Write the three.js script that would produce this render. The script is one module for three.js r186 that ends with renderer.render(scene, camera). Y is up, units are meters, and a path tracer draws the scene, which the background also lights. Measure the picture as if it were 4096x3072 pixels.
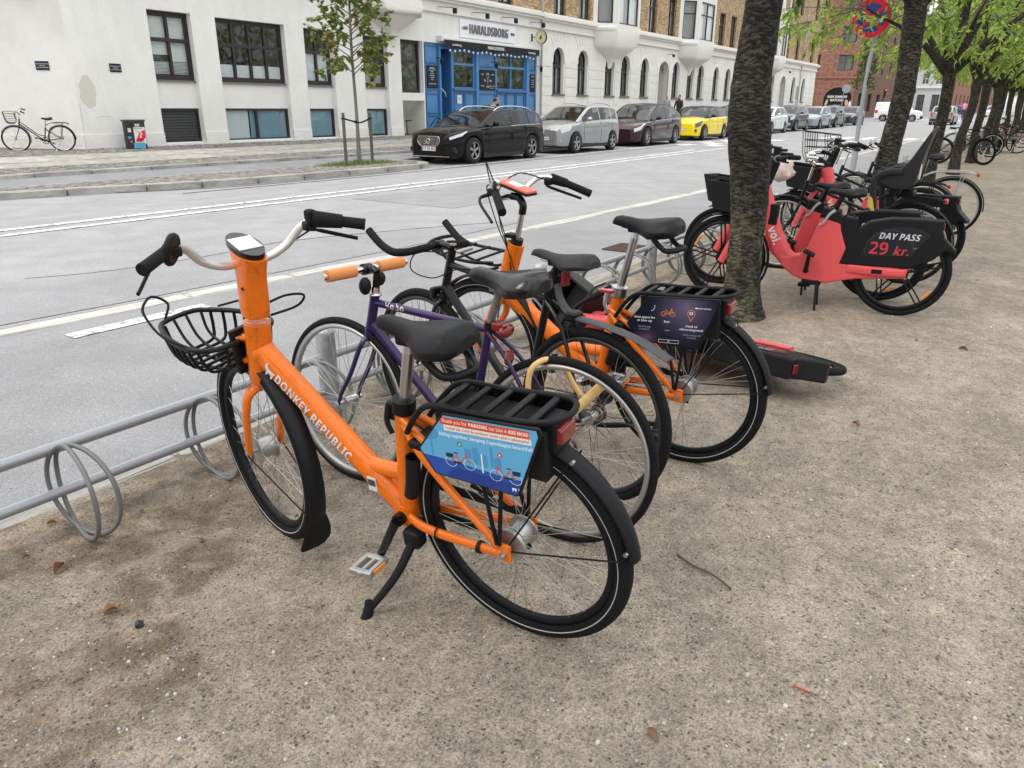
import * as THREE from 'three';
import { mergeGeometries } from 'three/addons/utils/BufferGeometryUtils.js';
import { RoundedBoxGeometry } from 'three/addons/geometries/RoundedBoxGeometry.js';
import { FontLoader } from 'three/addons/loaders/FontLoader.js';
import { TextGeometry } from 'three/addons/geometries/TextGeometry.js';

// ---------- camera, sky, sun, exposure ----------
const scene = new THREE.Scene();
const camera = new THREE.PerspectiveCamera(54.31, 4 / 3, 0.05, 600);
const D = Math.PI / 180;
camera.position.set(0, 1.45, 0);
camera.rotation.order = 'YXZ';
camera.rotation.set(-20.22 * D, 34.36 * D, 0.2 * D);
camera.updateMatrixWorld();
const renderer = new THREE.WebGLRenderer({ antialias: true });
renderer.setSize(1024, 768);
renderer.toneMapping = THREE.LinearToneMapping;
renderer.toneMappingExposure = 1.57;
renderer.shadowMap.enabled = true;
renderer.shadowMap.type = THREE.PCFSoftShadowMap;
// overcast sky: bright grey cloud layer, brighter overhead, with soft cloud structure
function mulberry(a) { return () => { a |= 0; a = a + 0x6D2B79F5 | 0; let t = Math.imul(a ^ a >>> 15, 1 | a); t = t + Math.imul(t ^ t >>> 7, 61 | t) ^ t; return ((t ^ t >>> 14) >>> 0) / 4294967296; }; }
const rnd = mulberry(20240917);
const rr = (a, b) => a + (b - a) * rnd();
// tileable value noise, period p
const NT = new Float32Array(65536); for (let i = 0; i < 65536; i++) NT[i] = rnd();
function vn(x, y, p) {
  const xi = Math.floor(x), yi = Math.floor(y); let fx = x - xi, fy = y - yi;
  fx = fx * fx * (3 - 2 * fx); fy = fy * fy * (3 - 2 * fy);
  const m = v => ((v % p) + p) % p, h = (a, b) => NT[(m(a) * 157 + m(b) * 7919 + p * 31) & 65535];
  const a = h(xi, yi), b = h(xi + 1, yi), c = h(xi, yi + 1), d = h(xi + 1, yi + 1);
  return a + (b - a) * fx + (c - a) * fy + (a - b - c + d) * fx * fy;
}
function fbm(x, y, p, o = 4) { let s = 0, a = .5, t = 0; for (let i = 0; i < o; i++) { s += a * vn(x, y, p); t += a; x *= 2; y *= 2; p *= 2; a *= .5; } return s / t; }
{
  const w = 512, h = 256, d = new Float32Array(w * h * 4);
  for (let j = 0; j < h; j++) for (let i = 0; i < w; i++) {
    const el = (j / (h - 1) - .5) * Math.PI, s = Math.sin(el), k = (j * w + i) * 4;
    let L;
    if (s >= 0) { const n = fbm(i / w * 12, j / h * 10, 12, 4); L = 1.42 * (1 + 1.25 * s) / 2.25 * (.9 + .2 * n); }
    else L = .35;
    d[k] = L * .985; d[k + 1] = L * 1.0; d[k + 2] = L * 1.035; d[k + 3] = 1;
  }
  const t = new THREE.DataTexture(d, w, h, THREE.RGBAFormat, THREE.FloatType);
  t.mapping = THREE.EquirectangularReflectionMapping; t.magFilter = t.minFilter = THREE.LinearFilter; t.needsUpdate = true;
  scene.background = t; scene.environment = t;
}
const sun = new THREE.DirectionalLight(0xfff4e6, 1.05);
sun.position.set(-14, 34, 16); sun.target.position.set(-4, 0, -8);
sun.castShadow = true; sun.shadow.radius = 30; sun.shadow.mapSize.set(2048, 2048);
Object.assign(sun.shadow.camera, { left: -60, right: 60, top: 60, bottom: -60, near: 1, far: 160 });
scene.add(sun, sun.target);

// ---------- helpers ----------
const V = (x, y, z) => new THREE.Vector3(x, y, z);
const names = {};
function numbered(n) { const c = names[n] = (names[n] ?? -1) + 1; return c ? n + '_' + String(c).padStart(3, '0') : n; }
function mg(list) {
  list = list.filter(Boolean);
  const idx = list.every(g => g.index);
  list = list.map(g => { const q = idx ? g : (g.index ? g.toNonIndexed() : g); for (const k of Object.keys(q.attributes)) if (!['position', 'normal', 'uv'].includes(k)) q.deleteAttribute(k); if (!q.attributes.uv) q.setAttribute('uv', new THREE.BufferAttribute(new Float32Array(q.attributes.position.count * 2), 2)); return q; });
  return list.length === 1 ? list[0] : mergeGeometries(list, false);
}
function mesh(name, geo, mat, parent = scene) {
  const m = new THREE.Mesh(Array.isArray(geo) ? mg(geo) : geo, mat);
  m.name = parent === scene ? numbered(name) : name; parent.add(m); return m;
}
function tag(o, label, category, group, kind) { if (label) o.userData.label = label; if (category) o.userData.category = category; if (group) o.userData.group = group; if (kind) o.userData.kind = kind; return o; }
function thing(name, label, category, pos = [0, 0, 0], turn = 0, group) {
  const o = new THREE.Group(); o.name = numbered(name); scene.add(o); o.position.set(...pos); o.rotation.y = turn; return tag(o, label, category, group);
}
const grp = (name, parent) => { const g = new THREE.Group(); g.name = name; parent.add(g); return g; };
const struct = (name, geo, mat) => tag(mesh(name, geo, mat), null, null, null, 'structure');
function copy(o, label) { const c = o.clone(); c.name = numbered(o.name.replace(/_\d\d\d$/, '')); c.userData = { ...o.userData }; if (label) c.userData.label = label; scene.add(c); return c; }
const gy = z => .005 * Math.max(0, -z - 17);               // the street climbs a little
const UP = V(0, 1, 0);
const ar = p => p.isVector3 ? p : V(...p);
function bar(a, b, r0, r1 = r0, seg = 10) {
  a = ar(a); b = ar(b); const d = b.clone().sub(a), L = d.length(), g = new THREE.CylinderGeometry(r1, r0, L, seg, 1);
  g.applyQuaternion(new THREE.Quaternion().setFromUnitVectors(UP, d.divideScalar(L))); g.translate((a.x + b.x) / 2, (a.y + b.y) / 2, (a.z + b.z) / 2); return g;
}
function tube(pts, r, n, rs = 8, closed = false, tension) {
  const c = new THREE.CatmullRomCurve3(pts.map(ar), closed, tension === undefined ? 'centripetal' : 'catmullrom', tension);
  return new THREE.TubeGeometry(c, n || pts.length * 6, r, rs, closed);
}
const box = (w, h, d, x = 0, y = 0, z = 0) => new THREE.BoxGeometry(w, h, d).translate(x, y, z);
const rbox = (w, h, d, r, x = 0, y = 0, z = 0, s = 2) => new RoundedBoxGeometry(w, h, d, s, Math.min(r, w / 2.01, h / 2.01, d / 2.01)).translate(x, y, z);
const bx = (x0, x1, y0, y1, z0, z1) => box(Math.abs(x1 - x0), Math.abs(y1 - y0), Math.abs(z1 - z0), (x0 + x1) / 2, (y0 + y1) / 2, (z0 + z1) / 2);
function cyl(r, h, axis = 'y', x = 0, y = 0, z = 0, seg = 20, r2 = r) { const g = new THREE.CylinderGeometry(r2, r, h, seg); if (axis === 'x') g.rotateZ(-Math.PI / 2); if (axis === 'z') g.rotateX(Math.PI / 2); return g.translate(x, y, z); }
function sph(r, x = 0, y = 0, z = 0, sx = 1, sy = 1, sz = 1, n = 14) { return new THREE.SphereGeometry(r, n, Math.round(n * .7)).scale(sx, sy, sz).translate(x, y, z); }
// loft through rings of equal length
function loft(rings, { caps = true, close = true, uv = 1 } = {}) {
  const n = rings.length, m = rings[0].length, P = [], U = [], I = [], mm = close ? m + 1 : m;
  for (let i = 0; i < n; i++) for (let j = 0; j < mm; j++) { const p = rings[i][j % m]; P.push(p[0], p[1], p[2]); U.push(j / m, i / (n - 1) * uv); }
  for (let i = 0; i < n - 1; i++) for (let j = 0; j < mm - 1; j++) { const a = i * mm + j, b = a + 1, c = a + mm, d = c + 1; I.push(a, b, d, a, d, c); }
  const g = new THREE.BufferGeometry(); g.setAttribute('position', new THREE.Float32BufferAttribute(P, 3)); g.setAttribute('uv', new THREE.Float32BufferAttribute(U, 2)); g.setIndex(I); g.computeVertexNormals();
  if (close) { const N = g.attributes.normal; for (let i = 0; i < n; i++) { const a = i * mm, b = a + mm - 1, v = V(N.getX(a) + N.getX(b), N.getY(a) + N.getY(b), N.getZ(a) + N.getZ(b)).normalize(); N.setXYZ(a, v.x, v.y, v.z); N.setXYZ(b, v.x, v.y, v.z); } }
  if (!caps) return g;
  const cap = (r, f) => { const c = [0, 0, 0]; r.forEach(p => { for (let q = 0; q < 3; q++) c[q] += p[q] / r.length; }); const pp = [...c], ii = []; r.forEach(p => pp.push(...p)); for (let j = 0; j < m; j++) f ? ii.push(0, 1 + (j + 1) % m, 1 + j) : ii.push(0, 1 + j, 1 + (j + 1) % m); const q = new THREE.BufferGeometry(); q.setAttribute('position', new THREE.Float32BufferAttribute(pp, 3)); q.setAttribute('uv', new THREE.Float32BufferAttribute(new Float32Array(pp.length / 3 * 2), 2)); q.setIndex(ii); q.computeVertexNormals(); return q; };
  return mg([g, cap(rings[0], true), cap(rings[n - 1], false)]);
}
// sweep an ellipse along a curve: rad(t) -> [half width sideways, half height]
function sweep(pts, rad, n = 24, m = 14, ref = V(0, 0, 1), pw = 1) {
  const c = new THREE.CatmullRomCurve3(pts.map(ar), false, 'centripetal'), R = [];
  for (let i = 0; i <= n; i++) {
    const t = i / n, p = c.getPoint(t), T = c.getTangent(t), s = ref.clone().sub(T.clone().multiplyScalar(ref.dot(T))).normalize(), u = s.clone().cross(T), [a, b] = rad(t), ring = [];
    for (let j = 0; j < m; j++) { const q = j / m * Math.PI * 2, f = v => Math.sign(v) * Math.abs(v) ** pw, x = f(Math.cos(q)) * a, y = f(Math.sin(q)) * b; ring.push([p.x + s.x * x + u.x * y, p.y + s.y * x + u.y * y, p.z + s.z * x + u.z * y]); }
    R.push(ring);
  }
  return loft(R);
}
function shape(pts) { const s = new THREE.Shape(); pts.forEach((p, i) => i ? s.lineTo(p[0], p[1]) : s.moveTo(p[0], p[1])); s.closePath(); return s; }
function curveShape(pts, n = 60) { const c = new THREE.SplineCurve(pts.concat([pts[0]]).map(p => new THREE.Vector2(...p))); return shape(c.getPoints(n).slice(0, -1).map(p => [p.x, p.y])); }
function ext(s, d, bevel = 0, segs = 2, cs = 8) { return new THREE.ExtrudeGeometry(s, { depth: d, bevelEnabled: bevel > 0, bevelSize: bevel, bevelThickness: bevel, bevelSegments: segs, curveSegments: cs }); }
const lut = a => x => { if (x <= a[0][0]) return a[0][1]; for (let i = 1; i < a.length; i++) if (x <= a[i][0]) { const t = (x - a[i - 1][0]) / (a[i][0] - a[i - 1][0]); return a[i - 1][1] + (a[i][1] - a[i - 1][1]) * t; } return a[a.length - 1][1]; };
const slut = a => x => { if (x <= a[0][0]) return a[0][1]; const n = a.length; for (let i = 1; i < n; i++) if (x <= a[i][0]) { const p0 = a[Math.max(0, i - 2)], p1 = a[i - 1], p2 = a[i], p3 = a[Math.min(n - 1, i + 1)], h = p2[0] - p1[0], t = (x - p1[0]) / h, m1 = (p2[1] - p0[1]) / (p2[0] - p0[0] || 1) * h, m2 = (p3[1] - p1[1]) / (p3[0] - p1[0] || 1) * h, t2 = t * t, t3 = t2 * t; return (2 * t3 - 3 * t2 + 1) * p1[1] + (t3 - 2 * t2 + t) * m1 + (3 * t2 - 2 * t3) * p2[1] + (t3 - t2) * m2; } return a[n - 1][1]; };

// ---------- textures and materials ----------
function tex(w, h, fn, srgb = true) {
  const d = new Uint8Array(w * h * 4);
  for (let j = 0; j < h; j++) for (let i = 0; i < w; i++) { const c = fn(i / w, j / h, i, j), k = (j * w + i) * 4; if (typeof c === 'number') d[k] = d[k + 1] = d[k + 2] = Math.max(0, Math.min(255, c * 255)); else for (let q = 0; q < 3; q++) d[k + q] = Math.max(0, Math.min(255, c[q] * 255)); d[k + 3] = 255; }
  return dtex(d, w, h, srgb);
}
function dtex(d, w, h, srgb = true) { const t = new THREE.DataTexture(d, w, h); t.wrapS = t.wrapT = THREE.RepeatWrapping; t.magFilter = THREE.LinearFilter; t.minFilter = THREE.LinearMipmapLinearFilter; t.generateMipmaps = true; if (srgb) t.colorSpace = THREE.SRGBColorSpace; t.needsUpdate = true; return t; }
function canvasTex(w, h, draw) { const c = document.createElement('canvas'); c.width = w; c.height = h; const g = c.getContext('2d'); draw(g, w, h); const t = new THREE.CanvasTexture(c); t.colorSpace = THREE.SRGBColorSpace; t.magFilter = THREE.LinearFilter; return t; }
const rep = (t, x, y) => { const c = t.clone(); c.repeat.set(x, y); c.needsUpdate = true; return c; };
const mat = (c, roughness = .6, o = {}) => { const col = Array.isArray(c) ? new THREE.Color().setRGB(...c) : new THREE.Color(c); return new THREE.MeshPhysicalMaterial({ color: col, roughness, ...o }); };
const sm0 = (a, b, x) => { x = Math.max(0, Math.min(1, (x - a) / (b - a))); return x * x * (3 - 2 * x); };
const dirtT = tex(512, 512, (u, v) => { const n = fbm(u * 8, v * 8, 8, 6), s = vn(u * 64, v * 64, 64); return .52 + .3 * n + .1 * s; });           // mottled wear, multiplies a colour
const grainB = tex(256, 256, (u, v) => .5 * vn(u * 64, v * 64, 64) + .5 * vn(u * 128, v * 128, 128), false);
const smudgeR = tex(256, 256, (u, v) => { const n = fbm(u * 6, v * 6, 6, 5); return .35 + .6 * n; }, false);
const scuffT = tex(512, 512, (u, v, i, j) => { const n = fbm(u * 9, v * 9, 9, 5), sc = sm0(.7, .78, vn(u * 40, v * 7, 7)) * sm0(.5, .7, vn(u * 5, v * 30, 5)), sp = NT[(i * 61 + j * 557) & 65535] > .992 ? .25 : 0; const l = 1 - .07 * sm0(.5, .8, n) - .1 * sc - sp * .6; return [l, l + .03 * sc, l + .06 * sc]; });
const MT = {
  orange: mat([.86, .18, .006], .34, { map: scuffT, clearcoat: .35, clearcoatRoughness: .2, specularIntensity: .7, roughnessMap: smudgeR }),
  black: mat([.007, .0072, .008], .48, { specularIntensity: .5 }), blackGloss: mat([.005, .0052, .006], .2, { specularIntensity: .7 }), rubber: mat([.011, .011, .012], .75, { specularIntensity: .4 }), plastic: mat([.008, .0085, .0105], .42, { specularIntensity: .5, bumpMap: rep(grainB, 4, 4), bumpScale: .0002 }),
  alu: mat([.62, .62, .62], .3, { metalness: 1 }), aluDull: mat([.5, .5, .49], .45, { metalness: .9 }), chrome: mat([.75, .75, .74], .13, { metalness: 1 }), steel: mat([.45, .45, .45], .35, { metalness: 1 }), rust: mat([.13, .075, .045], .75, { metalness: .4 }),
  spoke: mat([.5, .49, .46], .35, { metalness: .9 }), spokeD: mat([.12, .115, .11], .5, { metalness: .6 }),
  red: mat([.5, .012, .015], .15, { clearcoat: 1 }), amber: mat([.85, .27, .01], .2, { clearcoat: 1 }), white: mat([.72, .72, .7], .5), purple: mat([.024, .009, .075], .3, { clearcoat: .5, specularIntensity: .6 }), blackPaint: mat([.007, .0075, .01], .28, { clearcoat: .4, specularIntensity: .5 }),
  coral: mat([.72, .085, .092], .42, { clearcoat: .25, clearcoatRoughness: .4 }), foam: mat([.72, .27, .09], .85), cream: mat([.74, .5, .19], .45), silverGrey: mat([.35, .36, .37], .4), glass: mat([.9, .95, .95], .03, { transmission: 1, thickness: 0 }),
  tyre: mat([.0095, .0095, .0105], .8, { specularIntensity: .4 }), stripe: mat([.42, .42, .41], .5), clear: mat([.9, .9, .9], .08, { transmission: .85, thickness: 0 })
};
{ // tyre tread blocks
  const t = tex(64, 128, (u, v) => { const c = Math.abs(v - .5) * 2; const a = ((u * 2 + (v > .5 ? v : 1 - v) * 1.5) % 1); return (a < .28 || Math.abs(c - .35) < .03) ? .15 : .85; }, false);
  MT.tyre.bumpMap = rep(t, 70, 1); MT.tyre.bumpScale = .0018;
}
const font = await new FontLoader().loadAsync('fonts/droid/droid_sans_bold.typeface.json');
function text(s, size, depth = .002, cs = 3) { const g = new TextGeometry(s, { font, size, depth, curveSegments: cs }); g.computeBoundingBox(); return g; }
function centered(g) { g.computeBoundingBox(); const b = g.boundingBox; return g.translate(-(b.min.x + b.max.x) / 2, -(b.min.y + b.max.y) / 2, 0); }
// ---------- ground ----------
{ // gravel: sand with small stones
  const n = 2048, d = new Uint8Array(n * n * 4), H = new Float32Array(n * n), C = new Float32Array(n * n * 3);
  for (let j = 0; j < n; j++) for (let i = 0; i < n; i++) {
    const u = i / n, v = j / n, a = fbm(u * 10, v * 10, 10, 4), b = vn(u * 420, v * 420, 420), c2 = vn(u * 900, v * 900, 900), e = fbm(u * 60, v * 60, 60, 3), k = j * n + i;
    const L = .5 + .1 * (a - .5) + .15 * (b - .5) + .14 * (c2 - .5) + .13 * (e - .5);
    C[k * 3] = L * 1.07; C[k * 3 + 1] = L * .985; C[k * 3 + 2] = L * .88; H[k] = .42 * e + .25 * b + .12 * c2;
  }
  const pal = [[.62, .58, .52], [.5, .47, .43], [.42, .385, .34], [.33, .3, .27], [.74, .71, .66], [.45, .45, .47], [.56, .5, .42], [.34, .31, .28], [.66, .6, .52], [.5, .46, .4], [.8, .77, .72]];
  for (let s = 0; s < 46000; s++) {
    const big = rnd() ** 7, r = .8 + 3.8 * big, x = rnd() * n, y = rnd() * n, c = pal[rnd() * pal.length | 0], br = rr(.72, 1.05) * (big > .3 ? .95 : 1), as = rr(.6, 1), th = rnd() * 6.3, ct = Math.cos(th), sn = Math.sin(th);
    for (let q = -Math.ceil(r); q <= r; q++) for (let p = -Math.ceil(r); p <= r; p++) {
      const px = (p * ct + q * sn) / r, py = (-p * sn + q * ct) / (r * as), e = px * px + py * py; if (e > 1) continue;
      const k = (((y + q | 0) + n) % n) * n + (((x + p | 0) + n) % n), w = .8 * (1 - e * e * .5);
      for (let z = 0; z < 3; z++) C[k * 3 + z] = C[k * 3 + z] * (1 - w) + c[z] * br * w;
      H[k] = Math.max(H[k], .45 + .5 * Math.sqrt(1 - e) * Math.min(1, r / 3.5));
    }
  }
  const hb = new Uint8Array(n * n * 4);
  for (let k = 0; k < n * n; k++) { for (let z = 0; z < 3; z++) { d[k * 4 + z] = Math.max(0, Math.min(255, C[k * 3 + z] * 255)); hb[k * 4 + z] = Math.max(0, Math.min(255, H[k] * 255)); } d[k * 4 + 3] = hb[k * 4 + 3] = 255; }
  MT.gravel = new THREE.MeshStandardMaterial({ map: dtex(d, n, n), bumpMap: dtex(hb, n, n, false), bumpScale: .011, roughness: .95, vertexColors: true });
}
const gx = lut([[-150, -3.35], [-9, -3.35], [-6, -3.15], [-3.5, -2.95], [3, -2.86]]);
const nz = (x, y, o = 3) => fbm(x + 500, y + 500, 4096, o);
const track = (x, z) => { const a = z + 1.9 - .12 * Math.sin(x * 1.1) + .35 * x, b = z + 3.6 + .1 * Math.sin(x * 1.7 + 1) + .12 * x; let d = 0; for (const q of [a, b]) { const e = Math.abs(q); if (e < .05) d -= .005 * (1 - e / .05) * (.6 + .4 * Math.sin(x * 260 + q * 200)); else if (e < .08) d += .003 * (1 - Math.abs(e - .065) / .015); } return d; };
const gh = (x, z) => track(x, z) * (x > -1.9 ? 1 : 0) + .016 * (nz(x * 1.3, z * 1.3) - .5) + .012 * (nz(x * 7 + 9, z * 7, 2) - .5);
const sm = (a, b, x) => { x = Math.max(0, Math.min(1, (x - a) / (b - a))); return x * x * (3 - 2 * x); };
{
  const us = [], zs = [];
  for (let x = 0; x < 6; x += .036) us.push(x); for (let x = 6, s = .1; x < 34; x += s, s *= 1.12) us.push(x);
  const zz = []; for (let z = 14; z > 2; z -= .4) zs.push(z); for (let z = 2; z > -9; z -= .036) zs.push(z); for (let z = -9, s = .06; z > -190; z -= s, s *= 1.035) zs.push(z);
  const P = [], U = [], C = [], I = [], nx = us.length;
  for (const z of zs) for (const u of us) {
    const x = gx(z) + u, e = Math.min(1, u / .15);
    P.push(x, gy(z) + .004 + gh(x, z) * e + .012 * e * (1 - sm(0, 1, u)), z); U.push((x * .93 + z * .37) / 2.2, (z * .93 - x * .37) / 2.2);
    const soil = sm(.43, .57, nz(x * 1.7 + 31, z * 1.7, 4) + .12 * (1 - sm(.1, 1.3, u))) * (1 - sm(1.2, 2.0, u)) * (.55 + .45 * sm(-3.2, -.8, z)) * sm(-.6, .2, nz(x * 9, z * 9, 2) - .2);
    const pale = sm(.5, .72, nz(x * 1.1 + 80, z * 1.1 + 7, 4)), far = 0;
    const fine = .86 + .28 * nz(x * 12 + 5, z * 12, 3), mid = .9 + .2 * nz(x * 2.3 + 50, z * 2.3, 3);
    const grey = sm(.45, .7, nz(x * .9 + 3, z * .9 + 40, 3)) * sm(1.5, 4.5, u);
    let k = 1.14 * fine * mid; let r = k, g = k, b = k;
    r *= 1 + .17 * pale; g *= 1 + .165 * pale; b *= 1 + .14 * pale;
    const so = soil * (.35 + .65 * sm(.35, .6, nz(x * 16 + 70, z * 16, 3))); r *= 1 - .5 * so; g *= 1 - .55 * so; b *= 1 - .6 * so;
    g *= 1 + .015 * grey; b *= 1 + .06 * grey;
    C.push(r, g, b);
  }
  for (let j = 0; j < zs.length - 1; j++) for (let i = 0; i < nx - 1; i++) { const a = j * nx + i, b = a + 1, c = a + nx, d = c + 1; I.push(a, b, d, a, d, c); }
  const g = new THREE.BufferGeometry(); g.setAttribute('position', new THREE.Float32BufferAttribute(P, 3)); g.setAttribute('uv', new THREE.Float32BufferAttribute(U, 2)); g.setAttribute('color', new THREE.Float32BufferAttribute(C, 3)); g.setIndex(I); g.computeVertexNormals();
  struct('gravel_promenade', g, MT.gravel);
}
const gpt = (x, z) => { const u = x - gx(z), e = Math.min(1, u / .15); return gy(z) + .004 + gh(x, z) * e + .012 * e * (1 - sm(0, 1, u)); };
{ // loose stones lying on the sand
  const g = new THREE.IcosahedronGeometry(1, 0), cols = [[.3, .28, .25], [.42, .4, .36], [.22, .2, .18], [.55, .53, .49], [.27, .27, .28], [.35, .3, .25], [.16, .15, .14]];
  const N = 26000, im = new THREE.InstancedMesh(g, mat([1, 1, 1], .85), N), M = new THREE.Matrix4(), q = new THREE.Quaternion(), E = new THREE.Euler(), col = new THREE.Color();
  for (let i = 0; i < N; i++) {
    let x, z; do { const t = rnd(), R = .6 + 8 * t ** 1.25, a = rr(-20, 95) * D; x = -R * Math.sin(a); z = -R * Math.cos(a); } while (x < gx(z) + .03 || nz(x * 1.4 + 20, z * 1.4, 3) + .28 * sm(-2.5, .5, x) < .42 + .2 * rnd());
    const s = (.0014 + .005 * rnd() ** 4) * rr(.8, 1.2);
    q.setFromEuler(E.set(rnd() * 6, rnd() * 6, rnd() * 6)); M.compose(V(x, gpt(x, z) + s * .2, z), q, V(s * rr(.8, 1.4), s * rr(.6, .9), s));
    im.setMatrixAt(i, M); const c = cols[rnd() * cols.length | 0], b = rr(.8, 1.15); im.setColorAt(i, col.setRGB(c[0] * b, c[1] * b, c[2] * b));
  }
  im.name = 'loose_pebbles'; tag(im, 'small loose pebbles scattered over the gravel promenade', 'pebbles', null, 'stuff'); scene.add(im);
}
// asphalt
{
  const n = 1024, pal = [.62, .5, .4, .3, .7, .55];
  const mk = (seed, contrast) => { const r2 = mulberry(seed), L = new Float32Array(n * n); for (let j = 0; j < n; j++) for (let i = 0; i < n; i++) L[j * n + i] = .5 + .07 * (fbm(i / n * 9, j / n * 9, 9, 5) - .5) + .16 * (NT[(i * 131 + j * 733 + (i * j & 1023)) & 65535] - .5); for (let s = 0; s < 60000; s++) { const x = r2() * n | 0, y = r2() * n | 0, r = r2() < .2 ? 2 : 1, v = pal[r2() * 6 | 0]; for (let q = 0; q < r; q++) for (let p = 0; p < r; p++) { const k = ((y + q) % n) * n + (x + p) % n; L[k] += (v - .5) * contrast; } } return L; };
  const L = mk(5, .7);
  const t = tex(n, n, (u, v, i, j) => { const l = L[j * n + i]; return [l, l * 1.005, l * 1.015]; });
  const b = tex(n, n, (u, v, i, j) => L[j * n + i], false);
  MT.asphalt = new THREE.MeshStandardMaterial({ color: new THREE.Color().setRGB(1.42, 1.415, 1.4), map: t, bumpMap: b, bumpScale: .004, roughness: .88 });
  MT.asphalt2 = MT.asphalt.clone(); MT.asphalt2.color.setRGB(1.22, 1.22, 1.225);
  MT.asphalt3 = MT.asphalt.clone(); MT.asphalt3.color.setRGB(1.3, 1.3, 1.3);
  MT.cycle = MT.asphalt.clone(); MT.cycle.color.setRGB(1.1, 1.12, 1.15);
}
function strip(x0, x1, z0, z1, y, nzs = 24, tile = 3, nxs = 1) {           // x0,x1 may be functions of z
  const f = v => typeof v === 'function' ? v : () => v, a = f(x0), b = f(x1), P = [], U = [], I = [];
  for (let j = 0; j <= nzs; j++) { const z = z0 + (z1 - z0) * j / nzs; for (let i = 0; i <= nxs; i++) { const x = a(z) + (b(z) - a(z)) * i / nxs; P.push(x, (typeof y === 'function' ? y(x) : y) + gy(z), z); U.push(x / tile, z / tile); } }
  for (let j = 0; j < nzs; j++) for (let i = 0; i < nxs; i++) { const p = j * (nxs + 1) + i, q = p + nxs + 1; I.push(p, p + 1, q + 1, p, q + 1, q); }
  const g = new THREE.BufferGeometry(); g.setAttribute('position', new THREE.Float32BufferAttribute(P, 3)); g.setAttribute('uv', new THREE.Float32BufferAttribute(U, 2)); g.setIndex(I); g.computeVertexNormals();
  return g;
}
const gs = lut([[-150, -5.1], [-15, -5.2], [-10, -5.26], [-6, -5.4], [-4, -5.55], [-2, -5.65], [4, -5.75]]);
struct('road', strip(-16.0, z => gx(z) + .2, 14, -400, -.004, 120, 3), MT.asphalt);
struct('road_lane_surface', strip(z => gs(z), z => gx(z) + .1, 14, -190, .0, 120, 3), MT.asphalt2);
// repaired surface with its own irregular edge
{ const s = shape([[-7.35, 3], [-7.1, 3.5], [-6.98, 4.6], [-7.05, 5.6], [-6.55, 7.1], [-5.95, 8.4], [-5.72, 8.6], [-5.68, 6], [-5.8, 3], [-5.95, 1], [-7.9, 1]]); const g = new THREE.ShapeGeometry(s); g.rotateX(-Math.PI / 2); const u = g.attributes.uv, p = g.attributes.position; for (let i = 0; i < p.count; i++) u.setXY(i, p.getX(i) / 3, p.getZ(i) / 3); g.translate(0, .001, 0); struct('road_repair_patch', g, MT.asphalt3); const m4 = MT.asphalt.clone(); m4.color.setRGB(1.22, 1.22, 1.225); struct('road_repair_patch', [strip(-9.6, -7.4, -9.2, -13.6, .0, 2, 3), strip(-12.4, -11.2, -20, -27, .0, 2, 3)], m4); }
MT.crack = mat([.05, .05, .05], .9);
{ const cr = (pts, w) => tube(pts.map(([x, z]) => [x, .002 + gy(z), z]), w, pts.length * 4, 5).scale(1, 1, 1); struct('road_seam', [cr([[-7.35, -3], [-7.1, -3.5], [-6.98, -4.6], [-7.05, -5.6], [-6.55, -7.1], [-5.95, -8.4]], .003), cr([[-12.6, -8], [-12.5, -12], [-12.6, -16], [-12.4, -26], [-12.5, -40]], .005), cr([[-13.9, -6.8], [-13.2, -8.4], [-12.9, -9.5], [-12.85, -14]], .005)], MT.crack); }
// paint
const paintT = tex(512, 512, (u, v) => { const w = fbm(u * 20, v * 20, 20, 5); const l = w > .63 ? .55 : .84; return [l, l, l]; });
MT.paint = new THREE.MeshStandardMaterial({ map: paintT, color: new THREE.Color().setRGB(1.1, 1.1, 1.1), roughness: .7 });
const marks = [strip(-10.63, -10.48, 14, -27, .004, 40, 1), strip(-10.18, -10.03, 14, -29, .004, 40, 1), strip(-12.92, -12.8, -15.6, -74, .004, 30, 1), strip(-5.24, -5.1, -2.3, -3.34, .006, 4, 1), strip(-5.24, -5.1, 1, -.3, .006, 4, 1)];
for (let z = -84; z > -180; z -= 7) marks.push(strip(-8.2, -8.05, z, z - 3, .004, 2, 1));
for (let r = 0; r < 4; r++) for (let c2 = 0; c2 < 6; c2++) if ((r + c2) % 2 === 0) marks.push(strip(-12.6 + r * .62, -12.0 + r * .62, -30 - c2 * 1.25, -31.2 - c2 * 1.25, .005, 1, 1));
for (let i = 0; i < 6; i++) marks.push(strip(-4.9 - i * .9, -4.45 - i * .9, -40, -43, .005, 1, 1));
for (let i = 0; i < 14; i++) marks.push(strip(-13 + i * .62, -12.7 + i * .62, -96, -99.5, .005, 1, 1));
struct('road_marking', marks, MT.paint);
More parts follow.
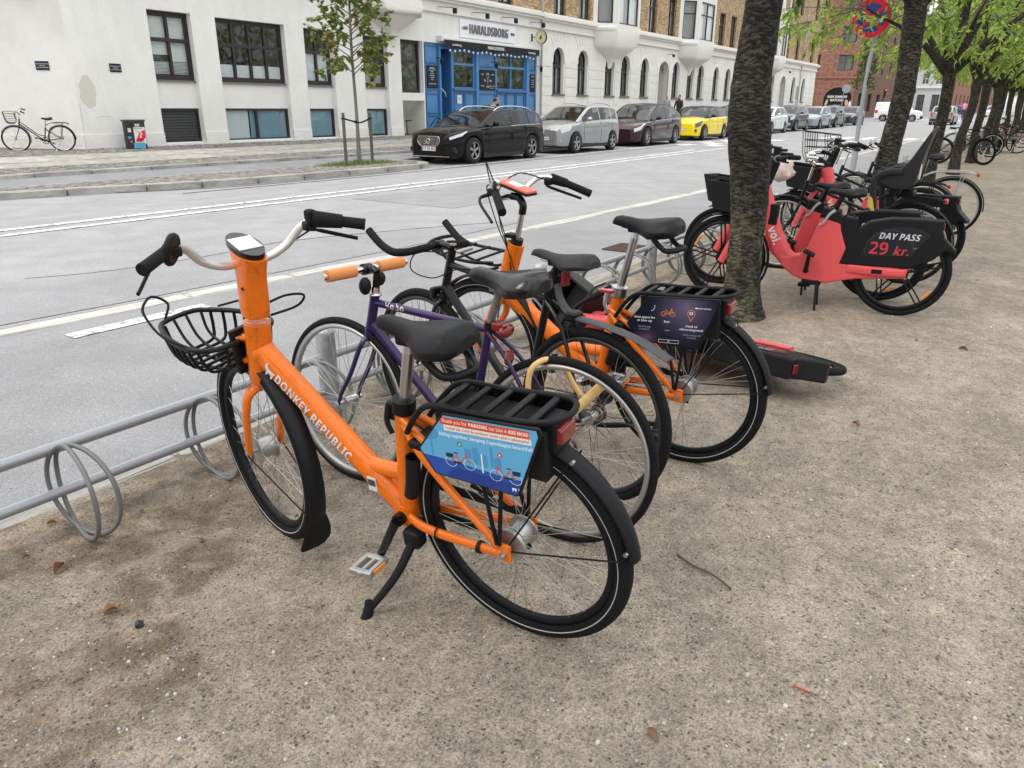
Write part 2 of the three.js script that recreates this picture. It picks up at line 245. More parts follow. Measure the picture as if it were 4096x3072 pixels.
// flush granite strip between the lanes, and along the gravel
const graniteT = tex(512, 512, (u, v, i, j) => { const s = NT[(i * 37 + j * 911) & 65535], a = fbm(u * 6, v * 6, 6, 5), l = .55 + .2 * (a - .5) + .18 * (s - .5); return [l * 1.01, l, l * .97]; });
const graniteB = tex(256, 256, (u, v) => fbm(u * 40, v * 40, 40, 3), false);
const gran = (k, b = 1) => new THREE.MeshStandardMaterial({ map: graniteT, bumpMap: graniteB, bumpScale: .004, roughness: .85, color: new THREE.Color().setRGB(k, k * .985, k * (b === 1 ? .96 : b)) });
MT.granite = [gran(1.25), gran(1.15), gran(1.38)]; MT.setts = gran(1.0);
function kerbRun(name, label, pts, { w = .3, h = .12, y = 0, len = 1.1, gap = .012, r = .02, mats = MT.granite } = {}) {
  const o = new THREE.Group(); o.name = numbered(name); o.userData.kind = 'structure'; scene.add(o);
  const c = new THREE.CatmullRomCurve3(pts.map(p => V(p[0], 0, p[1])), false, 'catmullrom', .1), L = c.getLength(), n = Math.max(1, Math.round(L / len)); let s = 0;
  const st = [0]; for (let i = 1; i < n; i++) st.push((i + rr(-.18, .18)) / n); st.push(1);
  for (let i = 0; i < n; i++) {
    const a = c.getPointAt(st[i]), b = c.getPointAt(st[i + 1]), d = b.clone().sub(a), l = d.length();
    const g = rbox(l - gap, h + .3, w, r, 0, 0, 0, 1), p = g.attributes.position; for (let q = 0; q < p.count; q++) p.setXYZ(q, p.getX(q), p.getY(q) + rr(-.002, .002), p.getZ(q) + rr(-.002, .002));
    const m = mesh('kerb_stone', g, mats[rnd() * mats.length | 0], o); const z = (a.z + b.z) / 2;
    m.position.set((a.x + b.x) / 2, y + gy(z) + h - (h + .3) / 2 + rr(-.004, .004), z); m.rotation.y = Math.atan2(-d.z, d.x);
  }
  return o;
}
kerbRun('granite_strip', '', [[-5.76, 3], [-5.65, -2], [-5.55, -4], [-5.4, -6], [-5.26, -10], [-5.2, -15], [-5.15, -60]], { w: .2, h: .006, len: 1.25, mats: [gran(2.0), gran(1.85)] });
kerbRun('gravel_edging', '', [[-2.88, 2], [-2.94, -2], [-3.08, -5], [-3.32, -8.5], [-3.37, -12], [-3.37, -50]], { w: .14, h: .012, len: 1.2, mats: [gran(1.45), gran(1.3)] });
// traffic island with setts, cycle track, pavement
const islF = [[-14.6, -4.2], [-13.9, -7], [-13.25, -9.4], [-13.15, -11], [-13.15, -14.9]];
kerbRun('island_kerb', '', islF, { w: .3, h: .12, len: 1.25 });
kerbRun('island_kerb', '', [[-13.17, -15.0], [-13.3, -15.4], [-13.7, -15.75], [-14.3, -15.85], [-14.85, -15.85]], { w: .26, h: .12, len: .6 });
struct('cycle_track', strip(-16.0, -14.85, 6, -78, x => .1 + (-14.9 - x) * .08, 40, 3, 2), MT.cycle);
kerbRun('cycle_track_kerb', '', [[-14.92, 3], [-14.92, -78]], { w: .15, h: .115, len: 1.2 });
kerbRun('pavement_kerb', '', [[-16.0, 2], [-16.0, -76]], { w: .26, h: .255, len: 1.15 });
const ys = x => .25 + .049 * (-16 - x);
MT.sandJoint = mat([.16, .14, .11], .95);
{ const s = shape([[-14.5, 4.2], [-13.8, 7], [-13.15, 9.4], [-13.05, 11], [-13.05, 14.9], [-13.3, 15.5], [-13.7, 15.7], [-14.95, 15.7], [-14.95, 3]]); const g = new THREE.ShapeGeometry(s); g.rotateX(-Math.PI / 2); g.translate(0, .1, 0); struct('traffic_island', g, MT.sandJoint); }
struct('pavement', strip(-30, -16.0, 6, -82, x => ys(x) - .01, 40, 3, 6), MT.sandJoint);
{ // setts: small granite blocks
  const g = rbox(.098, .06, .098, .014, 0, 0, 0, 1), P = [];
  const isl = lut([[-15.7, -13.7], [-14.9, -13.3], [-9.4, -13.4], [-7, -14.05], [-4.2, -14.75]]);
  for (let x = -14.78; x < -13.2; x += .112) for (let z = -4.3; z > -15.6; z -= .112) if (x < isl(z) - .05 && !(x < -13.9 && z < -12.7 && z > -15.3 && Math.hypot((x + 14.4) / .6, (z + 14.2) / 1.3) < 1)) P.push([x, .092, z]);
  const cols = (x0, x1, z0, z1, y) => { for (let x = x0; x < x1; x += .112) for (let z = z0; z > z1; z -= .112) P.push([x, typeof y === 'function' ? y(x) : y, z]); };
  cols(-16.85, -16.1, -2, -46, x => ys(x) - .02); cols(-20.1, -19.0, -3, -42, x => ys(x) - .02);
  const im = new THREE.InstancedMesh(g, MT.setts, P.length), M = new THREE.Matrix4(), q = new THREE.Quaternion(), E = new THREE.Euler(), c = new THREE.Color();
  P.forEach(([x, y, z], i) => { q.setFromEuler(E.set(rr(-.05, .05), rr(-.12, .12), rr(-.05, .05))); M.compose(V(x + rr(-.006, .006), y + gy(z) + rr(-.006, .006), z + rr(-.006, .006)), q, V(rr(.86, 1.04), 1, rr(.86, 1.04))); im.setMatrixAt(i, M); const k = rr(.6, 1.15), w = rr(-.04, .06); im.setColorAt(i, c.setRGB(k * (1 + w), k, k * (1 - w))); });
  im.name = 'granite_setts'; tag(im, 'small grey granite setts paving the island and pavement edges', 'setts', null, 'stuff'); scene.add(im);
}
{ // concrete slabs, each its own piece
  const o = new THREE.Group(); o.name = 'pavement_slabs'; o.userData.kind = 'structure'; scene.add(o);
  const ms = [gran(1.35, .95), gran(1.22, .93), gran(1.3, .9), gran(1.45, .95)];
  for (const [x0, x1] of [[-17.75, -16.9], [-18.95, -17.8]]) { const g = rbox(x1 - x0 - .012, .05, .94, .006, 0, 0, 0, 1); for (let k = 0; k < 46; k++) { const z = 1 - k * .95 - (x0 < -18 ? .4 : 0), m = mesh('paving_slab', g, ms[rnd() * 4 | 0], o); m.position.set((x0 + x1) / 2, ys((x0 + x1) / 2) - .02 + gy(z) + rr(-.002, .002), z); m.rotation.set(rr(-.003, .003), 0, -.049 + rr(-.003, .003)); } }
}
{ // drain grate in the lane
  const t = thing('drain_grate', 'dark iron drain grate set in the asphalt beside the gravel edge', 'drain', [-3.62, .004, -7.55], 0);
  mesh('grate_frame', [box(.4, .012, .03, 0, .004, .22), box(.4, .012, .03, 0, .004, -.22), box(.03, .012, .41, .185, .004, 0), box(.03, .012, .41, -.185, .004, 0)], MT.crack, t);
  for (let i = 0; i < 9; i++) mesh('grate_bar', box(.34, .01, .018, 0, .004, -.18 + i * .045), MT.rust, t);
  mesh('grate_pit', box(.34, .004, .41, 0, -.001, 0), mat([.01, .01, .01], 1), t);
}
// ---------- buildings ----------
struct('side_street', strip(-70, -15.9, -79, -110, .0, 20, 3), MT.asphalt2);
struct('ground', strip(-200, 120, 90, -420, -.06, 30, 3), MT.asphalt3);
const plasterT = tex(1024, 1024, (u, v) => { const n = fbm(u * 5, v * 5, 5, 6), f = fbm(u * 120, v * 120, 120, 2), st = fbm(u * 24, v * 3, 3, 4); const l = .9 + .06 * (n - .5) + .035 * (f - .5) + .055 * (st - .5); return [l, l * .995, l * .975]; });
const plasterB = tex(512, 512, (u, v) => .6 * fbm(u * 60, v * 60, 60, 3) + .4 * fbm(u * 8, v * 8, 8, 3), false);
MT.plaster = new THREE.MeshStandardMaterial({ map: rep(plasterT, .25, .25), bumpMap: rep(plasterB, .5, .5), bumpScale: .006, roughness: .9 });
MT.plasterW = MT.plaster.clone(); MT.plasterW.color.setRGB(1, .995, .98);
MT.plasterOld = mat([.62, .6, .53], .95);
function brickTex(c1, c2, mortar, n = 512) {      // 8 courses x 4 bricks
  return tex(n, n, (u, v, i, j) => { const cy = v * 16, r = Math.floor(cy), cx = u * 8 + (r % 2) * .5, b = Math.floor(cx), fy = cy - r, fx = cx - b, m = (fy < .12 || fx < .05); const h = NT[((b % 8) * 71 + r * 13 + 5) & 65535], g = vn(u * 128, v * 128, 128); if (m) return mortar; const k = .75 + .4 * h + .18 * (g - .5); const t = NT[((b % 8) * 331 + r * 47 + 9) & 65535]; return [0, 1, 2].map(q => (c1[q] + (c2[q] - c1[q]) * t) * k); });
}
const uvm = (m, sx, sy) => m;
MT.brickY = new THREE.MeshStandardMaterial({ map: rep(brickTex([.74, .62, .47], [.66, .54, .4], [.64, .59, .52]), 1 / 1.9, 1 / 1.06), roughness: .9 });
MT.brickR = new THREE.MeshStandardMaterial({ map: rep(brickTex([.62, .42, .34], [.54, .35, .29], [.54, .47, .43]), 1 / 1.9, 1 / 1.06), roughness: .9 });
MT.brickG = new THREE.MeshStandardMaterial({ map: rep(brickTex([.5, .36, .3], [.42, .3, .25], [.42, .38, .34]), 1 / 1.9, 1 / 1.06), roughness: .9 });
MT.frameD = mat([.03, .019, .023], .45); MT.frameB = mat([.02, .02, .022], .45); MT.frameW = mat([.7, .7, .68], .5); MT.blue = mat([.06, .215, .47], .42, { clearcoat: .3, bumpMap: rep(grainB, 6, 6), bumpScale: .0004 }); MT.blueD = mat([.04, .15, .35], .45);
MT.pane = mat([.96, .98, .98], .015, { transmission: 1, thickness: 0, ior: 1.5, specularIntensity: 1 }); MT.dark = mat([.34, .33, .31], .9); MT.curtain = mat([.75, .76, .74], .9); MT.blindW = mat([.68, .7, .69], .7); MT.frost = mat([.6, .64, .65], .4); MT.frostB = mat([.2, .33, .4], .35); MT.louvre = mat([.045, .047, .05], .5); MT.sill = mat([.16, .15, .15], .7); MT.zinc = mat([.42, .42, .4], .6, { metalness: .3 });
const face = (s, d, x, bevel) => ext(s, d, bevel || 0).rotateY(Math.PI / 2).translate(x, 0, 0);            // shape in (-z, y); thickness from x to x + d
const zr = (z0, z1, y0, y1) => [[-z0, y0], [-z1, y0], [-z1, y1], [-z0, y1]];
const hole = pts => { const p = new THREE.Path(); pts.forEach((q, i) => i ? p.lineTo(...q) : p.moveTo(...q)); p.closePath(); return p; };
function archPts(z, hw, y0, ysp, top, n = 12) { const c = -z, r = [[c - hw, y0], [c + hw, y0]]; for (let i = 0; i <= n; i++) { const a = i / n * Math.PI; r.push([c + hw * Math.cos(a), ysp + (top - ysp) * Math.sin(a)]); } return r; }
function archRing(z, h0, h1, y0, ysp, t0, t1, n = 14) { const c = -z, o = [[c + h1, y0]], i2 = []; for (let i = 0; i <= n; i++) { const a = i / n * Math.PI; o.push([c + h1 * Math.cos(a), ysp + (t1 - ysp) * Math.sin(a)]); i2.unshift([c + h0 * Math.cos(a), ysp + (t0 - ysp) * Math.sin(a)]); } return shape([...o, [c - h1, y0], [c - h0, y0], ...i2, [c + h0, y0]]); }
const xz = (x0, x1, y0, y1, z0, z1) => bx(x0, x1, y0, y1, z0, z1);
function based(o, x, y, z) { o.position.set(x, y, z); o.children.forEach(c => c.position.sub(V(x, y, z))); }
// a rectangular window in a wall facing +x: cols equal lights, rows = heights as fractions from the bottom
function win(par, z0, z1, y0, y1, x, { cols = 2, rows = [.62, .38], fm = MT.frameD, f = .07, mull = .07, behind = [], sill = MT.sill, sillOut = .1, openers = true } = {}) {
  const w = grp('window', par), L = Math.abs(z1 - z0), sgn = -1, Z = t => z0 - t * L, fr = [];
  fr.push(xz(x - .06, x + .02, y0, y0 + f, z0, z1), xz(x - .06, x + .02, y1 - f, y1, z0, z1), xz(x - .06, x + .02, y0 + f, y1 - f, z0, z0 - f), xz(x - .06, x + .02, y0 + f, y1 - f, z1 + f, z1));
  let yb = y0 + f; const H = y1 - y0 - 2 * f;
  rows.forEach((rh, ri) => {
    const yt = yb + rh * H; if (ri < rows.length - 1) fr.push(xz(x - .055, x + .03, yt - mull * .6, yt + mull * .6, z0 - f, z1 + f));
    for (let c = 0; c < cols; c++) {
      const a = z0 - f - (L - 2 * f) * c / cols, b = z0 - f - (L - 2 * f) * (c + 1) / cols;
      if (c) fr.push(xz(x - .055, x + .025, yb, yt, a + mull * .5, a - mull * .5));
      const e = .045; if (openers) fr.push(xz(x - .045, x + .006, yb, yb + e, a, b), xz(x - .045, x + .006, yt - e, yt, a, b), xz(x - .045, x + .006, yb + e, yt - e, a, a - e), xz(x - .045, x + .006, yb + e, yt - e, b + e, b));
      mesh('pane', xz(x - .022, x - .018, yb + .02, yt - .02, a - .02, b + .02), MT.pane, w);
    }
    yb = yt;
  });
  mesh('window_frame', fr, fm, w);
  for (const [bz0, bz1, by0, by1, m, nm, bxo] of behind) mesh(nm || 'blind', xz(x - (bxo || .1) - .01, x - (bxo || .1), by0, by1, bz0, bz1), m, w);
  if (sill) { const s = mesh('window_sill', ext(shape([[-.05, 0], [sillOut, -.025], [sillOut, -.06], [-.05, -.06]]), L + .06).translate(x, y0, Math.min(z0, z1) - .03), sill, w); }
  return w;
}
const curtain = (z0, z1, y0, y1) => { const P = [], n = Math.round(Math.abs(z1 - z0) / .05); return [z0, z1, y0, y1, MT.curtain, 'curtain', .14]; };

// --- corner building with the café ---
const cafe = thing('corner_building', 'white plastered corner building with brown windows and blue café front', 'building');
{
  const B = [[-12.4, -13.67, .5, 3.84], [-14.43, -16.85, .5, 3.82], [-17.6, -18.8, .49, 3.8], [-20.18, -21.36, .47, 3.77]];
  const s = shape(zr(-10.22, -31.3, .1, 4.9));
  for (const [a, b, c, d] of B) s.holes.push(hole(zr(a, b, c, d)));
  s.holes.push(hole(zr(-22.05, -23.27, 1.98, 3.78)), hole(zr(-22.05, -23.27, .3, 1.71)), hole(zr(-23.33, -31.18, .25, 3.77)));
  mesh('wall', face(s, .24, -20.24), MT.plaster, cafe);
  for (const [a, b, c, d] of B) {
    mesh('wall_panel', xz(-20.4, -20.17, 1.42, 2.13, a, b), MT.plaster, cafe); mesh('basement_sill', xz(-20.4, -20.12, c - .12, c + .03, a, b), MT.plaster, cafe);
    const big = b - a < -2;
    const L = a - b, q = [];
    if (a === -12.4) { q.push([a - .05, b + .05, 3.15, 3.8, MT.blindW, 'blind', .09], [a - .05, b + .6, 2.78, 3.1, MT.blindW, 'blind', .09], [b + .6, b + .05, 2.62, 3.1, MT.blindW, 'blind', .09]); for (let i = 0; i < 9; i++) q.push([a - .06, b + .06, 2.3 + i * .035, 2.32 + i * .035, MT.blindW, 'blind_slat', .09]); }
    if (big) q.push([a - .05, b + .05, 2.2, 2.62, MT.frost, 'frosted_film', .05]);
    if (a === -17.6) q.push([a - .05, b + .05, 2.2, 3.1, MT.frost, 'frosted_film', .05]);
    if (a === -20.18) { for (let i = 0; i < 10; i++) q.push([a - .06, b + .06, 2.25 + i * .03, 2.267 + i * .03, MT.blindW, 'blind_slat', .09]); }
    win(cafe, a, b, 2.16, d - .01, -20.2, { cols: big ? 4 : 2, rows: [.6, .4], behind: q });
    if (a === -12.4) { const w = grp('basement_window', cafe); mesh('window_frame', [xz(-20.3, -20.2, .53, .59, a, b), xz(-20.3, -20.2, 1.34, 1.42, a, b), xz(-20.3, -20.2, .59, 1.34, a, a - .05), xz(-20.3, -20.2, .59, 1.34, b + .05, b)], MT.frameB, w); for (let i = 0; i < 10; i++) mesh('slat', xz(-20.29 + .004 * (i % 2), -20.25, .59 + i * .075, .655 + i * .075, a - .05, b + .05), MT.louvre, w); }
    else win(cafe, a, b, .51, 1.42, -20.2, { cols: big ? 2 : 1, rows: [1], openers: false, sill: null, f: .06, behind: [[a - .04, big ? a - .95 : b + .04, .55, 1.38, big ? MT.frost : MT.frostB, 'frosted_film', .06], ...(big ? [[a - 1.0, b + .04, .55, 1.38, MT.frostB, 'frosted_film', .06]] : [])] });
  }
  win(cafe, -22.08, -23.24, 1.99, 3.76, -20.2, { cols: 1, rows: [.62, .38], openers: false, fm: MT.frameD, f: .09 });
  // area steps under the last window
  mesh('area_wall', [xz(-21.1, -21.0, .1, 1.75, -22.0, -23.3), xz(-21.0, -20.24, .1, 1.75, -23.32, -23.28), xz(-21.0, -20.24, .1, 1.75, -22.0, -21.98)], MT.plaster, cafe);
  mesh('area_soffit', ext(shape([[-.76, 1.1], [0, 1.71], [0, 1.75], [-.76, 1.75]]), 1.3).translate(-20.24, 0, -23.3), MT.plaster, cafe);
  mesh('area_door', xz(-21.0, -20.97, .15, 1.2, -22.1, -22.75), MT.frameB, cafe);
  // corner wall, cut at 45 degrees
  { const L = 3.7, g = ext(shape([[0, .1], [L, .1], [L, 4.9], [0, 4.9]]), .24).translate(0, 0, -.24).rotateY(-Math.PI / 4 + Math.PI); g.scale(1, 1, 1); const m = mesh('corner_wall', box(L, 4.8, .24, -L / 2, 2.5, -.12), MT.plaster, cafe); m.position.set(-20, 0, -10.22); m.rotation.y = Math.PI / 4; 
    const p = mesh('plinth', box(L + .01, .72, .03, -L / 2, .43, .012), MT.plasterW, cafe); p.position.set(-20, 0, -10.22); p.rotation.y = Math.PI / 4;
    const cu = mesh('corner_wall', box(L, 7.1, .24, -L / 2, 8.45, -.12), MT.brickY, cafe); cu.position.set(-20, 0, -10.22); cu.rotation.y = Math.PI / 4; const d2 = mesh('side_wall', xz(-30, -22.6, .1, 4.9, -7.65, -7.9), MT.plaster, cafe);
    mesh('door_step', rbox(1.2, .16, .5, .02, -23.2, .62, -7.4), MT.granite[0], cafe);
    for (const t of [.78, 2.75]) { const R = []; for (let i = 0; i <= 10; i++) { const y = 4.0 + .9 * i / 10, k = Math.sqrt(Math.sin(i / 10 * Math.PI / 2)), ring = []; for (let j = 0; j <= 12; j++) { const a = j / 12 * Math.PI; ring.push([Math.cos(a) * .95 * k, y, Math.sin(a) * .75 * k]); } R.push(ring); } const o = mesh('oriel_base', loft(R, { close: false, caps: false }), MT.plaster, cafe); const c = Math.SQRT1_2 * t; o.position.set(-20 - c, 0, -10.22 + c); o.rotation.y = Math.PI / 4; }
  }
  // bare plaster patch where an old sign hung, cracks
  { const pts = []; for (let i = 0; i < 40; i++) { const a = i / 40 * 6.283, r = 1 + .7 * (nz(Math.cos(a) * 1.6 + 4, Math.sin(a) * 1.6, 3) - .5) + .06 * (rnd() - .5); pts.push([10.5 + .2 * r * Math.cos(a) * (1 - .15 * Math.sin(a)), 1.8 + .36 * r * Math.sin(a)]); } mesh('plaster_patch', face(shape(pts), .003, -20), MT.plasterOld, cafe); }
  mesh('crack', [tube([[-19.999, 1.5, -10.26], [-19.999, 1.1, -10.25], [-19.999, .85, -10.24]], .004, 8, 4), tube([[-19.999, .56, -10.5], [-19.999, .58, -11.4], [-19.999, .55, -12.1]], .0035, 8, 4), tube([[-19.999, 1.2, -10.6], [-19.999, 1.21, -11], [-19.999, 1.15, -11.05]], .003, 8, 4)], mat([.4, .39, .37], .95), cafe);
  for (const [a, b] of [[-10.22, -12.4], [-13.67, -14.43], [-16.85, -17.6], [-18.8, -20.18], [-21.36, -22.05]]) mesh('plinth', xz(-20.01, -19.975, .1, .79, a, b), MT.plasterW, cafe);
  mesh('cornice', [xz(-20.0, -19.9, 4.82, 4.9, -10.22, -31.3), xz(-20.1, -19.93, 4.9, 5.2, -10.22, -31.3), xz(-20.1, -19.8, 5.2, 5.3, -10.22, -31.3), xz(-20.1, -19.7, 5.3, 5.42, -10.22, -31.3), xz(-20.1, -19.86, 5.42, 5.52, -10.22, -31.3)], MT.plasterW, cafe);
  const bs = shape(zr(-10.22, -31.3, 5.5, 12)); for (const z of [-28.68, -26, -24.2]) for (const y of [5.56, 9]) bs.holes.push(hole(zr(z + .56, z - .56, y, y + 1.95)));
  mesh('brick_wall', face(bs, .3, -20.3), MT.brickY, cafe);
  for (const z of [-28.68, -26, -24.2]) win(cafe, z + .56, z - .56, 5.56, 7.51, -20.15, { cols: 2, rows: [.65, .35], fm: MT.frameB, behind: [curtain(z + .5, z - .5, 5.6, 7.4)] });
  mesh('interior', [xz(-24.2, -24, .2, 12, -10.6, -31.1), xz(-24, -20.26, 1.72, 1.82, -10.6, -23.3), xz(-24, -20.26, 4.72, 4.86, -10.6, -31.1), xz(-24, -20.26, .1, .2, -10.6, -31.1), xz(-24, -20.32, 8.6, 8.7, -10.6, -31.1), xz(-24, -20.32, 11.9, 12, -10.6, -31.1), xz(-24, -20.3, .2, 12, -31.05, -31.15), xz(-24, -20.26, .2, 12, -10.6, -10.7), xz(-24, -20.26, 1.82, 4.72, -17.15, -17.25), xz(-24, -20.26, 1.82, 4.72, -23.35, -23.45)], MT.dark, cafe);
}
function oriel(par, zc, hw, proj, y0, yf, ytop, tipDz, wins = true, top = 9.6) {
  const prof = [[y0, .05], [y0 + .12, .09], [y0 + .3, .12], [y0 + .33, .17], [y0 + .4, .17], [y0 + .5, .24], [y0 + .72, .5], [y0 + .9, .72], [y0 + 1.05, .86], [yf - .25, .95], [yf - .12, .97], [yf - .1, 1.02], [yf, 1.06], [yf + .06, 1.06], [yf + .1, .98], [yf + .22, .98]];
  const R = prof.map(([y, k]) => { const kp = Math.min(1, k * 1.05), off = tipDz * (1 - k), r = []; for (const [a, b] of [[-1, 0], [-1, .1], [-.92, .45], [-.62, .95], [-.5, 1], [0, 1], [.5, 1], [.62, .95], [.92, .45], [1, .1], [1, 0]]) r.push([-20 + proj * b * kp, y, zc + off - hw * k * a]); return r; });
  const o = mesh('oriel_base', loft(R, { close: false, caps: false }), MT.plasterW, par);
  const A = [[-20, zc + hw * .96], [-20 + proj * .95, zc + hw * .55], [-20 + proj * .95, zc - hw * .55], [-20, zc - hw * .96]];
  for (let i = 0; i < 3; i++) {
    const [p, q] = [A[i], A[i + 1]], L = Math.hypot(q[0] - p[0], q[1] - p[1]), g = grp('oriel_face', par); g.position.set((p[0] + q[0]) / 2, 0, (p[1] + q[1]) / 2); g.rotation.y = Math.atan2(-(q[1] - p[1]), q[0] - p[0]);
    const wv = L * .5 - .24, y1 = yf + .2, s = shape([[-L / 2, y1], [L / 2, y1], [L / 2, top], [-L / 2, top]]); for (const y of [yf + .26, yf + 3.5]) if (y + 2 < top + .5) s.holes.push(hole([[-wv, y], [wv, y], [wv, Math.min(top - .1, y + 2.1)], [-wv, Math.min(top - .1, y + 2.1)]]));
    mesh('oriel_wall', ext(s, .12).translate(0, 0, -.12), MT.plasterW, g);
    for (const y of [yf + .26]) { mesh('window_frame', [bx(-wv, wv, y, y + .06, -.1, -.04), bx(-wv, wv, y + 2.04, y + 2.1, -.1, -.04), bx(-wv, -wv + .06, y, y + 2.1, -.1, -.04), bx(wv - .06, wv, y, y + 2.1, -.1, -.04), bx(-wv, wv, y + 1.35, y + 1.42, -.095, -.035), ...(i === 1 ? [bx(-.03, .03, y, y + 2.1, -.095, -.035)] : [])], MT.frameB, g); mesh('pane', bx(-wv + .04, wv - .04, y + .04, y + 2.06, -.075, -.07), MT.pane, g); if (i === 1) mesh('curtain', [bx(-wv + .05, -wv * .3, y + .1, y + 2, -.2, -.19), bx(wv * .3, wv - .05, y + .1, y + 2, -.2, -.19)], MT.curtain, g); mesh('backing', bx(-wv - .05, wv + .05, y, y + 2.1, -.34, -.3), MT.dark, g); }
  }
  mesh('oriel_roof', ext(shape(A.map(([x, z]) => [x, -z])), .1).rotateX(-Math.PI / 2).translate(0, top - .05, 0), MT.zinc, par);
}
oriel(cafe, -21.4, 1.6, .85, 3.5, 4.75, 0, -.3);
{ // blue shopfront
  const g = grp('shopfront', cafe);
  const s = shape(zr(-23.34, -31.17, .25, 3.77)); s.holes.push(hole(zr(-24.3, -25.03, .3, 3.6)), hole(zr(-25.12, -26.5, 2.2, 3.58)), hole(zr(-28.07, -30.26, 2.2, 3.58)));
  mesh('shopfront_panel', face(s, .08, -20.14), MT.blue, g);
  const P = [];
  const fr = (z0, z1, y0, y1, x = -20.055) => { const w = .05; P.push(xz(x, x + .03, y0, y0 + w, z0, z1), xz(x, x + .03, y1 - w, y1, z0, z1), xz(x, x + .03, y0 + w, y1 - w, z0, z0 - w), xz(x, x + .03, y0 + w, y1 - w, z1 + w, z1)); };
  fr(-23.42, -24.2, 3.05, 3.7); fr(-23.42, -24.2, 2.1, 3.02); fr(-23.42, -24.2, 1.25, 2.0); fr(-23.42, -24.2, .5, 1.2);
  for (const [a, b] of [[-25.14, -25.8], [-25.85, -26.5], [-26.8, -27.98], [-28.07, -28.75], [-28.8, -29.5], [-29.55, -30.2], [-30.6, -31.12]]) { fr(a, b, 1.3, 2.05); fr(a, b, .5, 1.25); }
  fr(-26.8, -27.98, 3.05, 3.68); fr(-30.6, -31.12, 3.05, 3.7);
  mesh('panel_moulding', P, MT.blueD, g);
  for (const [a, b] of [[-24.2, -24.3], [-26.56, -26.74], [-30.3, -30.55]]) mesh('pilaster', xz(-20.06, -19.98, .3, 3.7, a, b), MT.blue, g);
  mesh('shop_sill', [xz(-20.06, -19.96, 2.1, 2.19, -25.1, -26.54), xz(-20.06, -19.96, 2.1, 2.19, -28.04, -30.3)], MT.blueD, g);
  for (const [a, b, c2] of [[-25.12, -26.5, 1], [-28.07, -30.26, 2]]) win(cafe, a, b, 2.2, 3.58, -20.08, { cols: c2, rows: [.66, .34], fm: MT.blue, f: .05, sill: null, openers: false, behind: [] });
  mesh('door_recess', [xz(-20.9, -20.14, .3, 3.62, -24.28, -24.3), xz(-20.9, -20.14, .3, 3.62, -25.03, -25.05), xz(-20.92, -20.9, .3, 3.62, -24.28, -25.05), xz(-20.9, -20.1, 3.6, 3.64, -24.28, -25.05)], MT.blueD, g);
  mesh('handrail', tube([[-20.1, 2.2, -24.4], [-20.15, 1.95, -24.75], [-20.2, 1.88, -24.8]], .022, 10), MT.white, g);
  for (let i = 0; i < 3; i++) mesh('step', xz(-20.85 , -20.1 + .22 * (2 - i), .25 + i * .2, .45 + i * .2, -24.32, -25.0), MT.granite[1], g);
}
